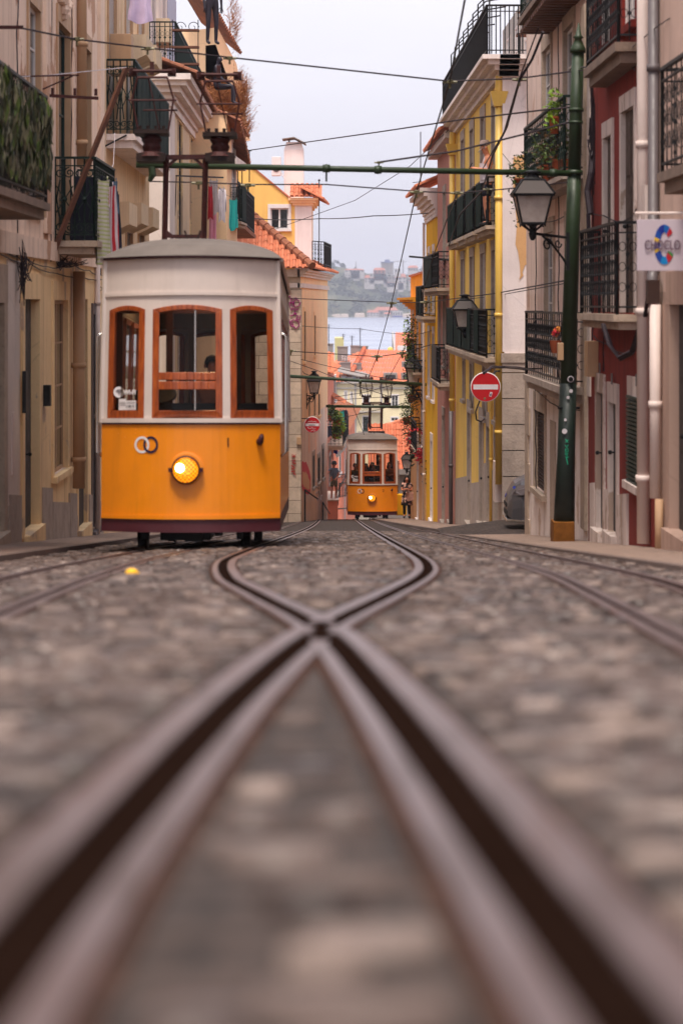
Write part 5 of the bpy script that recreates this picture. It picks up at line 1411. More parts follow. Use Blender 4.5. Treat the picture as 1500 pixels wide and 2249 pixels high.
# its low railing seen right of the washing
m = MB(); a, b = P(500,462,74)+Vector((0,0,0)), P(558,514,80.5)
railing(m, [a+Vector((-.3,0,0)), a, b], 1.28, .1, 'bars', .012); mm = m.build('terrace_railing', M['iron'], h)
m = MB(); K = 12
for k in range(K):
    q0, q1 = Vector(a).lerp(b, k/K), Vector(a).lerp(b, (k+1)/K); m.face([q0+Vector((0,0,.08)), q1+Vector((0,0,.08)), q1+Vector((0,0,1.15)), q0+Vector((0,0,1.15))])
m.build('screen', M['screen_green'], h)
m = MB(); m.hexa([a+Vector((.06,0,-.16)), b+Vector((.06,0,-.16)), b+Vector((-1.4,0,-.16)), a+Vector((-1.4,0,-.16))], [a+Vector((.06,0,-.02)), b+Vector((.06,0,-.02)), b+Vector((-1.4,0,-.02)), a+Vector((-1.4,0,-.02))]); m.build('terrace_floor', M['tile_moss'], h)
m = MB()
for k, (px, py) in enumerate(((523,348),(532,345),(548,330))): q = P(px,py+70,80); m.tube([q, P(px,py-25 if k < 2 else py,80)], .02, 4)
m.tube([P(508,335,80), P(525,325,80), P(540,328,80), P(553,332,80)], .02, 4); m.build('awning_frame', M['iron'], h)
# dry weeds
def weeds(label, px, py, Y, sx, sy, n_, L):
    m = MB()
    for k in range(n_):
        a = P(px+random.gauss(0,sx), py+random.gauss(0,sy), Y+random.uniform(-.6,.6))
        d = Vector((random.gauss(.25,.4), random.gauss(0,.3), random.uniform(.5,1.2))).normalized()*L*random.uniform(.4,1.2)
        e = d.orthogonal().normalized()*.013
        m.face([a-e, a+e, a+d+Vector((random.gauss(0,.05),0,-.05))])
        for q in range(3):
            c = a+d*random.uniform(.5,1); dd = Vector((random.gauss(0,1),random.gauss(0,1),random.gauss(.4,.6))).normalized()*L*.25
            m.face([c-e*.7, c+e*.7, c+dd])
    tag(m.build('dry_weeds', M['grass_dry']), label, 'weeds', 'dry weeds on the roofs', 'thing')
weeds('bushy dry orange weeds filling the gap over the lower left eave', 490, 238, 73, 20, 20, 1500, .45)
weeds('thin bare weeds along the right edge of the peach eaves', 530, 225, 72.5, 5, 24, 420, .5)
weeds('sparse dry weeds at the roof peak beside the mannequins', 512, 55, 82, 6, 26, 150, .5)
weeds('dry tuft on the lowest left eave above the black railing', 540, 285, 80, 5, 10, 120, .45)
# --- low house with clay tiles: peach corner house
FE = Fac(-6.291, .0578, -1); SE = Front(83)
h = house('peach corner house with a mossy tiled roof and stone corner with magenta graffiti', FE, 83, gnd(83), 'corner_house')
xe = FE.pt(83,0).x; zE = 1.22
slit = [(rect(FE,667,670.6,684,793)), rect(FE,689.5,692.6,693,780), rect(FE,677,680.5,868,916), rect(FE,688.5,692,868,914), rect(FE,698,702,865,912)]
low = [rect(FE,686,690,1000,1070), rect(FE,697,702,1005,1060), rect(FE,707,710.5,985,1050)]
m = MB(); wall(m, FE, 83, 98.5, -13, zE, slit+low, .03, 0, [(-13,-4.4,1)]); wall(m, SE, -5.2, xe, -13, zE, (), mi=2)
m.face([FE.pt(98.5,-13), FE.pt(98.5,zE), FE.pt(98.5,zE)-Vector((5,0,0)), FE.pt(98.5,-13)-Vector((5,0,0))])
m.face([(-5.2,83,-13),(-5.2,83,zE),(-5.2,98.5,zE),(-5.2,98.5,-13)])
m.build('wall', [M['w_peach'], M['w_peach_low'], M['stone_block']], h)
for o in slit: window(h, FE, o, 'dark', 'w_peach', .1, .03)
for o in low: window(h, FE, o, 'dark', 'stone_grey', .12, .03)
m = MB()
for i, (z0, z1, o) in enumerate(((.55,.72,.06),(.95,1.05,.12),(1.05,1.14,.2),(1.14,1.22,.28))):
    slab(m, FE, 83-o, 98.7, z0, z1, -.1, o); m.bbox((-5.2, 83-o, z0+.002), (xe-.02, 83.05, z1-.002))
m.build('cornice', M['trim_white'], h)
m = MB(); m.bbox((xe-.5, 82.95, -8), (xe+.015, 83.3, .52)); slab(m, FE, 83, 83.4, -8.5, .5, -.02, .02); m.build('quoin', M['stone_block'], h)
m = MB()
cor = Vector((xe+.42, 82.55, zE+.05)); far = FE.pt(98.7, zE+.05, .42); lft = Vector((-5.3, 82.55, zE+.05))
apex = Vector((-4.0, 86.6, 3.0))
up1 = Vector((0,1,.62)).normalized()
Lw = (cor-lft).length
hip_dx = cor.x-P(548,492,86.3).x
tiled(m, cor, lft, up1, lambda u: min(4.9, max(0, u*1.62)), w=.215, row=.40)
e2 = (far-cor).normalized(); up2 = Vector((-1,.05,.5)).normalized()
tiled(m, cor, far, up2, lambda u: min(2.4, max(.0, u*.9)), w=.215, row=.40)
m.build('roof', M['tile'], h)
m = MB(); hd = cor+Vector((-1,0,0))*2.6+up1*(2.6*1.62); ridge_caps(m, cor+Vector((0,0,.08)), hd+Vector((0,0,.10)), .15)
m.build('ridge', M['tile_moss'], h)
SG = Front(82.93)
graffiti(h, SG, [[(631,657),(637,650),(640,658),(637,668),(632,660),(641,682),(644,660)],[(640,656),(652,654)],[(636,664),(646,666)],[(658,662),(651,656),(645,664),(648,674),(656,672),(660,664)],
                 [(639,682),(646,676),(649,682),(644,692),(652,688)],[(656,678),(648,680),(648,690),(655,694),(650,702)],[(652,694),(660,694),(659,702),(652,702)],[(637,694),(645,692)],[(636,708),(644,702),(655,706),(658,714),(650,722),(644,716),(642,706)],[(634,700),(640,716),(648,718)]], simple('magenta', C(150,30,110), .6), .022)
graffiti(h, SG, [[(641,999),(648,1000),(641,1004),(648,1003)],[(641,1012),(649,1010),(642,1016),(650,1018)],[(640,1022),(648,1028),(640,1030)],[(649,998),(650,998)],[(640,1036),(648,1034),(645,1040),(650,1042)]], simple('redpaint', C(190,30,36), .6), .022)
m1 = simple('pinkpaint', C(216,92,104), .8); m2 = simple('sandpaint', C(224,176,140), .8)
gm = MB(); us = [FE.u(x) for x in (661,664,668,672,676,680,682)]
tops = [1022,1012,1016,1014,1024,1036,1050]; bots = [1064,1074,1080,1084,1086,1084,1076]
for i in range(6):
    a, b = us[i], us[i+1]; gm.face([FE.pt(a,-(bots[i]-HY)/F*a,.008), FE.pt(b,-(bots[i+1]-HY)/F*b,.008), FE.pt(b,-(tops[i+1]-HY)/F*b,.008), FE.pt(a,-(tops[i]-HY)/F*a,.008)], 0)
for i in range(1,5):
    a, b = us[i], us[i+1]; gm.face([FE.pt(a,-(bots[i]-12-HY)/F*a,.013), FE.pt(b,-(bots[i+1]-9-HY)/F*b,.013), FE.pt(b,-(tops[i+1]+20-HY)/F*b,.013), FE.pt(a,-(tops[i]+24-HY)/F*a,.013)], 1)
gm.build('graffiti', [m1, m2], h)
graffiti(h, FE, [[(694,1058),(697,1050),(700,1058),(695,1070),(701,1074)],[(694,1084),(699,1078),(702,1090),(696,1100)],[(703,1060),(706,1085),(704,1100)]], M['c_grey'], .02)
m = MB(); p = SE.pt(SE.u(657), -(968-HY)/F*83, .06); m.box(p+Vector((0,0,0)), (.16,.14,.26)); m.build('meter_box', M['pipe_beige'], h)
# steps' handrail and low shelter beside it
a, b = FE.pt(83.6, -(1076-HY)/F*83.6, .12), FE.pt(90.5, -(1096-HY)/F*90.5, .12)
m = MB(); m.tube([a, b], .03, 6); m.tube([a, a-Vector((0,0,1.3))], .03, 6); tag(m.build('handrail', M['iron']), 'sloping iron handrail along the graffiti wall', 'handrail')
a, b = FE.pt(93.0, -(1103-HY)/F*93, .15), FE.pt(97.5, -(1128-HY)/F*97.5, .15)
m = MB(); m.tube([a, b], .028, 6); m.tube([a, a-Vector((0,0,.8))], .028, 6); tag(m.build('handrail', M['iron']), 'short steep handrail at the lower end of the graffiti wall', 'handrail')
# --- yellow gable house behind it
SY = Front(91.5); FY = Fac(-1.36-.0*91.5-.0578*91.5+.18, .0578, -1)
h = house('yellow gable house with a white six pane window and a tall chimney', FE, 91.5, gnd(91), 'gable_house')
xl, xr = SY.u(520), SY.u(685)
wz = rect(SY, 594, 634, 457, 503)
m = MB()
zt_ = lambda X: -( (360+(445-360)*((CX+X*F/91.5)-545)/(645-545)) -HY)/F*91.5
us = [xl-3, SY.u(545), wz[0], wz[1], SY.u(648)]
for a, b in zip(us, us[1:]):
    za, zb = zt_(a), zt_(b)
    if a == us[0]: za = zt_(us[1])+.0; 
    if abs(a-wz[0]) < 1e-6:
        m.face([SY.pt(a,-8), SY.pt(b,-8), SY.pt(b,wz[2]), SY.pt(a,wz[2])]); m.face([SY.pt(a,wz[3]), SY.pt(b,wz[3]), SY.pt(b,zb), SY.pt(a,za)])
    else: m.face([SY.pt(a,-8), SY.pt(b,-8), SY.pt(b,zb), SY.pt(a,za)])
xm = SY.u(648); zp = -(437-HY)/F*91.5
m.bbox((xm-.002, 91.5, -8), (xr, 91.9, zp), 1)
m.bbox((xr-.3, 91.52, -8), (xr-.02, 97, zp), 2)
m.build('wall', [M['w_yel_house'], M['w_pilaster'], M['w_peach']], h)
for p, q in (((wz[0],wz[2]),(wz[0],wz[3])),((wz[1],wz[2]),(wz[1],wz[3])),((wz[0],wz[3]),(wz[1],wz[3]))): pass
window(h, SY, wz, 'sash', 'white', .10, .12)
m = MB(); a, b = SY.pt(us[0], zt_(us[1]), .05), SY.pt(us[1], zt_(us[1]), .05); c = SY.pt(xm+.05, zt_(xm), .05)
m.hexa([b, c, c+Vector((0,8,0)), b+Vector((0,8,0))], [q+Vector((0,0,.07)) for q in (b, c, c+Vector((0,8,0)), b+Vector((0,8,0)))])
tiled(m, SY.pt(xm-.12, zp+.08, .3), SY.pt(xr+.25, zp+.08, .3), (0,1,.5), lambda u: 1.2, w=.2)
tiled(m, SY.pt(xr+.42, zp-.0, .3), Vector((xr+.62, 97, zp-.0)), (-1,0,.5), lambda u: 1.0, w=.2)
m.build('roof', M['tile'], h)
m = MB()
for i in range(3): m.bbox((xm-.1-.08*i, 91.5-.08-.08*i, zp-.26+i*.1), (xr+.06+.1*i, 97, zp-.162+i*.1))
m.build('cornice', M['w_peach'], h)
# chimney
a, b = P(624, 445, 94), P(667, 318, 94)
m = MB(); m.hexa([(a.x,94,a.z-2),(b.x,94,a.z-2),(b.x,94.9,a.z-2),(a.x,94.9,a.z-2)], [(a.x,94,b.z-.2),(b.x,94,b.z-.2),(b.x,94.9,b.z-.2),(a.x,94.9,b.z-.2)])
m.hexa([(a.x,94,b.z-.2),(b.x,94,b.z-.2),(b.x,94.9,b.z-.2),(a.x,94.9,b.z-.2)], [(a.x+.1,94.1,b.z+.12),(b.x-.1,94.1,b.z+.12),(b.x-.1,94.8,b.z+.12),(a.x+.1,94.8,b.z+.12)])
ch = m.build('chimney', M['w_pilaster'], h)
m = MB(); p, q = P(620, 306, 93.9), P(672, 312, 93.9); m.hexa([(p.x,93.8,p.z),((p.x+q.x)/2,93.8,p.z+.06),(q.x,93.8,q.z-.08),(q.x,95.1,q.z-.08),((p.x+q.x)/2,95.1,p.z+.06),(p.x,95.1,p.z)], [(p.x,93.8,p.z+.03),((p.x+q.x)/2,93.8,p.z+.1),(q.x,93.8,q.z-.04),(q.x,95.1,q.z-.04),((p.x+q.x)/2,95.1,p.z+.1),(p.x,95.1,p.z+.03)])
m.tube([(a.x+.2,94.4,b.z),(a.x+.2,94.4,p.z)], .04, 5); m.tube([(b.x-.2,94.4,b.z),(b.x-.2,94.4,p.z)], .04, 5); m.build('chimney_cap', M['w_grey_far'], ch)
# side balcony
m = MB(); p = P(686, 584, 91.6); q = P(712, 586, 91.6); railing(m, [p, q, q+Vector((.25,5,0))], 1.0, .1, 'bars', .012, True); m.bbox((p.x,91.6,p.z-.14),(q.x+.05,97,p.z)); m.build('side_balcony', M['iron'], h)
# air conditioner
a, b = P(597, 386, 93), P(617, 344, 93); t = thing('air_conditioner', 'white air conditioner unit beside the tall chimney on the roof', 'air conditioner', ((a.x+b.x)/2, 93, a.z))
m = MB(); m.bbox((a.x,93,a.z),(b.x,93.35,b.z)); m.build('casing', M['white'], t, bevel=.015)
m = MB(); m.lathe([(.14,0),(.14,.01),(.02,.012)], ((a.x+b.x)/2, 92.995, (a.z+b.z)/2-.1), 14, ax=(0,-1,0)); m.build('fan_grille', M['pipe_grey'], t)
m = MB(); [m.tube([(b.x,93.1,a.z+.1+.03*k),(b.x+.12,93.1,a.z-.05),(b.x+.2,93.1,a.z-.12-.03*k)], .018, 5) for k in range(4)]; m.build('hose', M['white'], t)
m = MB(); p = P(701,585,92); m.tube([p, P(701,396,92)], .02, 5); m.ball(P(701,396,92), .05, 6); tag(m.build('roof_pole', M['wire']), 'thin pole with a ball tip beside the white pilaster', 'pole')

clipped(RED, FR, [[(25.6,1.2),(28,1.0),(31.8,1.3)],[(31.2,5.5),(31.1,1.2),(31.2,-1.0)],[(29.9,.9),(29.9,-.9)],[(26,-.5),(28,-.62),(31,-.45)]])
clipped(CREAM, FR, [[(32.2,1.45),(36,1.3),(41,1.5)],[(35.6,4.5),(35.5,1.4),(35.6,-1.2)],[(39.2,1.5),(39.4,-1.4),(39.2,-3.2)],[(32,-1.5),(36,-1.62),(41,-1.42)],[(40.9,4.3),(40.8,1.5)]])
# ------------------------------------------------------------------ the two funicular cars
TL, TW, BOW = 7.6, 1.0, .42
def bow(x): return BOW*(x/TW)**2          # front face bulges toward the camera (local -Y), local y of the skin at x
class TramFace:
    def __init__(s, rear=False): s.rear = rear
    def p(s, x, z, off=0):
        y = bow(x)-off
        tap = .035*max(0, z-1.4)/2.0*(x/TW)     # tumblehome
        return Vector((x-tap, TL-y, z)) if s.rear else Vector((x-tap, y, z))
def strip_x(mb, tf, x0, x1, zb, zt, off=0, n=10, mi=0):
    """panel between heights zb(x), zt(x) bent along the bowed front"""
    fb = zb if callable(zb) else (lambda x: zb); ft = zt if callable(zt) else (lambda x: zt)
    for i in range(n):
        a, b = x0+(x1-x0)*i/n, x0+(x1-x0)*(i+1)/n
        mb.face([tf.p(a,fb(a),off), tf.p(b,fb(b),off), tf.p(b,ft(b),off), tf.p(a,ft(a),off)], mi)
def band_x(mb, tf, x0, x1, z0, z1, off, n=16):
    """raised moulding with thickness"""
    for i in range(n):
        a, b = x0+(x1-x0)*i/n, x0+(x1-x0)*(i+1)/n
        mb.hexa([tf.p(a,z0,-.01), tf.p(b,z0,-.01), tf.p(b,z0,off), tf.p(a,z0,off)], [tf.p(a,z1,-.01), tf.p(b,z1,-.01), tf.p(b,z1,off), tf.p(a,z1,off)])
WIN = [(-.935,-.505), (-.415,.37), (.455,.935)]     # three front lights
ZS, ZW, ZA = 1.44, 2.635, .05                       # sill, spring of the arch, arch rise
def arch(x0, x1):
    return lambda x: ZW+ZA*(1-((x-(x0+x1)/2)/((x1-x0)/2))**2)
DROP = .040       # the car body sits flatter than the hill, so its uphill axle is lower
def make_tram():
    t = thing('tram', 'near yellow and white tram number 1 with its round headlight lit', 'tram', (0,0,0))
    ORG[t.name] = Vector((0,0,0))
    for rear in (False, True):
        tf = TramFace(rear)
        m = MB(); strip_x(m, tf, -TW, TW, .34, 1.36, 0, 24); m.build('yellow_panel', M['tram_yellow'], t, smooth=True)
        m = MB(); band_x(m, tf, -TW, TW, .315, .36, .018, 24); m.build('bumper_strip', M['tram_yellow'], t)
        m = MB(); strip_x(m, tf, -TW, TW, .17, .33, -.004, 24); m.build('skirt', M['tram_skirt'], t, smooth=True)
        m = MB(); band_x(m, tf, -TW, TW, 1.36, 1.378, .02, 24); m.build('waist_line', M['maroon'], t)
        m = MB()
        strip_x(m, tf, -TW, TW, 1.378, ZS-.05, 0, 24)
        band_x(m, tf, -TW, TW, ZS-.06, ZS-.012, .03, 24)
        edges = [-TW]+[e for w_ in WIN for e in w_]+[TW]
        for a, b in zip(edges[0::2], edges[1::2]): strip_x(m, tf, a, b, ZS-.05, 2.80, 0, 4)
        for a, b in WIN:
            strip_x(m, tf, a, b, arch(a,b), 2.80, 0, 12)
        band_x(m, tf, -TW, TW, 2.79, 2.825, .022, 24)
        strip_x(m, tf, -TW, TW, 2.82, 3.215, 0, 24)
        for s_ in (-1,1): m.tube([tf.p(s_*TW,1.38,0), tf.p(s_*TW,3.2,0)], .03, 6)
        m.build('upper_panel', M['tram_cream'], t)
        m = MB(); band_x(m, tf, -TW-.02, TW+.02, 3.20, 3.235, .06, 24); m.build('roof_rim', M['maroon'], t)
        for k, (a, b) in enumerate(WIN):
            m = MB(); wd = .075 if k == 1 else .07; ar = arch(a, b); n_ = 12
            L = []
            pts_o = [(a, ZS-.012), (b, ZS-.012)]+[(b+(a-b)*i/n_, ar(b+(a-b)*i/n_)) for i in range(n_+1)]
            ai, bi = a+wd, b-wd; wb = .075
            pts_i = [(ai, ZS+wb), (bi, ZS+wb)]+[(bi+(ai-bi)*i/n_, ar(bi+(ai-bi)*i/n_)-.055) for i in range(n_+1)]
            K = len(pts_o)
            for i in range(K):
                j = (i+1) % K
                (xo,zo),(xp,zp_),(xi,zi),(xj,zj) = pts_o[i], pts_o[j], pts_i[i], pts_i[j]
                m.hexa([tf.p(xo,zo,-.06), tf.p(xp,zp_,-.06), tf.p(xj,zj,-.06), tf.p(xi,zi,-.06)], [tf.p(xo,zo,.012), tf.p(xp,zp_,.012), tf.p(xj,zj,.012), tf.p(xi,zi,.012)])
            if k == 1:
                for z0, z1, o in ((1.745,1.835,.016),(1.85,1.935,.008)): band_x(m, tf, ai, bi, z0, z1, o, 8)
            wo = m.build('front_window' if not rear else 'rear_window', M['wood_tram'], t, bevel=.006)
            g = MB(); strip_x(g, tf, ai-.01, bi+.01, ZS+wb-.01, lambda x: ar(x)-.05, -.02, 16); g.build('pane', M['glass_tram'], wo, smooth=True)
            if k == 1:
                g = MB(); xm = (a+b)/2+.09; g.tube([tf.p(xm,ZS+wb,-.028), tf.p(xm,ar(xm)-.06,-.028)], .011, 5); g.build('wiper_rod', M['chrome'], wo)
            if k == 0 and not rear:
                q = tf.p(-.80,1.72,-.012); yaw = math.atan2(-2*BOW*.72/TW, 1)
                g = MB(); g.lathe([(.062,0),(.062,.003)], q, 18, ax=(2*-.0,-1,0)); g.build('wifi_badge', M['white'], wo)
                g = MB()
                for r_ in (.018,.032,.046): g.tube([q+Vector((r_*math.cos(th), -.006, r_*math.sin(th)-.018)) for th in [R(40+12.5*i) for i in range(9)]], .0045, 4)
                g.ball(q+Vector((0,-.005,-.02)), .007, 6); g.build('wifi_mark', M['pipe_grey'], wo)
                text('lettering', 'WI-FI', .068, M['white'], wo, tf.p(-.672,1.715,.004), (R(90),0,yaw*.9), world=False, bold=.0025)
                g = MB(); strip_x(g, tf, -.80, -.60, 1.52, 1.625, -.014, 3); strip_x(g, tf, -.80, -.715, 1.625, 1.645, -.014, 2); g.build('price_card', M['white'], wo)
                text('lettering', '3,80 €', .042, M['black'], wo, tf.p(-.665,1.56,.004), (R(90),0,yaw*.8), world=False)
                g = MB(); [strip_x(g, tf, -.79, -.72, z, z+.006, -.008, 2) for z in (1.60,1.585,1.57)]; [strip_x(g, tf, -.71, -.61, z, z+.005, -.008, 2) for z in (1.605,1.592)]; g.build('small_print', M['pipe_grey'], wo)
            if k == 2 and not rear:
                pass
        if not rear:
            # headlamp
            hz = .86; c = tf.p(-.03,hz,0); hl = MB()
            hl.lathe([(.14,-.02),(.156,.0),(.158,.05),(.154,.085),(.143,.09),(.143,.07)], c, 32, ax=(0,-1,0))
            for s_ in (-1,1): hl.box(c+Vector((s_*.17,-.05,0)), (.04,.05,.045))
            ho = hl.build('headlight', M['maroon'], t, smooth=False)
            g = MB(); g.lathe([(.145,.066),(.132,.078),(.08,.092),(.0,.096)], c, 30, ax=(0,-1,0)); g.build('lens', M['lens'], ho, smooth=True)
            g = MB(); b_ = c+Vector((-.062,-.094,.022)); g.lathe([(.05,-.01),(.048,.004),(.03,.008),(.0,.009)], b_, 18, ax=(0,-1,0)); g.build('lamp_bulb', M['lamp_lit'], ho)
            g = MB(); g.lathe([(.185,-.01),(.185,.006),(.16,.012)], c+Vector((.005,0,.015)), 28, ax=(0,-1,0)); g.build('lamp_ring', M['tram_yellow'], ho)
            # two linked rings
            for dx, mt in ((-.05,'white'),(.05,'navy')):
                g = MB(); cx = -.475+dx
                pts = [tf.p(cx+.075*math.cos(a), 1.135+.085*math.sin(a), .006) for a in [2*math.pi*i/28 for i in range(28)]]
                for i in range(28):
                    j = (i+1) % 28; a0, a1 = 2*math.pi*i/28, 2*math.pi*j/28; of = .006 if (mt == 'white') == (math.sin(a0) < 0) else .0085
                    f_ = lambda r_, a_: tf.p(cx+r_*.9*math.cos(a_), 1.135+r_*math.sin(a_), of)
                    g.face([f_(.067,a0), f_(.094,a0), f_(.094,a1), f_(.067,a1)])
                g.build('emblem_ring', M[mt], t)
            g = MB(); c = tf.p(.775,1.17,0); g.lathe([(.035,0),(.04,.03),(.035,.05)], c, 12, ax=(0,-1,0)); g.tube([c+Vector((0,-.04,-.02)), c+Vector((.01,-.075,.0)), c+Vector((.02,-.08,.05)), c+Vector((.025,-.06,.075))], [.03,.034,.03,.02], 8)
            g.build('coupling_hook', M['maroon'], t, smooth=True)
            g = MB()
            for x, z in ((-.80,1.26),(-.60,1.26),(-.60,1.30),(-.72,1.22),(.60,1.3),(.9,.4),(-.9,.4)): g.ball(tf.p(x,z,0), .008, 6)
            g.build('rivets', M['tram_yellow'], t)

    # sides
    for s_ in (-1,1):
        X = s_*TW; y0, y1 = BOW, TL-BOW
        m = MB(); m.face([(X,y0,.34),(X,y1,.34),(X,y1,1.36),(X,y0,1.36)]); m.build('side_panel', M['tram_yellow'], t)
        m = MB(); m.face([(X,y0,.17),(X,y1,.17),(X,y1,.34),(X,y0,.34)]); m.build('skirt', M['tram_skirt'], t)
        m = MB(); tp = lambda z: X-s_*.0175*max(0, z-1.4)
        n_ = 6; w_ = (y1-y0)/n_
        m.face([(X,y0,1.36),(X,y1,1.36),(X,y1,1.44),(X,y0,1.44)]); m.face([(tp(2.66),y0,2.66),(tp(2.66),y1,2.66),(tp(3.215),y1,3.215),(tp(3.215),y0,3.215)])
        for i in range(n_+1):
            a, b = max(y0, y0+w_*i-.09), min(y1, y0+w_*i+.09); m.face([(X,a,1.44),(X,b,1.44),(tp(2.66),b,2.66),(tp(2.66),a,2.66)])
        for z in (1.40,2.72,2.81): m.tube([(tp(z)+s_*.006,y0,z),(tp(z)+s_*.006,y1,z)], .02, 5)
        m.tube([(X+s_*.012,y0,3.21),(X+s_*.012,y1,3.21)], .024, 5)
        m.build('side_frame', M['tram_cream'], t)
        for i in range(n_):
            a, b = y0+w_*i+.09, y0+w_*(i+1)-.09; m = MB()
            for ya, yb, za, zb in ((a,a+.05,1.44,2.66),(b-.05,b,1.44,2.66),(a+.05,b-.05,1.44,1.5),(a+.05,b-.05,2.6,2.66)): m.hexa([(X-s_*.05,ya,za),(X-s_*.005,ya,za),(X-s_*.005,yb,za),(X-s_*.05,yb,za)], [(tp(zb)-s_*.05,ya,zb),(tp(zb)-s_*.005,ya,zb),(tp(zb)-s_*.005,yb,zb),(tp(zb)-s_*.05,yb,zb)])
            so_ = m.build('side_window', M['wood_tram'], t)
            g = MB(); g.face([(X-s_*.03,a+.05,1.5),(X-s_*.03,b-.05,1.5),(tp(2.6)-s_*.03,b-.05,2.6),(tp(2.6)-s_*.03,a+.05,2.6)]); g.build('pane', M['glass_tram'], so_)
        for yy_ in (y0+.05, y0+.32, y0+1.5):
            m = MB(); m.tube([(X,yy_,1.0),(X+s_*.06,yy_,1.05),(X+s_*.06,yy_,2.35),(X,yy_,2.4)], .016, 8); m.build('grab_rail', M['chrome'], t, smooth=True)
    # roof
    m = MB(); NX, NY = 40, 40
    def rf(i, j):
        u = i/NX*2-1; v = j/NY; y = -.06+(TL+.12)*v
        x = u*(TW+.03)
        ye = bow(min(abs(x),TW)); yy_ = ye-.07+(TL-2*ye+.14)*v
        end = min(1, min(v, 1-v)*TL/.75); rise = .245*max(0, 1-abs(u)**2.4)**.58*(math.sin(end*math.pi/2)**.6)
        return (x, yy_, 3.225+rise)
    for i in range(NX):
        for j in range(NY): m.face([rf(i,j), rf(i+1,j), rf(i+1,j+1), rf(i,j+1)])
    m.build('roof', M['tram_roof'], t, smooth=True)
    m = MB(); m.box((0,.62,3.44), (.22,.12,.05)); m.box((-.07,.6,3.50), (.02,.02,.12), rot=Euler((0,-.35,0))); m.box((.07,.6,3.50), (.02,.02,.12), rot=Euler((0,.35,0))); m.build('roof_lamp', M['iron_dark'], t)
    # interior
    m = MB(); m.bbox((-.94,.46,.62),(.94,TL-.46,.66)); m.build('floor', M['wood_in'], t)
    m = MB(); m.bbox((-.93,.5,3.06),(.93,TL-.5,3.09)); m.build('ceiling', M['wood_tram'], t)
    for y in (1.55, TL-1.55):
        m = MB()
        for a, b in ((-.94,-.87),(-.36,-.28),(.28,.36),(.87,.94)): m.bbox((a,y,.66),(b,y+.05,3.05))
        for a, b in ((-.87,-.36),(.36,.87)): m.bbox((a,y+.003,.66),(b,y+.047,1.36)); m.bbox((a,y+.004,2.66),(b,y+.046,3.04))
        m.bbox((-.28,y+.005,2.66),(.28,y+.045,3.04))
        m.build('bulkhead', M['wood_in'], t)
    for y, dz in ((2.4,0),(3.9,0),(5.2,0)):
        m = MB(); m.bbox((-.9,y,1.0),(.9,y+.4,1.06)); m.bbox((-.9,y+.4,1.0),(.9,y+.45,1.55)); m.build('bench', M['wood_in'], t)
    m = MB(); m.bbox((-.85,.50,.66),(.85,.62,1.60)); m.build('dashboard', M['black'], t)
    m = MB(); m.lathe([(.0,0),(.24,.0),(.24,.03),(.0,.03)], (-.42,.72,1.68), 20, ax=(.0,-.5,1)); m.build('control_wheel', M['iron_dark'], t)
    m = MB(); m.lathe([(.0,0),(.15,.0),(.12,-.04),(0,-.04)], (.22,1.15,3.05), 16); m.lathe([(.0,0),(.15,.0),(.12,-.04),(0,-.04)], (0,3.8,3.05), 16); m.build('cabin_light', M['cabin_lamp'], t)
    # running gear
    for y in (1.25, TL-1.25):
        for s_ in (-1,1):
            m = MB(); m.lathe([(.0,-.05),(.29,-.05),(.29,.03),(.32,.035),(.32,.055),(0,.055)], (s_*.595,y,.29-DROP*y), 22, ax=(-s_,0,0)); m.build('wheel', M['iron_dark'], t)
        m = MB(); m.tube([(-.58,y,.29-DROP*y),(.58,y,.29-DROP*y)], .05, 8); m.build('axle', M['iron_dark'], t)
    m = MB(); m.hexa([(-.72,.75,.20),(.72,.75,.20),(.72,TL-.75,.20-DROP*6.8),(-.72,TL-.75,.20-DROP*6.8)], [(-.72,.75,.40),(.72,.75,.40),(.72,TL-.75,.40),(-.72,TL-.75,.40)]); m.bbox((-.36,.7,.05),(.20,2.4,.3)); m.bbox((-.8,2.6,.10),(.8,5.0,.4)); m.bbox((.26,.66,.10),(.34,.9,.3)); m.bbox((-.08,.62,.04),(.12,.9,.2)); m.bbox((-.58,.70,.06),(-.5,.95,.26)); m.bbox((.5,.70,.06),(.56,.95,.26)); m.build('underframe', M['black'], t)
    return t
def tram_at(t, px, pyrail, Y, yaw, slope):
    p = P(px, pyrail, Y)
    t.location = p; t.rotation_euler = (-math.atan(slope), 0, yaw)
    return p
tramA = make_tram()
text('numeral', '1', .15, M['maroon'], tramA, TramFace().p(.43,1.155,.010), (R(90),0,R(19)), world=False, bold=0)
Mx = Matrix.Translation(P(414.5,1204,25.05)) @ Euler((-math.atan(.0925-DROP), 0, R(.5))).to_matrix().to_4x4()
tramA.matrix_world = Mx
# current collector tower (photo positions taken back into the car's own frame)
Mi = Mx.inverted()
TY = 28.2
def tq(px, py, dy=0): return Mi @ P(px, py, TY+dy)
tw = MB()
for px in (365, 451):
    tw.tube([tq(px-3,530), tq(px+1,345)], .036, 4)
    tw.tube([tq(px-3,530,.55), tq(px+1,345,.55)], .03, 4)
tw.tube([tq(330,346), tq(505,344)], .04, 4); tw.tube([tq(360,346,.55), tq(455,344,.55)], .035, 4)
tw.tube([tq(362,519), tq(452,519)], .028, 4)
for a, b in (((366,368),(388,348)),((450,368),(428,348)),((362,505),(382,522)),((452,505),(434,522))): tw.tube([tq(*a), tq(*b)], .026, 4)
tw.build('collector_tower', M['iron_rust'], tramA)
tw = MB(); a, b = tq(350,528), tq(470,533); tw.bbox((a.x,a.y-.1,a.z-.30),(b.x,b.y+.75,a.z-.10)); tw.build('tower_base', M['iron_dark'], tramA)
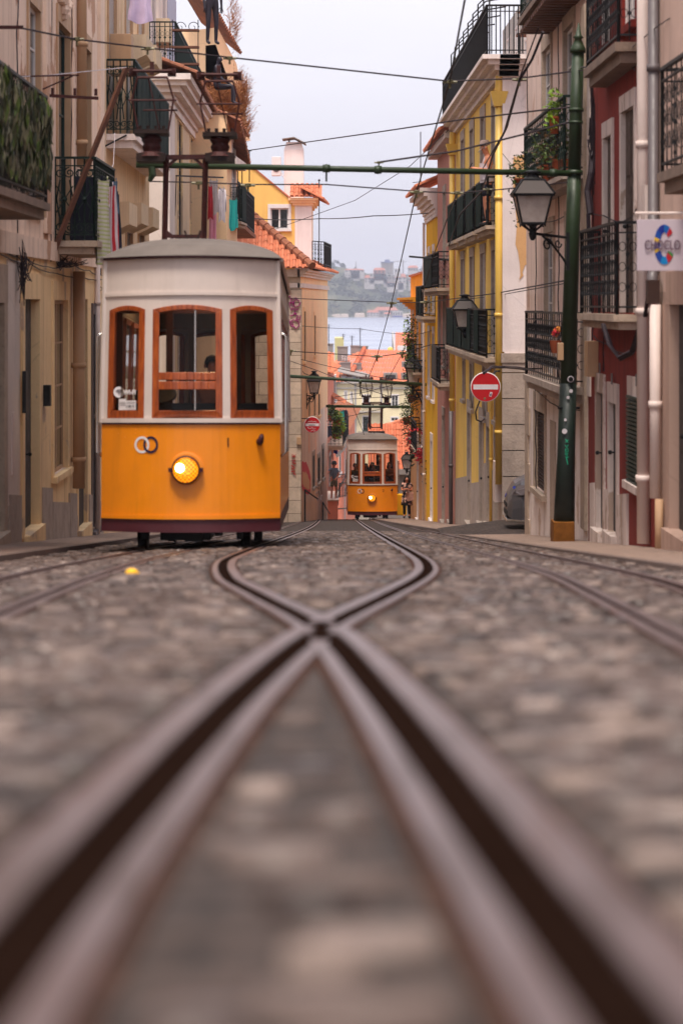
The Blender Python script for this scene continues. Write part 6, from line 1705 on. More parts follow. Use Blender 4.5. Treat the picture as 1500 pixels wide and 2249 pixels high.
for pc, (x0, x1), (y0, y1), in ((334,(291,378),(156,290)), (484,(440,522),(164,296))):
    g = MB(); g.lathe([(.20,0),(.17,.05),(.10,.07),(.12,.13),(.10,.17),(.13,.22),(.09,.27),(.06,.30)], tq(pc,346), 14); g.build('insulator', M['iron_rust'], tramA)
    g = MB(); c0 = tq(pc,346); c1 = tq(pc,y1+2); 
    g.box(tq(pc,348), (.36,.32,.10)); g.build('collector_foot', M['iron_dark'], tramA); g = MB(); g.box(tq(pc,y1+2), (.42,.34,.05))
    for dx in (-28,-9,10,29): g.tube([tq(pc+dx*.9,y1+4), tq(pc+dx*.9,y1-14)], .022, 6)
    g.build('collector_base', M['iron_dark'], tramA)
    g = MB(); r_ = .013
    for dy in (0,.4):
        T = (tq(x0+12,y0+14,dy), tq(x1-10,y0+14,dy)); S = (tq(x0,y0+62,dy), tq(x1+4,y0+62,dy)); B = (tq(x0+14,y1,dy), tq(x1-8,y1,dy))
        for k in (0,1): g.tube([T[k], S[k], B[k]], r_, 5)
        g.tube([tq(x0-8,y0+64,dy), tq(x1+10,y0+64,dy)], r_, 5); g.tube([tq(x0+2,y0,dy), tq(x1,y0,dy)], .022, 6); g.tube([T[0], T[1]], .018, 5)
        if dy: g.tube([tq(x0+24,y0+86,dy), tq(x1+12,y0+86,dy)], r_, 5)
        g.tube([tq(pc-8,y0+12,dy), tq(pc+18,y1,dy)], .008, 4)
    for x in (x0+2, x1): g.tube([tq(x,y0), tq(x,y0,.4)], .035, 6); g.box(tq(x,y0+3,.1), (.10,.12,.09))
    for x, y in ((x0+12,y0+14),(x1-10,y0+14),(x0,y0+62),(x1+4,y0+62),(x0+14,y1),(x1-8,y1)): g.tube([tq(x,y), tq(x,y,.4)], r_, 5)
    g.box(tq((x0+x1)/2,y0-6,.2), (.05,.05,.16))
    g.build('collector_cage', M['iron_rust'], tramA)
# second car: a copy with its own number
tramB = copy_thing(tramA, None, 'far yellow and white tram number 2, full of passengers')
for ch in list(tramB.children):
    if ch.name.startswith('numeral'): bpy.data.objects.remove(ch); continue
    if ch.name.startswith(('collector', 'tower', 'insulator')): ch.location.x += .43
text('numeral', '2', .15, M['maroon'], tramB, TramFace().p(.43,1.155,.010), (R(90),0,R(19)), world=False)
MxB = Matrix.Translation(P(818.5,1141,91.7)) @ Euler((-math.atan(.089-DROP), 0, R(.3))).to_matrix().to_4x4()
tramB.matrix_world = MxB
tramA['group'] = tramB['group'] = 'funicular trams'
# ------------------------------------------------------------------ green posts, span wires, lanterns, signs
t = thing('green_post', 'tall green tapered post with finial on a rusty block, in front of the cream house', 'post', P(1238,1186,31.6))
o = P(1238,1186,31.6)
def lean(py): return P(1238+(1270-1238)*(1150-py)/(1150-60), py, 31.6)
m = MB(); m.tube([lean(1160), lean(1000), lean(842)], [.150,.125,.118], 16); m.build('base_shaft', M['post_dark'], t, smooth=True)
m = MB(); m.tube([lean(842), lean(500), lean(378)], [.114,.100,.096], 16); m.tube([lean(378), lean(112)], [.092,.086], 16)
m.tube([lean(384),lean(374)], .118, 16); m.tube([lean(245),lean(238)], .104, 16); m.tube([lean(272),lean(266)], .102, 16)
m.build('shaft', M['post_green'], t, smooth=True)
m = MB(); m.tube([lean(116), lean(108), lean(100), lean(86), lean(82), lean(78), lean(50)], [.11,.11,.085,.045,.075,.045,.008], 14); m.build('finial', M['post_green'], t, smooth=True)
p0, p1 = P(1213,1190,31.45), P(1262,1146,31.45)
m = MB(); m.hexa([(p0.x,31.4,p0.z-.3),(p1.x,31.4,p0.z-.3),(p1.x,31.85,p0.z-.3),(p0.x,31.85,p0.z-.3)], [(p0.x+.01,31.4,p1.z),(p1.x-.01,31.4,p1.z),(p1.x-.01,31.85,p1.z),(p0.x+.01,31.85,p1.z)]); m.build('base_block', simple('rust_block', C(112,70,28), .85, 0, .3, 9, .4), t, bevel=.01)
m = MB()
for py, px_, rr in ((832,1249,.045),(872,1240,.022),(858,1252,.026),(946,1229,.036),(921,1231,.02)):
    m = MB(); c = lean(py)+Vector(((px_-1243)/F*31.6*.5,-.135,0)); m.lathe([(rr,0),(rr,.004)], c, 14, ax=(0,-1,0)); m.build('sticker', M['c_white'], t)

m = MB(); c = lean(832)+Vector((.02,-.145,0)); m.lathe([(.034,0),(.034,.004),(.026,.0045)], c, 14, ax=(0,-1,0)); m.build('sticker_print', M['black'], t)
gf = simple('greenpaint', C(40,170,130), .6); m = MB()
for st in ([(1241,965),(1247,972),(1241,972),(1247,966)],[(1240,977),(1244,983),(1247,977)],[(1241,986),(1247,986),(1247,991),(1241,991),(1241,986)],[(1240,995),(1247,995),(1245,1000),(1240,998)],[(1241,1004),(1248,1004)],[(1243,1004),(1246,1020)]):
    m.tube([P(x,y,31.46) for x, y in st], .007, 4)
m.build('graffiti', gf, t)
m = MB(); m.tube([P(1226,896,31.5), P(1271,896,31.7)], .02, 6); m.build('cross_bolt', M['iron'], t)
# gantry bars
def bar(label, a, b, r, extra=(), Mt='post_green'):
    m = MB(); m.tube([a, b], r, 10)
    for q, h_ in extra: m.tube([q+Vector((0,0,.06)), q-Vector((0,0,h_))], .014, 5); m.tube([q-Vector((.05,0,0)), q+Vector((.05,0,0))], r*1.35, 10)
    return tag(m.build('gantry_bar', M[Mt], smooth=True), label, 'gantry', 'green overhead gantry bars')
gY = 31.4
bar('long green overhead bar from the tall green post across to the near tram', P(300,362,gY), P(1252,381,gY), .042, ((P(717,370,gY),.18),(P(830,373,gY),.06),(P(1215,380,gY),.03)))
m = MB(); m.tube([P(334,366,gY), P(336,384,gY), P(330,396,gY), P(328,399,gY)], [.05,.05,.03,.02], 6); tag(m.build('gantry_hook', M['post_green']), 'curved green hook at the left end of the long overhead bar', 'hook')
bar('middle green overhead bar just above the far tram collectors', P(633,826,80), P(942,845,80), .06, ((P(791,838,80),.5),))
bar('low green overhead bar crossing in front of the far tram collectors', P(716,892,93.8), P(912,894,93.8), .06)
# far green post
t = thing('green_post', 'thin dark green far post beside the orange house and the small lantern', 'post', P(908,1138,94))
m = MB(); m.tube([P(906,1142,94), P(908,1000,94)], [.17,.15], 12); m.build('base_shaft', M['post_dark'], t, smooth=True)
m = MB(); m.tube([P(908,1000,94), P(912,826,94)], [.14,.12], 12); m.tube([P(909,930,94), P(909,926,94)], .17, 12); m.build('shaft', M['post_green'], t, smooth=True)
# wires
WN = 0
def wire(label, pts, r=.011, ins=(), sag=.0, mat='wire', name='overhead_wire', cat='wire'):
    m = MB(); out = []
    for a, b in zip(pts, pts[1:]):
        n_ = 8
        for i in range(n_):
            q = a.lerp(b, i/n_); q.z -= sag*(a-b).length*4*(i/n_)*(1-i/n_); out.append(q)
    out.append(pts[-1]); m.tube(out, r, 5)
    if not ins: return tag(m.build(name, M[mat]), label, cat, 'overhead wires')
    o = m.build(name, M[mat])
    for p_, s_ in ins:
        g = MB(); g.lathe([(.3*s_,-.5*s_),(.9*s_,-.35*s_),(1*s_,0),(.7*s_,.1*s_),(.9*s_,.4*s_),(.3*s_,.55*s_)], p_, 10); g.tube([p_-Vector((1.8*s_,0,0)), p_+Vector((1.8*s_,0,0))], .35*s_, 6); g.tube([p_, p_-Vector((0,0,1.6*s_))], .3*s_, 5); g.build('insulator', M['insul'], o)
    return tag(o, label, cat, 'overhead wires')
Y1 = 31.5
wire('highest span wire from the left green arm to the red house, with four insulators', [P(50,62,27.5), P(168,86,29), P(325,105,30), P(505,126,30.5), P(985,178,Y1), P(1140,172,Y1), P(1268,155,31.6), P(1400,140,28)], .012,
     ((P(170,86,29),.05),(P(325,107,30),.05),(P(505,128,30.5),.05),(P(988,180,Y1),.055),(P(1140,175,Y1),.055)))
wire('wire rising from the left houses to the top ring of the green post', [P(548,330,62), P(830,290,45), P(1010,263,36), P(1205,240,31.7), P(1262,234,31.6)], .013)
wire('stay wire from the clamp on the long bar up to the green post', [P(832,356,gY), P(1000,332,gY), P(1145,296,gY), P(1250,268,31.6)], .014, ((P(832,357,gY),.035),))
wire('second span wire below the long bar with insulators by the washing', [P(330,398,gY), P(360,399,gY), P(450,401,gY), P(545,405,gY), P(717,405,gY), P(915,420,gY), P(1000,424,gY), P(1110,415,gY), P(1250,400,31.6)], .010,
     ((P(362,399,gY),.03),(P(437,402,gY),.055),(P(545,407,gY),.055),(P(914,422,gY),.05),(P(1003,424,gY),.05),(P(1070,416,gY),.035)))
wire('long contact wire dropping from the top edge to the far tram', [P(1022,-10,26), P(987,180,Y1), P(914,422,44), P(860,664,62), P(828,782,78), P(806,838,93)], .013)
wire('second contact wire slanting down beside the lamp post to the far tram', [P(1003,424,gY+6), P(952,560,60), P(925,655,66), P(905,720,74), P(884,775,80), P(850,836,94)], .012)
wire('thick twisted cable from the cream house top to the yellow house balcony', [P(1192,70,30.5), P(1168,130,31), P(1140,176,31.4), P(1112,280,36), P(1082,340,41), P(1058,420,45.5), P(1010,470,53), P(985,540,60)], .019, name='twisted_cable')
wire('thin pale wire beside the twisted cable from the cream house', [P(1182,60,30.5), P(1140,172,31.4), P(1106,290,37), P(1060,370,44)], .010)
wire('span wire crossing in front of the far hillside', [P(545,640,62), P(640,655,64), P(860,664,64), P(935,664,64), P(1090,644,48), P(1262,612,31.7)], .012, ((P(860,666,64),.08),(P(935,664,64),.09)))
wire('span wire crossing in front of the orange roofs', [P(632,771,81), P(828,783,80), P(884,776,80), P(962,752,76)], .016, ((P(828,783,80),.11),(P(883,776,80),.11),(P(639,771,81),.1)))
wire('thin sagging wire at the height of the river', [P(655,715,83), P(790,722,90), P(905,736,84), P(960,720,74)], .010, sag=.004)
wire('thin telephone wire across the sky below the chimney', [P(560,480,70), P(655,482,78), P(705,480,80), P(820,474,70), P(940,468,76)], .016, sag=.003)
wire('faint diagonal wire from the sky down to the yellow gable house', [P(985,285,62), P(900,365,74), P(780,440,84), P(600,505,90)], .012)
wire('thin wire crossing the yellow house lantern', [P(1265,618,31.6), P(1085,650,50), P(1000,660,58)], .008)
for k, pts in enumerate(([(630,790),(700,815),(790,850),(860,872)],[(632,782),(720,804),(830,828),(910,836)],[(640,778),(668,820),(684,826)],[(735,872),(800,862),(905,834)],[(718,925),(820,902),(912,880)],[(772,858),(778,900),(800,955)],[(735,880),(775,876),(840,872),(895,866)])):
    wire(['steep wire from the stone corner to the far tram', 'wire from the stone corner to the far lantern', 'short slack wire at the stone corner', 'wire rising to the right behind the far collectors', 'long low wire rising behind the far tram tower', 'steep wire left of the far collectors', 'straight wire behind the far collectors'][k], [P(x,y,82+k) for x, y in pts], .012)
wire('thin wire from the right wall down to the top of the red house balcony', [P(1500,20,24), P(1440,60,25), P(1380,110,27), P(1345,150,28)], .006)
wire('grey slack cable under the red house top balcony', [P(1345,105,28), P(1375,135,27.5), P(1405,166,27), P(1440,160,26), P(1460,158,25.5)], .010, mat='pipe_grey')
wire('frayed wire from the green post to the right hand pipes', [P(1275,148,31), P(1330,143,29), P(1440,148,26)], .012)
wire('black cable crossing to the stone corner over the no entry sign', [P(1062,820,44.5), P(1080,806,45), P(1110,806,45.8), P(1140,808,42), P(1160,812,41)], .03)
wire('curly stay hanging under the no entry sign', [P(1053,880,46.2), P(1044,905,46.2), P(1046,922,46.4), P(1056,926,46.6), P(1064,920,46.9)], .016)

# street lanterns
def lantern(label, px, ytop, ybot, Y, bracket, grp='street lanterns', wide=85/145, mat='iron'):
    """four-sided tapering lantern on an iron wall bracket"""
    H = (ybot-ytop)/F*Y; c = P(px, ybot, Y); W = H*wide
    t = thing('street_lantern', label, 'street lamp', c, grp)
    z = lambda f: c.z+H*f
    def ring(f, w_): return [Vector((c.x+sx*w_/2, Y+sy*w_/2, z(f))) for sx, sy in ((-1,-1),(1,-1),(1,1),(-1,1))]
    lo, hi, ea, tp = ring(.245, W*.56), ring(.635, W*.86), ring(.655, W*1.0), ring(.86, W*.52)
    fr_ = MB(); rb = H*.011
    for k in range(4):
        j = (k+1) % 4
        fr_.tube([lo[k], hi[k]], rb*1.4, 4); fr_.tube([lo[k], lo[j]], rb*1.4, 4); fr_.tube([hi[k], hi[j]], rb, 4); fr_.tube([ea[k], tp[k]], rb*1.5, 4); fr_.tube([tp[k], tp[j]], rb*1.6, 4)
    fr_.hexa(ring(.625, W*.98), ring(.66, W*1.02)); fr_.hexa(ring(.225, W*.58), ring(.25, W*.6))
    for k in range(4): fr_.tube([lo[k]-Vector((0,0,H*.05)), lo[k]], rb, 4); fr_.tube([lo[k], lo[k].lerp(Vector((c.x,Y,z(.14))),.6)-Vector((0,0,H*.02)), Vector((c.x,Y,z(.10)))], rb*1.3, 5)
    fr_.lathe([(W*.04,0),(W*.07,H*.03),(W*.10,H*.10),(W*.06,H*.14),(W*.09,H*.2),(W*.2,H*.235)], c, 10)
    fr_.build('frame', M[mat], t)
    for nm_, A, B_ in (('pane', lo, hi), ('roof_pane', ea, tp)):
        g = MB()
        for k in range(4): j = (k+1) % 4; g.face([A[k], A[j], B_[j], B_[k]])
        g.build(nm_, M['glass_lamp' if nm_ == 'pane' else 'lamp_roof'], t)
    g = MB(); g.hexa(ring(.85, W*.54), ring(.87, W*.54)); g.lathe([(W*.25,H*.87),(W*.16,H*.91),(W*.13,H*.95),(W*.22,H*.965),(W*.22,H*.98),(W*.08,H*1.0)], c, 12); g.build('cap', M[mat], t)
    g = MB(); g.ball((c.x,Y,z(.42)), H*.06, 8); g.build('lamp_bulb', M['glass_lamp'], t)
    br_ = MB(); b0 = Vector((c.x,Y,z(.10))); w_ = Vector(bracket); L = (w_-b0).length; ax = (w_-b0).normalized(); Z = Vector((0,0,1))
    br_.tube([b0, w_], H*.022, 6)
    br_.tube([b0+ax*L*.28-Z*H*.02, b0+ax*L*.55-Z*H*.12, b0+ax*L*.85-Z*H*.30, w_-Z*H*.42], H*.018, 5)
    scroll(br_, b0+ax*L*.42-Z*H*.14, ax, Z, H*.10, 1.3, H*.014); scroll(br_, b0+ax*L*.72-Z*H*.10, ax, Z, H*.07, 1.2, H*.012, -1)
    br_.box(w_-Z*H*.2, (H*.05, H*.08, H*.55))
    br_.build('bracket', M[mat], t)
    return t
lantern('large street lantern hanging on an iron bracket from the tall green post', 1169, 374, 528, 30.9, P(1246,522,31.3))
lantern('street lantern on a bracket in front of the green screens of the yellow house', 1020, 646, 742, 53, FR.pt(53.4, P(1020,738,53).z+.1, 0))
lantern('dark street lantern in front of the orange house at the plants', 907, 776, 866, 82, FR.pt(82.5, P(907,858,82).z, 0), wide=.40)
lantern('small street lantern low beside the far green post, above the woman', 893, 992, 1040, 93, P(908,1034,94), wide=.52)
lantern('street lantern on the peach corner house wall', 690, 814, 878, 86, Vector((FE.pt(86,0).x, 86, P(690,868,86).z)), wide=.48)
m = MB()
for a, b in (((890,791),(972,793)),((900,793),(975,828)),((915,808),(985,810)),((905,845),(990,846))): m = MB(); m.tube([P(*a,81), P(b[0],b[1],80.0)], .035, 5); m.build('iron_arm', M['iron'], ORANGE)

# no entry signs
def no_entry(label, c, r, face=(0,-1,0), arm=None, scribble=False, stickers=False):
    c = Vector(c); fz = Vector(face).normalized()
    t = thing('no_entry_sign', label, 'road sign', c, 'round no entry signs')
    m = MB(); m.lathe([(r*.2,-.03),(r,-.02),(r*1.0,.0),(r*.97,.006),(r*.9,.006)], c, 36, ax=fz); m.build('disc', M['white'], t)
    m = MB(); m.lathe([(r*.945,.0065),(r*.945,.009),(r*.2,.0095)], c, 36, ax=fz); m.build('red_face', M['red_sign'], t)
    sx = Vector((0,0,1)).cross(fz).normalized(); Z = Vector((0,0,1))
    if sx.x < 0: sx = -sx
    def fp(x, z, o): return c+sx*x*r+Z*z*r+fz*o
    m = MB(); m.hexa([fp(-.82,-.16,.009), fp(.82,-.16,.009), fp(.82,.17,.009), fp(-.82,.17,.009)], [fp(-.82,-.16,.012), fp(.82,-.16,.012), fp(.82,.17,.012), fp(-.82,.17,.012)]); m.build('white_bar', M['c_white'], t)
    if scribble:
        m = MB()
        for st in ([(-.6,.3),(-.4,.42),(-.3,.3),(-.1,.5),(.1,.32),(.3,.44),(.5,.3)],[(-.6,-.3),(-.3,-.5),(0,-.34),(.2,-.55),(.4,-.38)],[(-.2,-.8),(.1,-.62),(.2,-.8),(.4,-.66)]): m.tube([fp(x,z,.013) for x, z in st], .010, 4)
        m.build('scribble', M['c_white'], t)
        m = MB(); m.tube([fp(x,z,.016) for x, z in ((-.45,.06),(-.35,-.08),(-.2,.08),(-.05,-.06),(.1,.08),(.25,-.07),(.35,.06))], .011, 4); m.build('scribble_dark', M['black'], t)
    if stickers:
        m = MB(); m.hexa([fp(.22,-.62,.0095), fp(.38,-.66,.0095), fp(.46,-.36,.0095), fp(.30,-.32,.0095)], [fp(.22,-.62,.011), fp(.38,-.66,.011), fp(.46,-.36,.011), fp(.30,-.32,.011)]); m.build('sticker', M['c_white'], t)
        m = MB(); m.lathe([(r*.08,.0095),(r*.08,.011)], fp(-.06,-.76,0), 12, ax=fz); m.build('sticker', M['insul'], t)
        m = MB(); m.tube([fp(.31,-.58,.013), fp(.36,-.42,.013)], .008, 4); m.tube([fp(.27,-.5,.013), fp(.4,-.53,.013)], .006, 4); m.build('sticker_print', M['navy'], t)
    if arm:
        m = MB(); m.tube([Vector(q) for q in arm], .02, 6); m.build('arm', M['iron'], t)
    return t
no_entry('clean red and white no entry sign with two small stickers, before the yellow house', P(1066,850,45.9), 33/F*45.9, (0,-1,0), [P(1066,850,46.0), P(1072,830,46.1), P(1090,815,46.3), FR.pt(46.8,P(1,815,46.8).z,0)], stickers=True)
no_entry('scribbled no entry sign on the peach corner house', P(686,933,83.5), 18/F*83.5, (0,-1,0), [P(686,920,83.6), P(657,919,83.2)], scribble=True)
no_entry('no entry sign turned almost edge on beside the far green post', P(904,963,92), 17/F*92, (-.86,-.5,0), [P(906,960,92.2), P(915,945,92.6), FR.pt(93,P(1,943,93).z,0)])

# grey car nosing out of the side street
c = Vector((FR.pt(44,0).x-.16, 44.0, prof(44)+.06)); t = thing('parked_car', 'grey car with only its nose showing from the side street', 'car', c)
def car_section(x):
    """half width and heights along the car (x from nose)"""
    f = lambda pts: next((b+(d-b)*(x-a)/(c_-a) for (a,b),(c_,d) in zip(pts, pts[1:]) if a <= x <= c_), pts[-1][1])
    return f([(0,.42),(.08,.62),(.25,.76),(.6,.85),(2,.88),(3.6,.86),(4.1,.75)]), f([(0,.32),(.06,.26),(.5,.22),(3.7,.22),(4.1,.35)]), f([(0,.60),(.04,.76),(.15,.93),(.32,1.05),(.8,1.12),(4.1,1.1)])
m = MB(); XSs = [0,.03,.08,.15,.25,.4,.6,.9,1.2,2,3,3.6,4.0,4.1]; rows = []
for x in XSs:
    hw, zl, zt_ = car_section(x); rr = []
    for k in range(15):
        a = math.pi*k/14; s_ = math.copysign(abs(math.cos(a))**.5, math.cos(a)); q = math.sin(a)**.75
        rr.append(Vector((c.x+x, c.y-s_*hw, c.z+zl+(zt_-zl)*q)))
    rows.append(rr)
for r0, r1 in zip(rows, rows[1:]):
    for k in range(14): m.face([r0[k], r0[k+1], r1[k+1], r1[k]])
m.face(rows[0]); m.face(rows[-1])
m.build('body', paint('car_paint', C(66,64,68), .35, .1, None, .3), t, smooth=True)
m = MB(); m.hexa([c+Vector(q) for q in ((.8,-.78,1.08),(3.9,-.76,1.08),(3.9,.76,1.08),(.8,.78,1.08))], [c+Vector(q) for q in ((1.6,-.58,1.52),(3.4,-.58,1.52),(3.4,.58,1.52),(1.6,.58,1.52))]); m.build('cabin', M['glass_win'], t, bevel=.06)
for s_ in (-1,1):
    m = MB(); m.hexa([c+Vector(q) for q in ((.07,s_*.50,.70),(.26,s_*.775,.72),(.40,s_*.80,.78),(.12,s_*.56,.78))], [c+Vector(q) for q in ((.10,s_*.50,.78),(.32,s_*.765,.86),(.52,s_*.80,.95),(.2,s_*.56,.90))]); m.build('headlight', M['pipe_grey'], t, bevel=.01)
    for x in (.85, 3.3):
        m = MB(); m.lathe([(0,-.1),(.24,-.1),(.31,-.07),(.31,.07),(.24,.1),(0,.1)], c+Vector((x,s_*.76,.30)), 20, ax=(0,1,0)); wv = m.build('wheel', M['rubber'], t)
m = MB(); m.bbox(c+Vector((-.012,-.4,.30)), c+Vector((.05,.4,.40))); m.bbox(c+Vector((-.015,-.34,.47)), c+Vector((.05,.34,.54))); m.build('grille', M['black'], t)
m = MB(); m.hexa([c+Vector(q) for q in ((-.03,-.55,.20),(.3,-.80,.20),(.3,.80,.20),(-.03,.55,.20))], [c+Vector(q) for q in ((-.02,-.55,.255),(.3,-.80,.255),(.3,.80,.255),(-.02,.55,.255))]); m.build('bumper_lip', M['chrome'], t, bevel=.01)
m = MB(); m.lathe([(.04,0),(.04,.012)], c+Vector((.0,0,.66)), 14, ax=(-1,0,.3)); m.lathe([(.028,0),(.028,.02)], c+Vector((.12,-.60,.86)), 14, ax=(-.3,-1,.4)); m.build('badge', M['c_blue'], t)
# ------------------------------------------------------------------ people and figures
def skin_chain(name, J, E, mat, parent, root, sub=1, world=None):
    """one continuous skinned surface grown from joints J{name:(pos,radius)} and bones E"""
    ks = list(J); idx = {k: i for i, k in enumerate(ks)}
    me = bpy.data.meshes.new(name); o = bpy.data.objects.new(name, me); COL.objects.link(o); o.parent = parent; ORG[o.name] = ORG[parent.name]
    me.from_pydata([J[k][0] for k in ks], [(idx[a], idx[b]) for a, b in E], [])
    sk = o.modifiers.new('skin', 'SKIN'); sk.use_smooth_shade = True
    for i, k in enumerate(ks):
        v = me.skin_vertices[0].data[i]; r = J[k][1]; v.radius = r if isinstance(r, tuple) else (r, r); v.use_root = (k == root)
    if sub: ss = o.modifiers.new('sub', 'SUBSURF'); ss.levels = sub; ss.render_levels = sub
    me.materials.append(mat); return o
BASE = dict(pelvis=((0,0,.95),.125), waist=((0,.0,1.10),.115), chest=((0,.0,1.30),.135), neck0=((0,-.005,1.44),.07), neck=((0,.01,1.50),.052), jaw=((0,.035,1.56),.068), head=((0,.02,1.63),.088), crown=((0,.01,1.70),.062),
            nose=((0,.115,1.605),.014), nose0=((0,.085,1.625),.03))
def limb_pose(kind):
    d = {}
    for s, n_ in ((-1,'L'),(1,'R')):
        d['sh'+n_] = ((s*.165,0,1.40),.062); d['el'+n_] = ((s*.21,.0,1.12),.043); d['wr'+n_] = ((s*.20,.06,.88),.029)
        d['hip'+n_] = ((s*.085,0,.90),.092); d['kn'+n_] = ((s*.095,.02,.50),.058); d['an'+n_] = ((s*.10,-.02,.09),.040); d['toe'+n_] = ((s*.11,.13,.035),.034)
        if kind == 'phone': d['el'+n_] = ((s*.21,.03,1.14),.043); d['wr'+n_] = ((s*.07,.27,1.20),.030)
        if kind == 'sit':
            d['kn'+n_] = ((s*.11,.42,.92),.062); d['an'+n_] = ((s*.11,.42,.50),.042); d['toe'+n_] = ((s*.12,.56,.45),.034); d['wr'+n_] = ((s*.15,.26,1.02),.03); d['el'+n_] = ((s*.22,.05,1.14),.043)
        if kind == 'reach' and s > 0: d['el'+n_] = ((s*.32,.14,1.22),.043); d['wr'+n_] = ((s*.50,.30,1.10),.029)
        if kind == 'reach' and s < 0: d['el'+n_] = ((s*.22,.03,1.13),.043); d['wr'+n_] = ((s*.06,.22,1.02),.029)
    return d
def person(label, loc, yaw, pose='stand', h=1.7, skin='skin', top='c_white', bottom='c_navy', hair='hair', hairlen=0, hat=None, shorts=True, sleeves=True, skirt=None, lean=0, name='person', cat='person', grp=None, tilt=0, tank=False, over=None, shoes='c_dark', body_only=False):
    t = thing(name, label, cat, loc, grp); ORG[t.name] = Vector((0,0,0))
    J = dict(BASE); J.update(limb_pose(pose))
    if over: J.update(over)
    if tilt:
        for k in ('jaw','head','crown','nose','nose0'):
            (x,y,z), r = J[k]; dz = z-1.5; J[k] = ((x, y+dz*math.sin(tilt), 1.5+dz*math.cos(tilt)-(y-.02)*math.sin(tilt)), r)
    E = [('pelvis','waist'),('waist','chest'),('chest','neck0'),('neck0','neck'),('neck','jaw'),('jaw','head'),('head','crown'),('head','nose0'),('nose0','nose')]
    for n_ in 'LR':
        E += [('chest','sh'+n_),('sh'+n_,'el'+n_),('el'+n_,'wr'+n_),('pelvis','hip'+n_),('hip'+n_,'kn'+n_),('kn'+n_,'an'+n_),('an'+n_,'toe'+n_)]
        w_ = Vector(J['wr'+n_][0]); d = (w_-Vector(J['el'+n_][0])).normalized(); sd = d.cross(Vector((0,1,.3))).normalized(); up = d.cross(sd)
        J['palm'+n_] = (tuple(w_+d*.07), .027); E.append(('wr'+n_,'palm'+n_))
        for i, (o_, L) in enumerate(((-.026,.062),(-.009,.074),(.009,.07),(.026,.055))):
            a = w_+d*.10+sd*o_; J[f'f{i}{n_}'] = (tuple(a), .009); J[f'g{i}{n_}'] = (tuple(a+d*L*.6+up*.02), .008); J[f'e{i}{n_}'] = (tuple(a+d*L+up*.045), .007)
            E += [('palm'+n_,f'f{i}{n_}'),(f'f{i}{n_}',f'g{i}{n_}'),(f'g{i}{n_}',f'e{i}{n_}')]
        sg = -1 if n_ == 'R' else 1
        J['t0'+n_] = (tuple(w_+d*.045+sd*.03*sg+up*.012), .010); J['t1'+n_] = (tuple(w_+d*.085+sd*.05*sg+up*.03), .008); E += [('palm'+n_,'t0'+n_),('t0'+n_,'t1'+n_)]
    body = skin_chain('body', J, E, M[skin], t, 'pelvis')
    hp = Vector(J['head'][0]); fw = (Vector(J['nose'][0])-Vector(J['nose0'][0])); fw = fw.normalized(); upv = (Vector(J['crown'][0])-Vector(J['head'][0])).normalized(); rt = fw.cross(upv).normalized()
    if not body_only:
        m = MB()
        for s in (-1,1): m.ball(hp+fw*.078+rt*s*.032+upv*.012, .011, 6)
        m.build('eyes', M['hair'], t); m = MB(); m.tube([hp+fw*.082-upv*.052-rt*.022, hp+fw*.088-upv*.055, hp+fw*.082-upv*.052+rt*.022], .005, 4); m.build('mouth', M['c_red'], t)
        m = MB(); [m.ball(hp+rt*s*.092-upv*.005, (.016,.024,.032), 6) for s in (-1,1)]; m.build('ears', M[skin], t)
        big = lambda k, f: (J[k][0], J[k][1]*f if not isinstance(J[k][1], tuple) else J[k][1])
        T = {'pelvis': (tuple(Vector(J['pelvis'][0])+Vector((0,0,.03))), .142), 'waist': big('waist',1.18+.14*tank), 'chest': big('chest',1.14+.12*tank), 'nk': ((0,0,1.425),.085)}
        TE = [('pelvis','waist'),('waist','chest'),('chest','nk')]
        for n_ in 'LR':
            s0, e0 = Vector(J['sh'+n_][0]), Vector(J['el'+n_][0])
            if tank: T['a'+n_] = (tuple(s0*.62+Vector(J['chest'][0])*.38+Vector((0,0,.07))), .05); TE.append(('chest','a'+n_))
            else:
                T['a'+n_] = (tuple(s0), .074); TE.append(('chest','a'+n_)); T['b'+n_] = (tuple(s0.lerp(e0,.6)), .064); TE.append(('a'+n_,'b'+n_))
                if sleeves == 'long': T['c'+n_] = (tuple(e0), .055); T['d'+n_] = (tuple(Vector(J['wr'+n_][0]).lerp(e0,.12)), .042); TE += [('b'+n_,'c'+n_),('c'+n_,'d'+n_)]
        skin_chain('top', T, TE, M[top], t, 'waist')
        if skirt:
            m = MB(); m.lathe([(.13,1.08),(.165,.95),(.20,.78),(.235,skirt+.1),(.24,skirt),(.1,skirt+.02)], (0,0,0), 18); m.build('skirt', M[bottom], t, smooth=True)
        else:
            B = {'pelvis': (J['pelvis'][0], .143), 'w': ((0,0,1.03),.135)}; BE = [('w','pelvis')]
            for n_ in 'LR':
                hip, kn, an = (Vector(J[k+n_][0]) for k in ('hip','kn','an'))
                B['h'+n_] = (tuple(hip), .108); B['k'+n_] = (tuple(hip.lerp(kn, .8)), .092); BE += [('pelvis','h'+n_),('h'+n_,'k'+n_)]
                if not shorts: B['k'+n_] = (tuple(kn), .078); B['n'+n_] = (tuple(kn.lerp(an,.92)), .06); BE.append(('k'+n_,'n'+n_))
            skin_chain('shorts' if shorts else 'trousers', B, BE, M[bottom], t, 'pelvis')
        for n_ in 'LR':
            a, b = Vector(J['an'+n_][0]), Vector(J['toe'+n_][0]); m = MB(); m.tube([a+(a-b)*.25-Vector((0,0,.045)), a.lerp(b,.5)-Vector((0,0,.02)), b, b+(b-a)*.12], [.044,.05,.045,.03], 8); m.build('shoe', M[shoes], t, smooth=True)
        m = MB(); n_ = 12
        rows = []
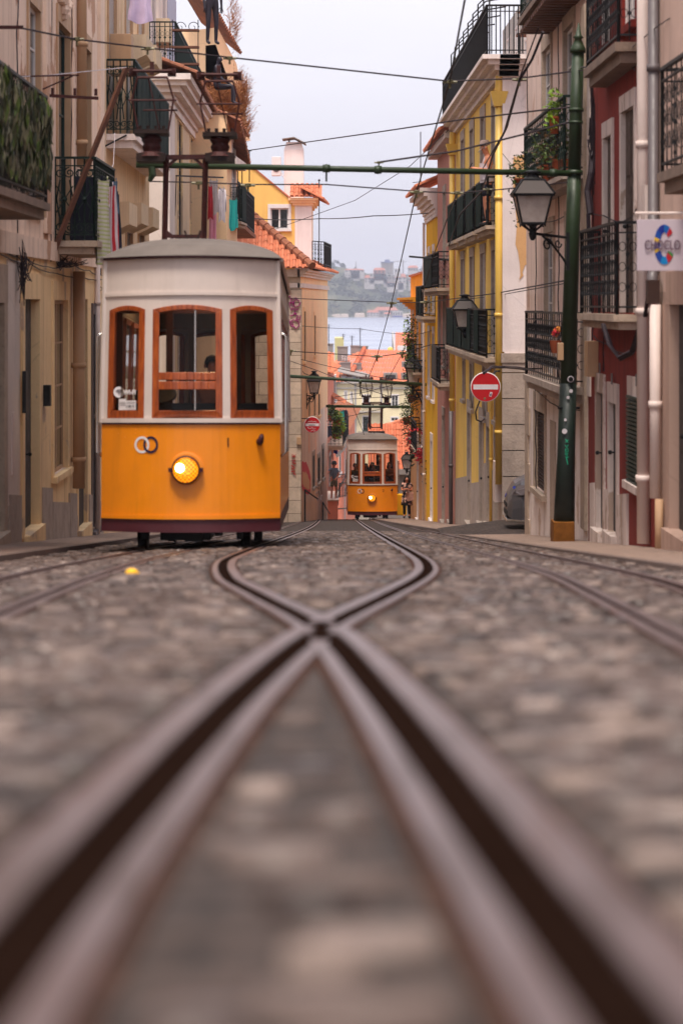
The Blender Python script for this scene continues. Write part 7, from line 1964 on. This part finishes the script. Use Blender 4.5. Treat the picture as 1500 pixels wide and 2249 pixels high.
        for i in range(7):
            th = math.pi*.5*i/6*1.12
            rows.append([hp+upv*(.014+.100*math.cos(th))+(fw*math.cos(a)*.95*(.86 if math.cos(a) > .3 else 1.05)+rt*math.sin(a)*.95)*(.108*math.sin(th))-fw*.012 for a in [2*math.pi*k/n_ for k in range(n_)]])
        for r0, r1 in zip(rows, rows[1:]):
            for k in range(n_): m.face([r0[k], r0[(k+1) % n_], r1[(k+1) % n_], r1[k]])
        if hairlen: m.tube([hp-fw*.075+upv*.02, hp-fw*.10-upv*.1, hp-fw*.10-upv*(.1+hairlen)], [.085,.10,.05], 10); [m.tube([hp+rt*s*.09+upv*.02, hp+rt*s*.105-upv*.1, hp+rt*s*.09-upv*(.06+hairlen)], [.03,.045,.03], 7) for s in (-1,1)]
        m.build('hair', M[hair], t, smooth=True)
        if hat:
            m = MB(); m.lathe([(.16 if hat != 'cap' else .108,.045),(.15 if hat != 'cap' else .112,.055),(.108,.06),(.104,.12),(.07,.155),(.0,.16)], hp, 16, ax=upv)
            if hat == 'cap': m.hexa([hp+upv*.05+fw*.08-rt*.07, hp+upv*.05+fw*.08+rt*.07, hp+upv*.035+fw*.19+rt*.05, hp+upv*.035+fw*.19-rt*.05], [hp+upv*.06+fw*.08-rt*.07, hp+upv*.06+fw*.08+rt*.07, hp+upv*.045+fw*.19+rt*.05, hp+upv*.045+fw*.19-rt*.05])
            m.build('hat', M['c_dark'] if hat != 'cap' else M['hair_grey'], t, smooth=True)
    s = h/1.78; t.location = Vector(loc); t.rotation_euler = (lean, 0, yaw); t.scale = (s, s, s)
    return t
# man on the yellow house balcony, looking down at the phone in his hands
b = FR.pt(47.6, 1.60, .10)
person('man in white tank top and dark shorts standing on the yellow house balcony', (b.x-.15, 47.6, 1.60), R(98), 'phone', 1.80, 'skin', 'c_white', 'c_navy', 'hair_grey', 0, 'cap', True, tank=True, tilt=.22, over=dict(chest=((0,.0,1.30),.155), waist=((0,.02,1.10),.14), neck=((0,.01,1.50),.062), elL=((-.22,.0,1.14),.05), elR=((.22,.0,1.14),.05), wrL=((-.07,.24,1.18),.036), wrR=((.07,.24,1.18),.036)))
d = MB(); q = Vector((b.x-.50, 47.62, 1.60+1.26)); d.box(q, (.02,.08,.15), rot=Euler((0,.5,0))); tag(d.build('phone', M['black']), 'dark phone held by the man on the yellow balcony', 'phone')
# woman walking up behind the far tram
fz = -(1137-HY)/F*91.0
w_ = person('woman in a floral kimono with dark trousers looking at her phone by the far post', (P(893,1,91.0).x, 91.0, fz), R(180), 'phone', 1.72, 'skin', 'c_floral', 'c_dark', 'hair', .14, None, False, sleeves=True, tilt=.4)
m = MB(); m.lathe([(.16,1.12),(.19,.95),(.22,.7),(.24,.52),(.15,.53)], (0,-.01,0), 16); m.build('kimono', M['c_floral'], w_, smooth=True)
c = P(905,1088,90.8); t = thing('handbag', 'large patterned pink shoulder bag at the side of the woman in the kimono', 'bag', c-Vector((0,0,.22)))
m = MB(); m.hexa([c+Vector(q) for q in ((-.22,-.07,-.24),(.24,-.07,-.20),(.24,.07,-.20),(-.22,.07,-.24))], [c+Vector(q) for q in ((-.25,-.05,.1),(.26,-.05,.14),(.26,.05,.14),(-.25,.05,.1))]); m.build('bag_body', M['c_bag'], t, bevel=.03)
m = MB(); m.tube([c+Vector((-.2,0,.1)), c+Vector((-.14,0,.42)), c+Vector((-.02,0,.46)), c+Vector((.18,0,.14))], .014, 6); m.build('strap', M['c_brown'], t)
m = MB(); q = P(893,1,91.0)+Vector((0,-.30,0)); m.box((q.x, q.y+.0, fz+1.17), (.08,.02,.15), rot=Euler((.6,0,0))); tag(m.build('phone', M['black']), 'dark phone in the hands of the woman in the kimono', 'phone')
# man in a hat on the terrace left of the far tram
ft = -(1099-HY)/F*100
person('man in black hat, grey checked shirt and shorts reaching out on the pink terrace', (P(733,1,100).x, 100, ft), R(196), 'reach', 1.74, 'skin_dark', 'c_check', 'c_camo', 'hair', 0, 'brim', True, tilt=.3, lean=.0)
# mannequins on the left roofs
person('dark standing mannequin on the left roof edge, its head out of view', P(466,100,60.5), R(205), 'stand', 2.15, 'mannequin', name='mannequin', cat='mannequin', grp='dark mannequins on the left roof', body_only=True)
s_ = person('dark seated mannequin with legs hanging over the tiled roof edge', P(478,268,66), R(-98), 'sit', 2.0, 'mannequin', name='mannequin', cat='mannequin', grp='dark mannequins on the left roof', body_only=True, tilt=.2)
m = MB(); a = [P(x,y,75) for x, y in ((452,100),(474,98),(500,170),(480,172))]; b_ = [q-Vector((0,-.3,.0)) for q in a]
m.hexa([a[0]-Vector((0,0,1.1)), a[1]-Vector((0,0,.9)), a[2]-Vector((0,0,.4)), a[3]-Vector((0,0,.5))], [Vector(q) for q in a]); tag(m.build('parapet', simple('painted_red', C(150,58,38), .6, 0, .2, 3)), 'red topped sloping parapet under the two mannequins', 'parapet')
# driver of the near tram, passengers of the far tram
def inside(Mt, x, y, z): return Mt @ Vector((x, y, z))
person('driver seen from behind in a brown shirt inside the near tram', inside(Mx,.20,1.25,.52), R(0), 'stand', 1.66, 'skin_dark', 'c_brown', 'c_dark', 'hair', 0, None, False, sleeves='long')
for k, (x, y, col, hl, lab) in enumerate(((-.26,.95,'c_dark',.1,'passenger with short hair at the left of the far tram centre window'),(.0,.85,'c_navy',.22,'long haired passenger in the middle of the far tram centre window'),(.30,1.0,'c_dark',.0,'tall passenger at the right of the far tram centre window'),(-.70,1.0,'c_camo',.0,'passenger in camouflage behind the left window of the far tram'),(.70,1.1,'c_brown',.1,'passenger behind the right window of the far tram'))):
    person(lab, inside(MxB,x,y,.66+(.12 if k == 2 else 0)), R(180+k*9-18), 'phone' if k != 2 else 'stand', 1.60+.05*(k % 3), 'skin_dark', col, 'c_dark', 'hair', hl, None, False, sleeves='long', grp='passengers inside the far tram')
# ------------------------------------------------------------------ beyond the crest
# pink houses down the hill on the left
FG = Fac(-4.20, .0335, -1)
h = house('narrow pink house below the peach corner with a plant covered balcony', FG, 105, -14)
ops = [rect(FG,722,726,905,950), rect(FG,733,737,830,880), rect(FG,744,748,975,1040), rect(FG,722,726,1000,1060)]
m = MB(); wall(m, FG, 104, 114, -22, -3.2, ops, .2); shell(m, FG, 104, 114, -22, -3.2, 7); m.build('wall', M['w_pink_far'], h)
for o in ops: window(h, FG, o, 'dark', 'trim_white', .1, .15)
m = MB(); e = FG.pt(104,-3.15,.3); tiled(m, FG.pt(103.6,-3.2,.3), FG.pt(114.3,-3.2,.3), (-1,0,.5), lambda u: 2.5, w=.24); tiled(m, Vector((e.x-4,103.5,-3.2)), Vector((e.x,103.5,-3.2)), (0,1,.5), lambda u: 2.0, w=.24); m.build('roof', M['tile'], h)
bb = balcony(h, FG, 105, 113, -6.6, .8, 1.0, 'bars', 'iron', 'stone', .2, .16)
m = MB(); tiled(m, FG.pt(110.5,-4.9,.6), FG.pt(113.5,-4.9,.6), (-1,0,.6), lambda u: .8, w=.24); m.build('porch_roof', M['tile'], h)
h = house('lower pink house with brown roof edge further down the left side', FG, 125, -16)
m = MB(); wall(m, Fac(-4.0,.0325,-1), 124.5, 150, -24, -7.0, [(128,129.2,-9.6,-8),(133,134.2,-9.6,-8),(128,129.2,-12.5,-10.5)], .2); shell(m, Fac(-4.0,.0325,-1), 124.5, 150, -24, -7.0, 7); m.build('wall', M['w_pink_far'], h)
for o in ((128,129.2,-9.6,-8),(133,134.2,-9.6,-8),(128,129.2,-12.5,-10.5)): window(h, Fac(-4.0,.0325,-1), o, 'dark', 'trim_white', .1, .15)
m = MB(); f4 = Fac(-4.0,.0325,-1); tiled(m, f4.pt(124,-7.0,.35), f4.pt(150,-7.0,.35), (-1,0,.5), lambda u: 2.5, w=.25); m.build('roof', M['tile_moss'], h)
# terrace where the man in the hat stands
a = P(716,1099,99.4); b = P(742,1099,99.4)
t = thing('terrace', 'small pink walled terrace with an iron railing under the man in the hat', 'terrace', (a.x, 99.4, a.z-4))
m = MB(); m.bbox((a.x-.4,99.3,a.z-7),(b.x,103.8,a.z-.02)); m.build('wall', M['w_pink_far'], t)
m = MB(); m.bbox((a.x-.4,99.24,a.z-.02),(b.x+.05,103.9,a.z+.04)); m.build('coping', M['stone_grey'], t)
m = MB(); railing(m, [Vector((b.x-.02,100.2,a.z)), Vector((b.x+.5,103.8,a.z-.2))], 1.05, .42, 'bars', .014, False); m.build('railing', M['iron'], t)
# stepped street wall / railing right of it
for k, (x0, y0, x1, y1, lab) in enumerate(((742,1080,762,1040,'long sloping stair rail below the terrace'),(735,1118,764,1116,'short level rail low between the terrace and the far tram'),(745,1062,762,1060,'short iron rail bracket beside the far tram'))):
    m = MB(); m.tube([P(x0,y0,106), P(x1,y1,118)], .035, 6); m.tube([P(x0,y0,106), P(x0,y0+30,106)], .035, 6); tag(m.build('handrail', M['iron']), lab, 'handrail', 'iron handrails on the lower left stairs')
# plants and washing on the plant balcony
c0 = P(733,905,104)
for k, (px, py, n_, lab, mats) in enumerate(((727,905,260,'bushy green plant at the left of the far plant balcony',('leaf','leaf_dark')),(742,915,240,'yellow green plant over the edge of the far plant balcony',('leaf','leaf_light')),(738,945,300,'dense green bush hanging under the far plant balcony',('leaf','leaf_dark','leaf_light')),(748,935,160,'small light green plant at the right end of the far plant balcony',('leaf_light','leaf')))):
    q = P(px, py, 104+k*.3); t = thing('balcony_plant', lab, 'plant', q, 'plants on the far left balcony')
    m = MB(); m.lathe([(.1,-.3),(.16,-.08),(.16,-.05)], q-Vector((0,0,.1)), 8); m.build('pot', M['terracotta'], t)
    m = MB(); bush(m, q, (.27,.35,.36), n_, .10, tuple(range(len(mats))), .2); m.build('foliage', [M[x] for x in mats], t)
garment('turquoise blue towel beside the far plant balcony', P(751,903,106), .22, .55, 'c_teal', 'towel', 'blue_towel')
garment('dark navy jacket hanging right of the far plants', P(757,900,107), .3, .55, 'c_navy', 'jacket', 'dark_jacket', shape='shirt')
garment('dark blue cloth hanging under the far plants', P(722,935,104), .3, .5, 'c_navy', 'cloth', 'navy_cloth')
garment('blue cloth hanging by the small white awning', P(737,978,110), .22, .4, 'c_blue', 'cloth', 'bright_blue_cloth')
m = MB(); a, b, c, d_ = P(737,1000,110), P(760,976,110), P(762,982,114), P(740,1006,114); m.hexa([a,b,c,d_], [q+Vector((0,0,.06)) for q in (a,b,c,d_)]); tag(m.build('awning', M['white']), 'small white slanting awning left of the far tram', 'awning')
# right side below the crest: white eaves and orange pantile roof behind the woman
h = house('low house with white eaves and bright orange tiles behind the woman', FR, 110, -16)
a, b = P(866,978,112), P(912,945,112)
m = MB(); m.hexa([(a.x-.1,112,a.z-.2),(b.x+.6,112,b.z-.2),(b.x+.6,113,b.z-.2),(a.x-.1,113,a.z-.2)], [(a.x-.1,112,a.z+.32),(b.x+.6,112,b.z+.32),(b.x+.6,113,b.z+.32),(a.x-.1,113,a.z+.32)]); m.build('eaves', M['white'], h)
m = MB(); m.bbox((a.x-1,113,-22),(b.x+3,118,a.z-.1)); m.build('wall', M['w_grey_far'], h)
h = house('orange tiled roof and grey wall seen right of the far tram', FR, 104, -16)
a, b = P(860,1030,106), P(912,1030,106)
m = MB(); tiled(m, Vector((a.x-1,106,a.z)), Vector((b.x+1,106,b.z)), (0,.5,.8), lambda u: 2.4, w=.26, row=.3, rr=.09); m.build('roof', M['tile_far'], h)
m = MB(); m.bbox((a.x-1,106.1,-22),(b.x+1,110,a.z)); m.bbox((a.x-1,105.8,a.z-.25),(b.x+1,106.1,a.z)); m.build('wall', M['w_grey_far'], h)
m = MB(); q = P(880,1108,98); m.box(q, (.5,.5,.9)); tag(m.build('yellow_bin', M['w_yellow_hot'], bevel=.04), 'yellow bin half hidden between the far tram and the woman', 'bin')
# big cream apartment house closing the view
FB = Front(250); zz = lambda py: -(py-HY)/F*250; xx_ = lambda px: (px-CX)/F*250
h = thing('apartment_house', 'large cream apartment house facing up the street under broad orange roofs', 'building', (xx_(830),250,-17))
big = [(797,811,868,892),(860,874,868,893),(901,909,870,892),(797,809,915,952),(859,874,917,925),(757,762,860,884),(770,774,863,884)]
ops = [(xx_(a), xx_(b), zz(d_), zz(c)) for a, b, c, d_ in big]
m = MB(); wall(m, FB, xx_(722), xx_(930), -20, zz(838), ops, .12); m.bbox((xx_(722),250.3,-20),(xx_(930),262,zz(838))); m.build('wall', M['w_far_cream'], h)
for k, o in enumerate(ops): window(h, FB, o, 'sash' if k != 3 else 'french', 'white', .08, .1, 'white_frame' if k not in (3,) else 'shutter_green')
for z0, z1, o in ((842,838,.35),(854,851,.15)):
    m = MB(); m.bbox((xx_(722),250-o,zz(z0)),(xx_(930),250.1,zz(z1))); m.build('cornice', M['w_far_white'], h)
for x0 in (735, 835, 778, 910):
    m = MB(); m.bbox((xx_(x0),249.95,-20),(xx_(x0+5),250.02,zz(842))); m.build('pilaster', M['w_far_white'], h)
for y, x0, x1 in ((903,776,836),(958,786,836)):
    m = MB(); m.bbox((xx_(x0),249.4,zz(y)-.12),(xx_(x1),250,zz(y))); bo = m.build('balcony', M['w_far_white'], h)
    m = MB(); railing(m, [Vector((xx_(x0),249.45,zz(y))), Vector((xx_(x1),249.45,zz(y)))], .55, .12, 'bars', .022, False); m.build('railing', M['w_grey_far'], bo)
# its roofs
m = MB()
def roofplane(mb, p4, w=.34, mat=0):
    """tiled plane from two eave points and two upper points"""
    a, b, c, d_ = [Vector(q) for q in p4]; n_ = int((b-a).length/w)
    for i in range(n_):
        u0, u1 = i/n_, (i+1)/n_
        q0, q1, q2, q3 = a.lerp(b,u0), a.lerp(b,u1), d_.lerp(c,u1), d_.lerp(c,u0)
        nr = (b-a).cross(d_-a).normalized()
        if nr.z < 0: nr = -nr
        mid0, mid1 = q0.lerp(q1,.5)+nr*w*.3, q3.lerp(q2,.5)+nr*w*.3
        K = 7
        for k in range(K):
            f0, f1 = k/K, (k+1)/K; lift = nr*.04
            mb.face([q0.lerp(q3,f0), mid0.lerp(mid1,f0)+lift, mid0.lerp(mid1,f1), q0.lerp(q3,f1)], mat)
            mb.face([mid0.lerp(mid1,f0)+lift, q1.lerp(q2,f0), q1.lerp(q2,f1), mid0.lerp(mid1,f1)], mat)
roofplane(m, [P(770,838,250), P(932,842,250), P(925,772,262), P(800,768,262)])
m.build('roof', M['tile_far'], h)
m = MB(); roofplane(m, [P(718,840,249), P(775,838,250), P(800,769,262), P(716,800,262)]); m.build('roof', M['tile_far'], h)
m = MB(); ridge_caps(m, P(772,822,252)+Vector((0,-.4,.2)), P(800,768,261.5)+Vector((0,0,.2)), .25); m.build('ridge', M['tile_far'], h)
for x0, x1, y0, y1 in ((752,758,826,837),(762,768,828,838),(775,781,826,838),(786,792,828,838)):
    m = MB(); a, b = P(x0,y1,250.3), P(x1,y0,250.3); m.bbox((a.x-.15,250.2,a.z),(b.x+.2,252.5,b.z)); dm = m.build('dormer', M['w_grey_far'], h)
    m = MB(); m.bbox((a.x+.02,250.14,a.z+.1),(b.x-.02,250.22,b.z-.1)); m.build('pane', M['glass_blue'], dm)
m = MB(); a, b = P(742,812,250.5), P(812,826,250.5); m.hexa([(a.x,250.0,a.z-.25),(b.x,250.0,b.z-.35),(b.x,253,b.z+.1),(a.x,253,a.z+.2)], [(a.x,250.0,a.z-.15),(b.x,250.0,b.z-.25),(b.x,253,b.z+.2),(a.x,253,a.z+.3)]); m.build('dormer_roof', M['w_grey_far'], h)
for (x0,x1,y0,y1) in ((842,872,819,836),(881,898,819,838),(882,894,794,806)):
    m = MB(); a, b = P(x0,y1,251.5), P(x1,y0,251.5); m.bbox((a.x,251,a.z),(b.x,253,b.z)); dm = m.build('dormer', M['w_grey_far'], h)
    m = MB(); m.bbox((a.x+.2,250.92,a.z+.15),(b.x-.2,251.02,b.z-.2)); m.build('pane', M['glass_win'], dm)
for k, (x0,x1,y0,y1,Y) in enumerate(((741,764,761,782,258),(770,788,759,775,262),(786,808,760,766,264),(720,732,755,766,266),(747,770,796,803,254),(776,794,798,812,254))):
    m = MB(); a, b = P(x0,y1,Y), P(x1,y0,Y); m.bbox((a.x,Y,a.z-.6),(b.x,Y+1,b.z)); m.bbox((a.x-.06,Y-.06,b.z-.1),(b.x+.06,Y+1.06,b.z+.02)); m.build('chimney', M['w_grey_far'], h)
m = MB()
for k in range(15): q = P(752+k*5.6, 781+k*1.4, 257); m.tube([q, q+Vector((0,0,-.55-.01*k))], .02, 4)
m.tube([P(750,786,257), P(832,806,257)], .018, 4); m.tube([P(750,781,257), P(832,801,257)], .018, 4); m.build('roof_rail', M['white'], h)
h = thing('roof_house', 'block with a steep bright orange roof rising at the right above the river', 'building', (xx_(892),280,-20))
m = MB(); roofplane(m, [P(868,772,280), P(930,772,280), P(930,731,290), P(868,731,290)]); m.build('roof', M['tile_far'], h)
m = MB(); a, b = P(865,800,280), P(868.5,731,280); m.hexa([(a.x,279.6,a.z),(b.x,279.6,a.z),(b.x,291,a.z),(a.x,291,a.z)], [(a.x,279.6,P(1,770,280).z),(b.x,279.6,P(1,770,280).z),(b.x,291,P(1,729,291).z),(a.x,291,P(1,729,291).z)]); a, b = P(868.5,800,280.5), P(932,772,280.5); m.bbox((a.x,280.2,-22),(b.x,290,b.z)); m.build('wall', M['w_far_white'], h)
m = MB(); a, b = P(873,772,278), P(900,760,278); m.bbox((a.x,278,a.z),(b.x,279.5,b.z)); m.build('parapet', M['white'], h)
m = MB(); a, b = P(735,762,275), P(755,742,275); m.bbox((a.x,275,a.z-8),(b.x,283,b.z)); tag(m.build('flat_block', simple('olive_block', C(196,188,138), .8, 0, .05, .5)), 'pale olive flat topped block above the orange roofs', 'building')
q = P(857,771,268); m = MB(); m.lathe([(.1,-.4),(.25,-.3),(.34,.0),(.40,.05),(.36,.1),(.30,.35),(.05,.5)], q, 10); tag(m.build('roof_vent', M['w_yellow']), 'yellow rounded roof vent beside the steep orange roof', 'vent')
# antennas
for k, (px, y0, y1, lab) in enumerate(((722,760,712,'tall aerial at the left end of the orange roofs, near the peach wall'),(754,745,733,'tiny aerial on the pale olive block'),(773,762,737,'short aerial above the grey chimneys'),(791,760,720,'aerial with a feathery top above the grey chimneys'),(718,812,738,'dark aerial beside the peach wall edge'))):
    m = MB(); m.tube([P(px,y0,262), P(px,y1,262)], .045, 4)
    for j in range(3): q = P(px,y1+2+j*3,262); m.tube([q-Vector((.3-.06*j,0,0)), q+Vector((.3-.06*j,0,0))], .02, 4)
    tag(m.build('tv_aerial', M['wire']), lab, 'aerial', 'television aerials on the roofs')
# orange roofs to the right, lower
h = house('lower house with a ridge of orange half round tiles right of the far tram tower', FR, 150, -16)
a, b = P(845,960,150), P(915,922,150)
m = MB(); roofplane(m, [Vector((a.x,150,a.z-1.2)), Vector((b.x,150,a.z-1.2)), Vector((b.x,154,b.z+.2)), Vector((a.x+.2,154,P(1,940,152).z))], .3); m.build('roof', M['tile_far'], h)
m = MB(); ridge_caps(m, P(852,934,150), P(912,914,150), .16); ridge_caps(m, P(850,944,149.8), P(912,924,149.8), .14); m.build('ridge', M['tile_far'], h)
m = MB(); m.bbox((a.x,150.3,-22),(b.x+3,156,a.z-1.2)); m.build('wall', M['w_far_cream'], h)
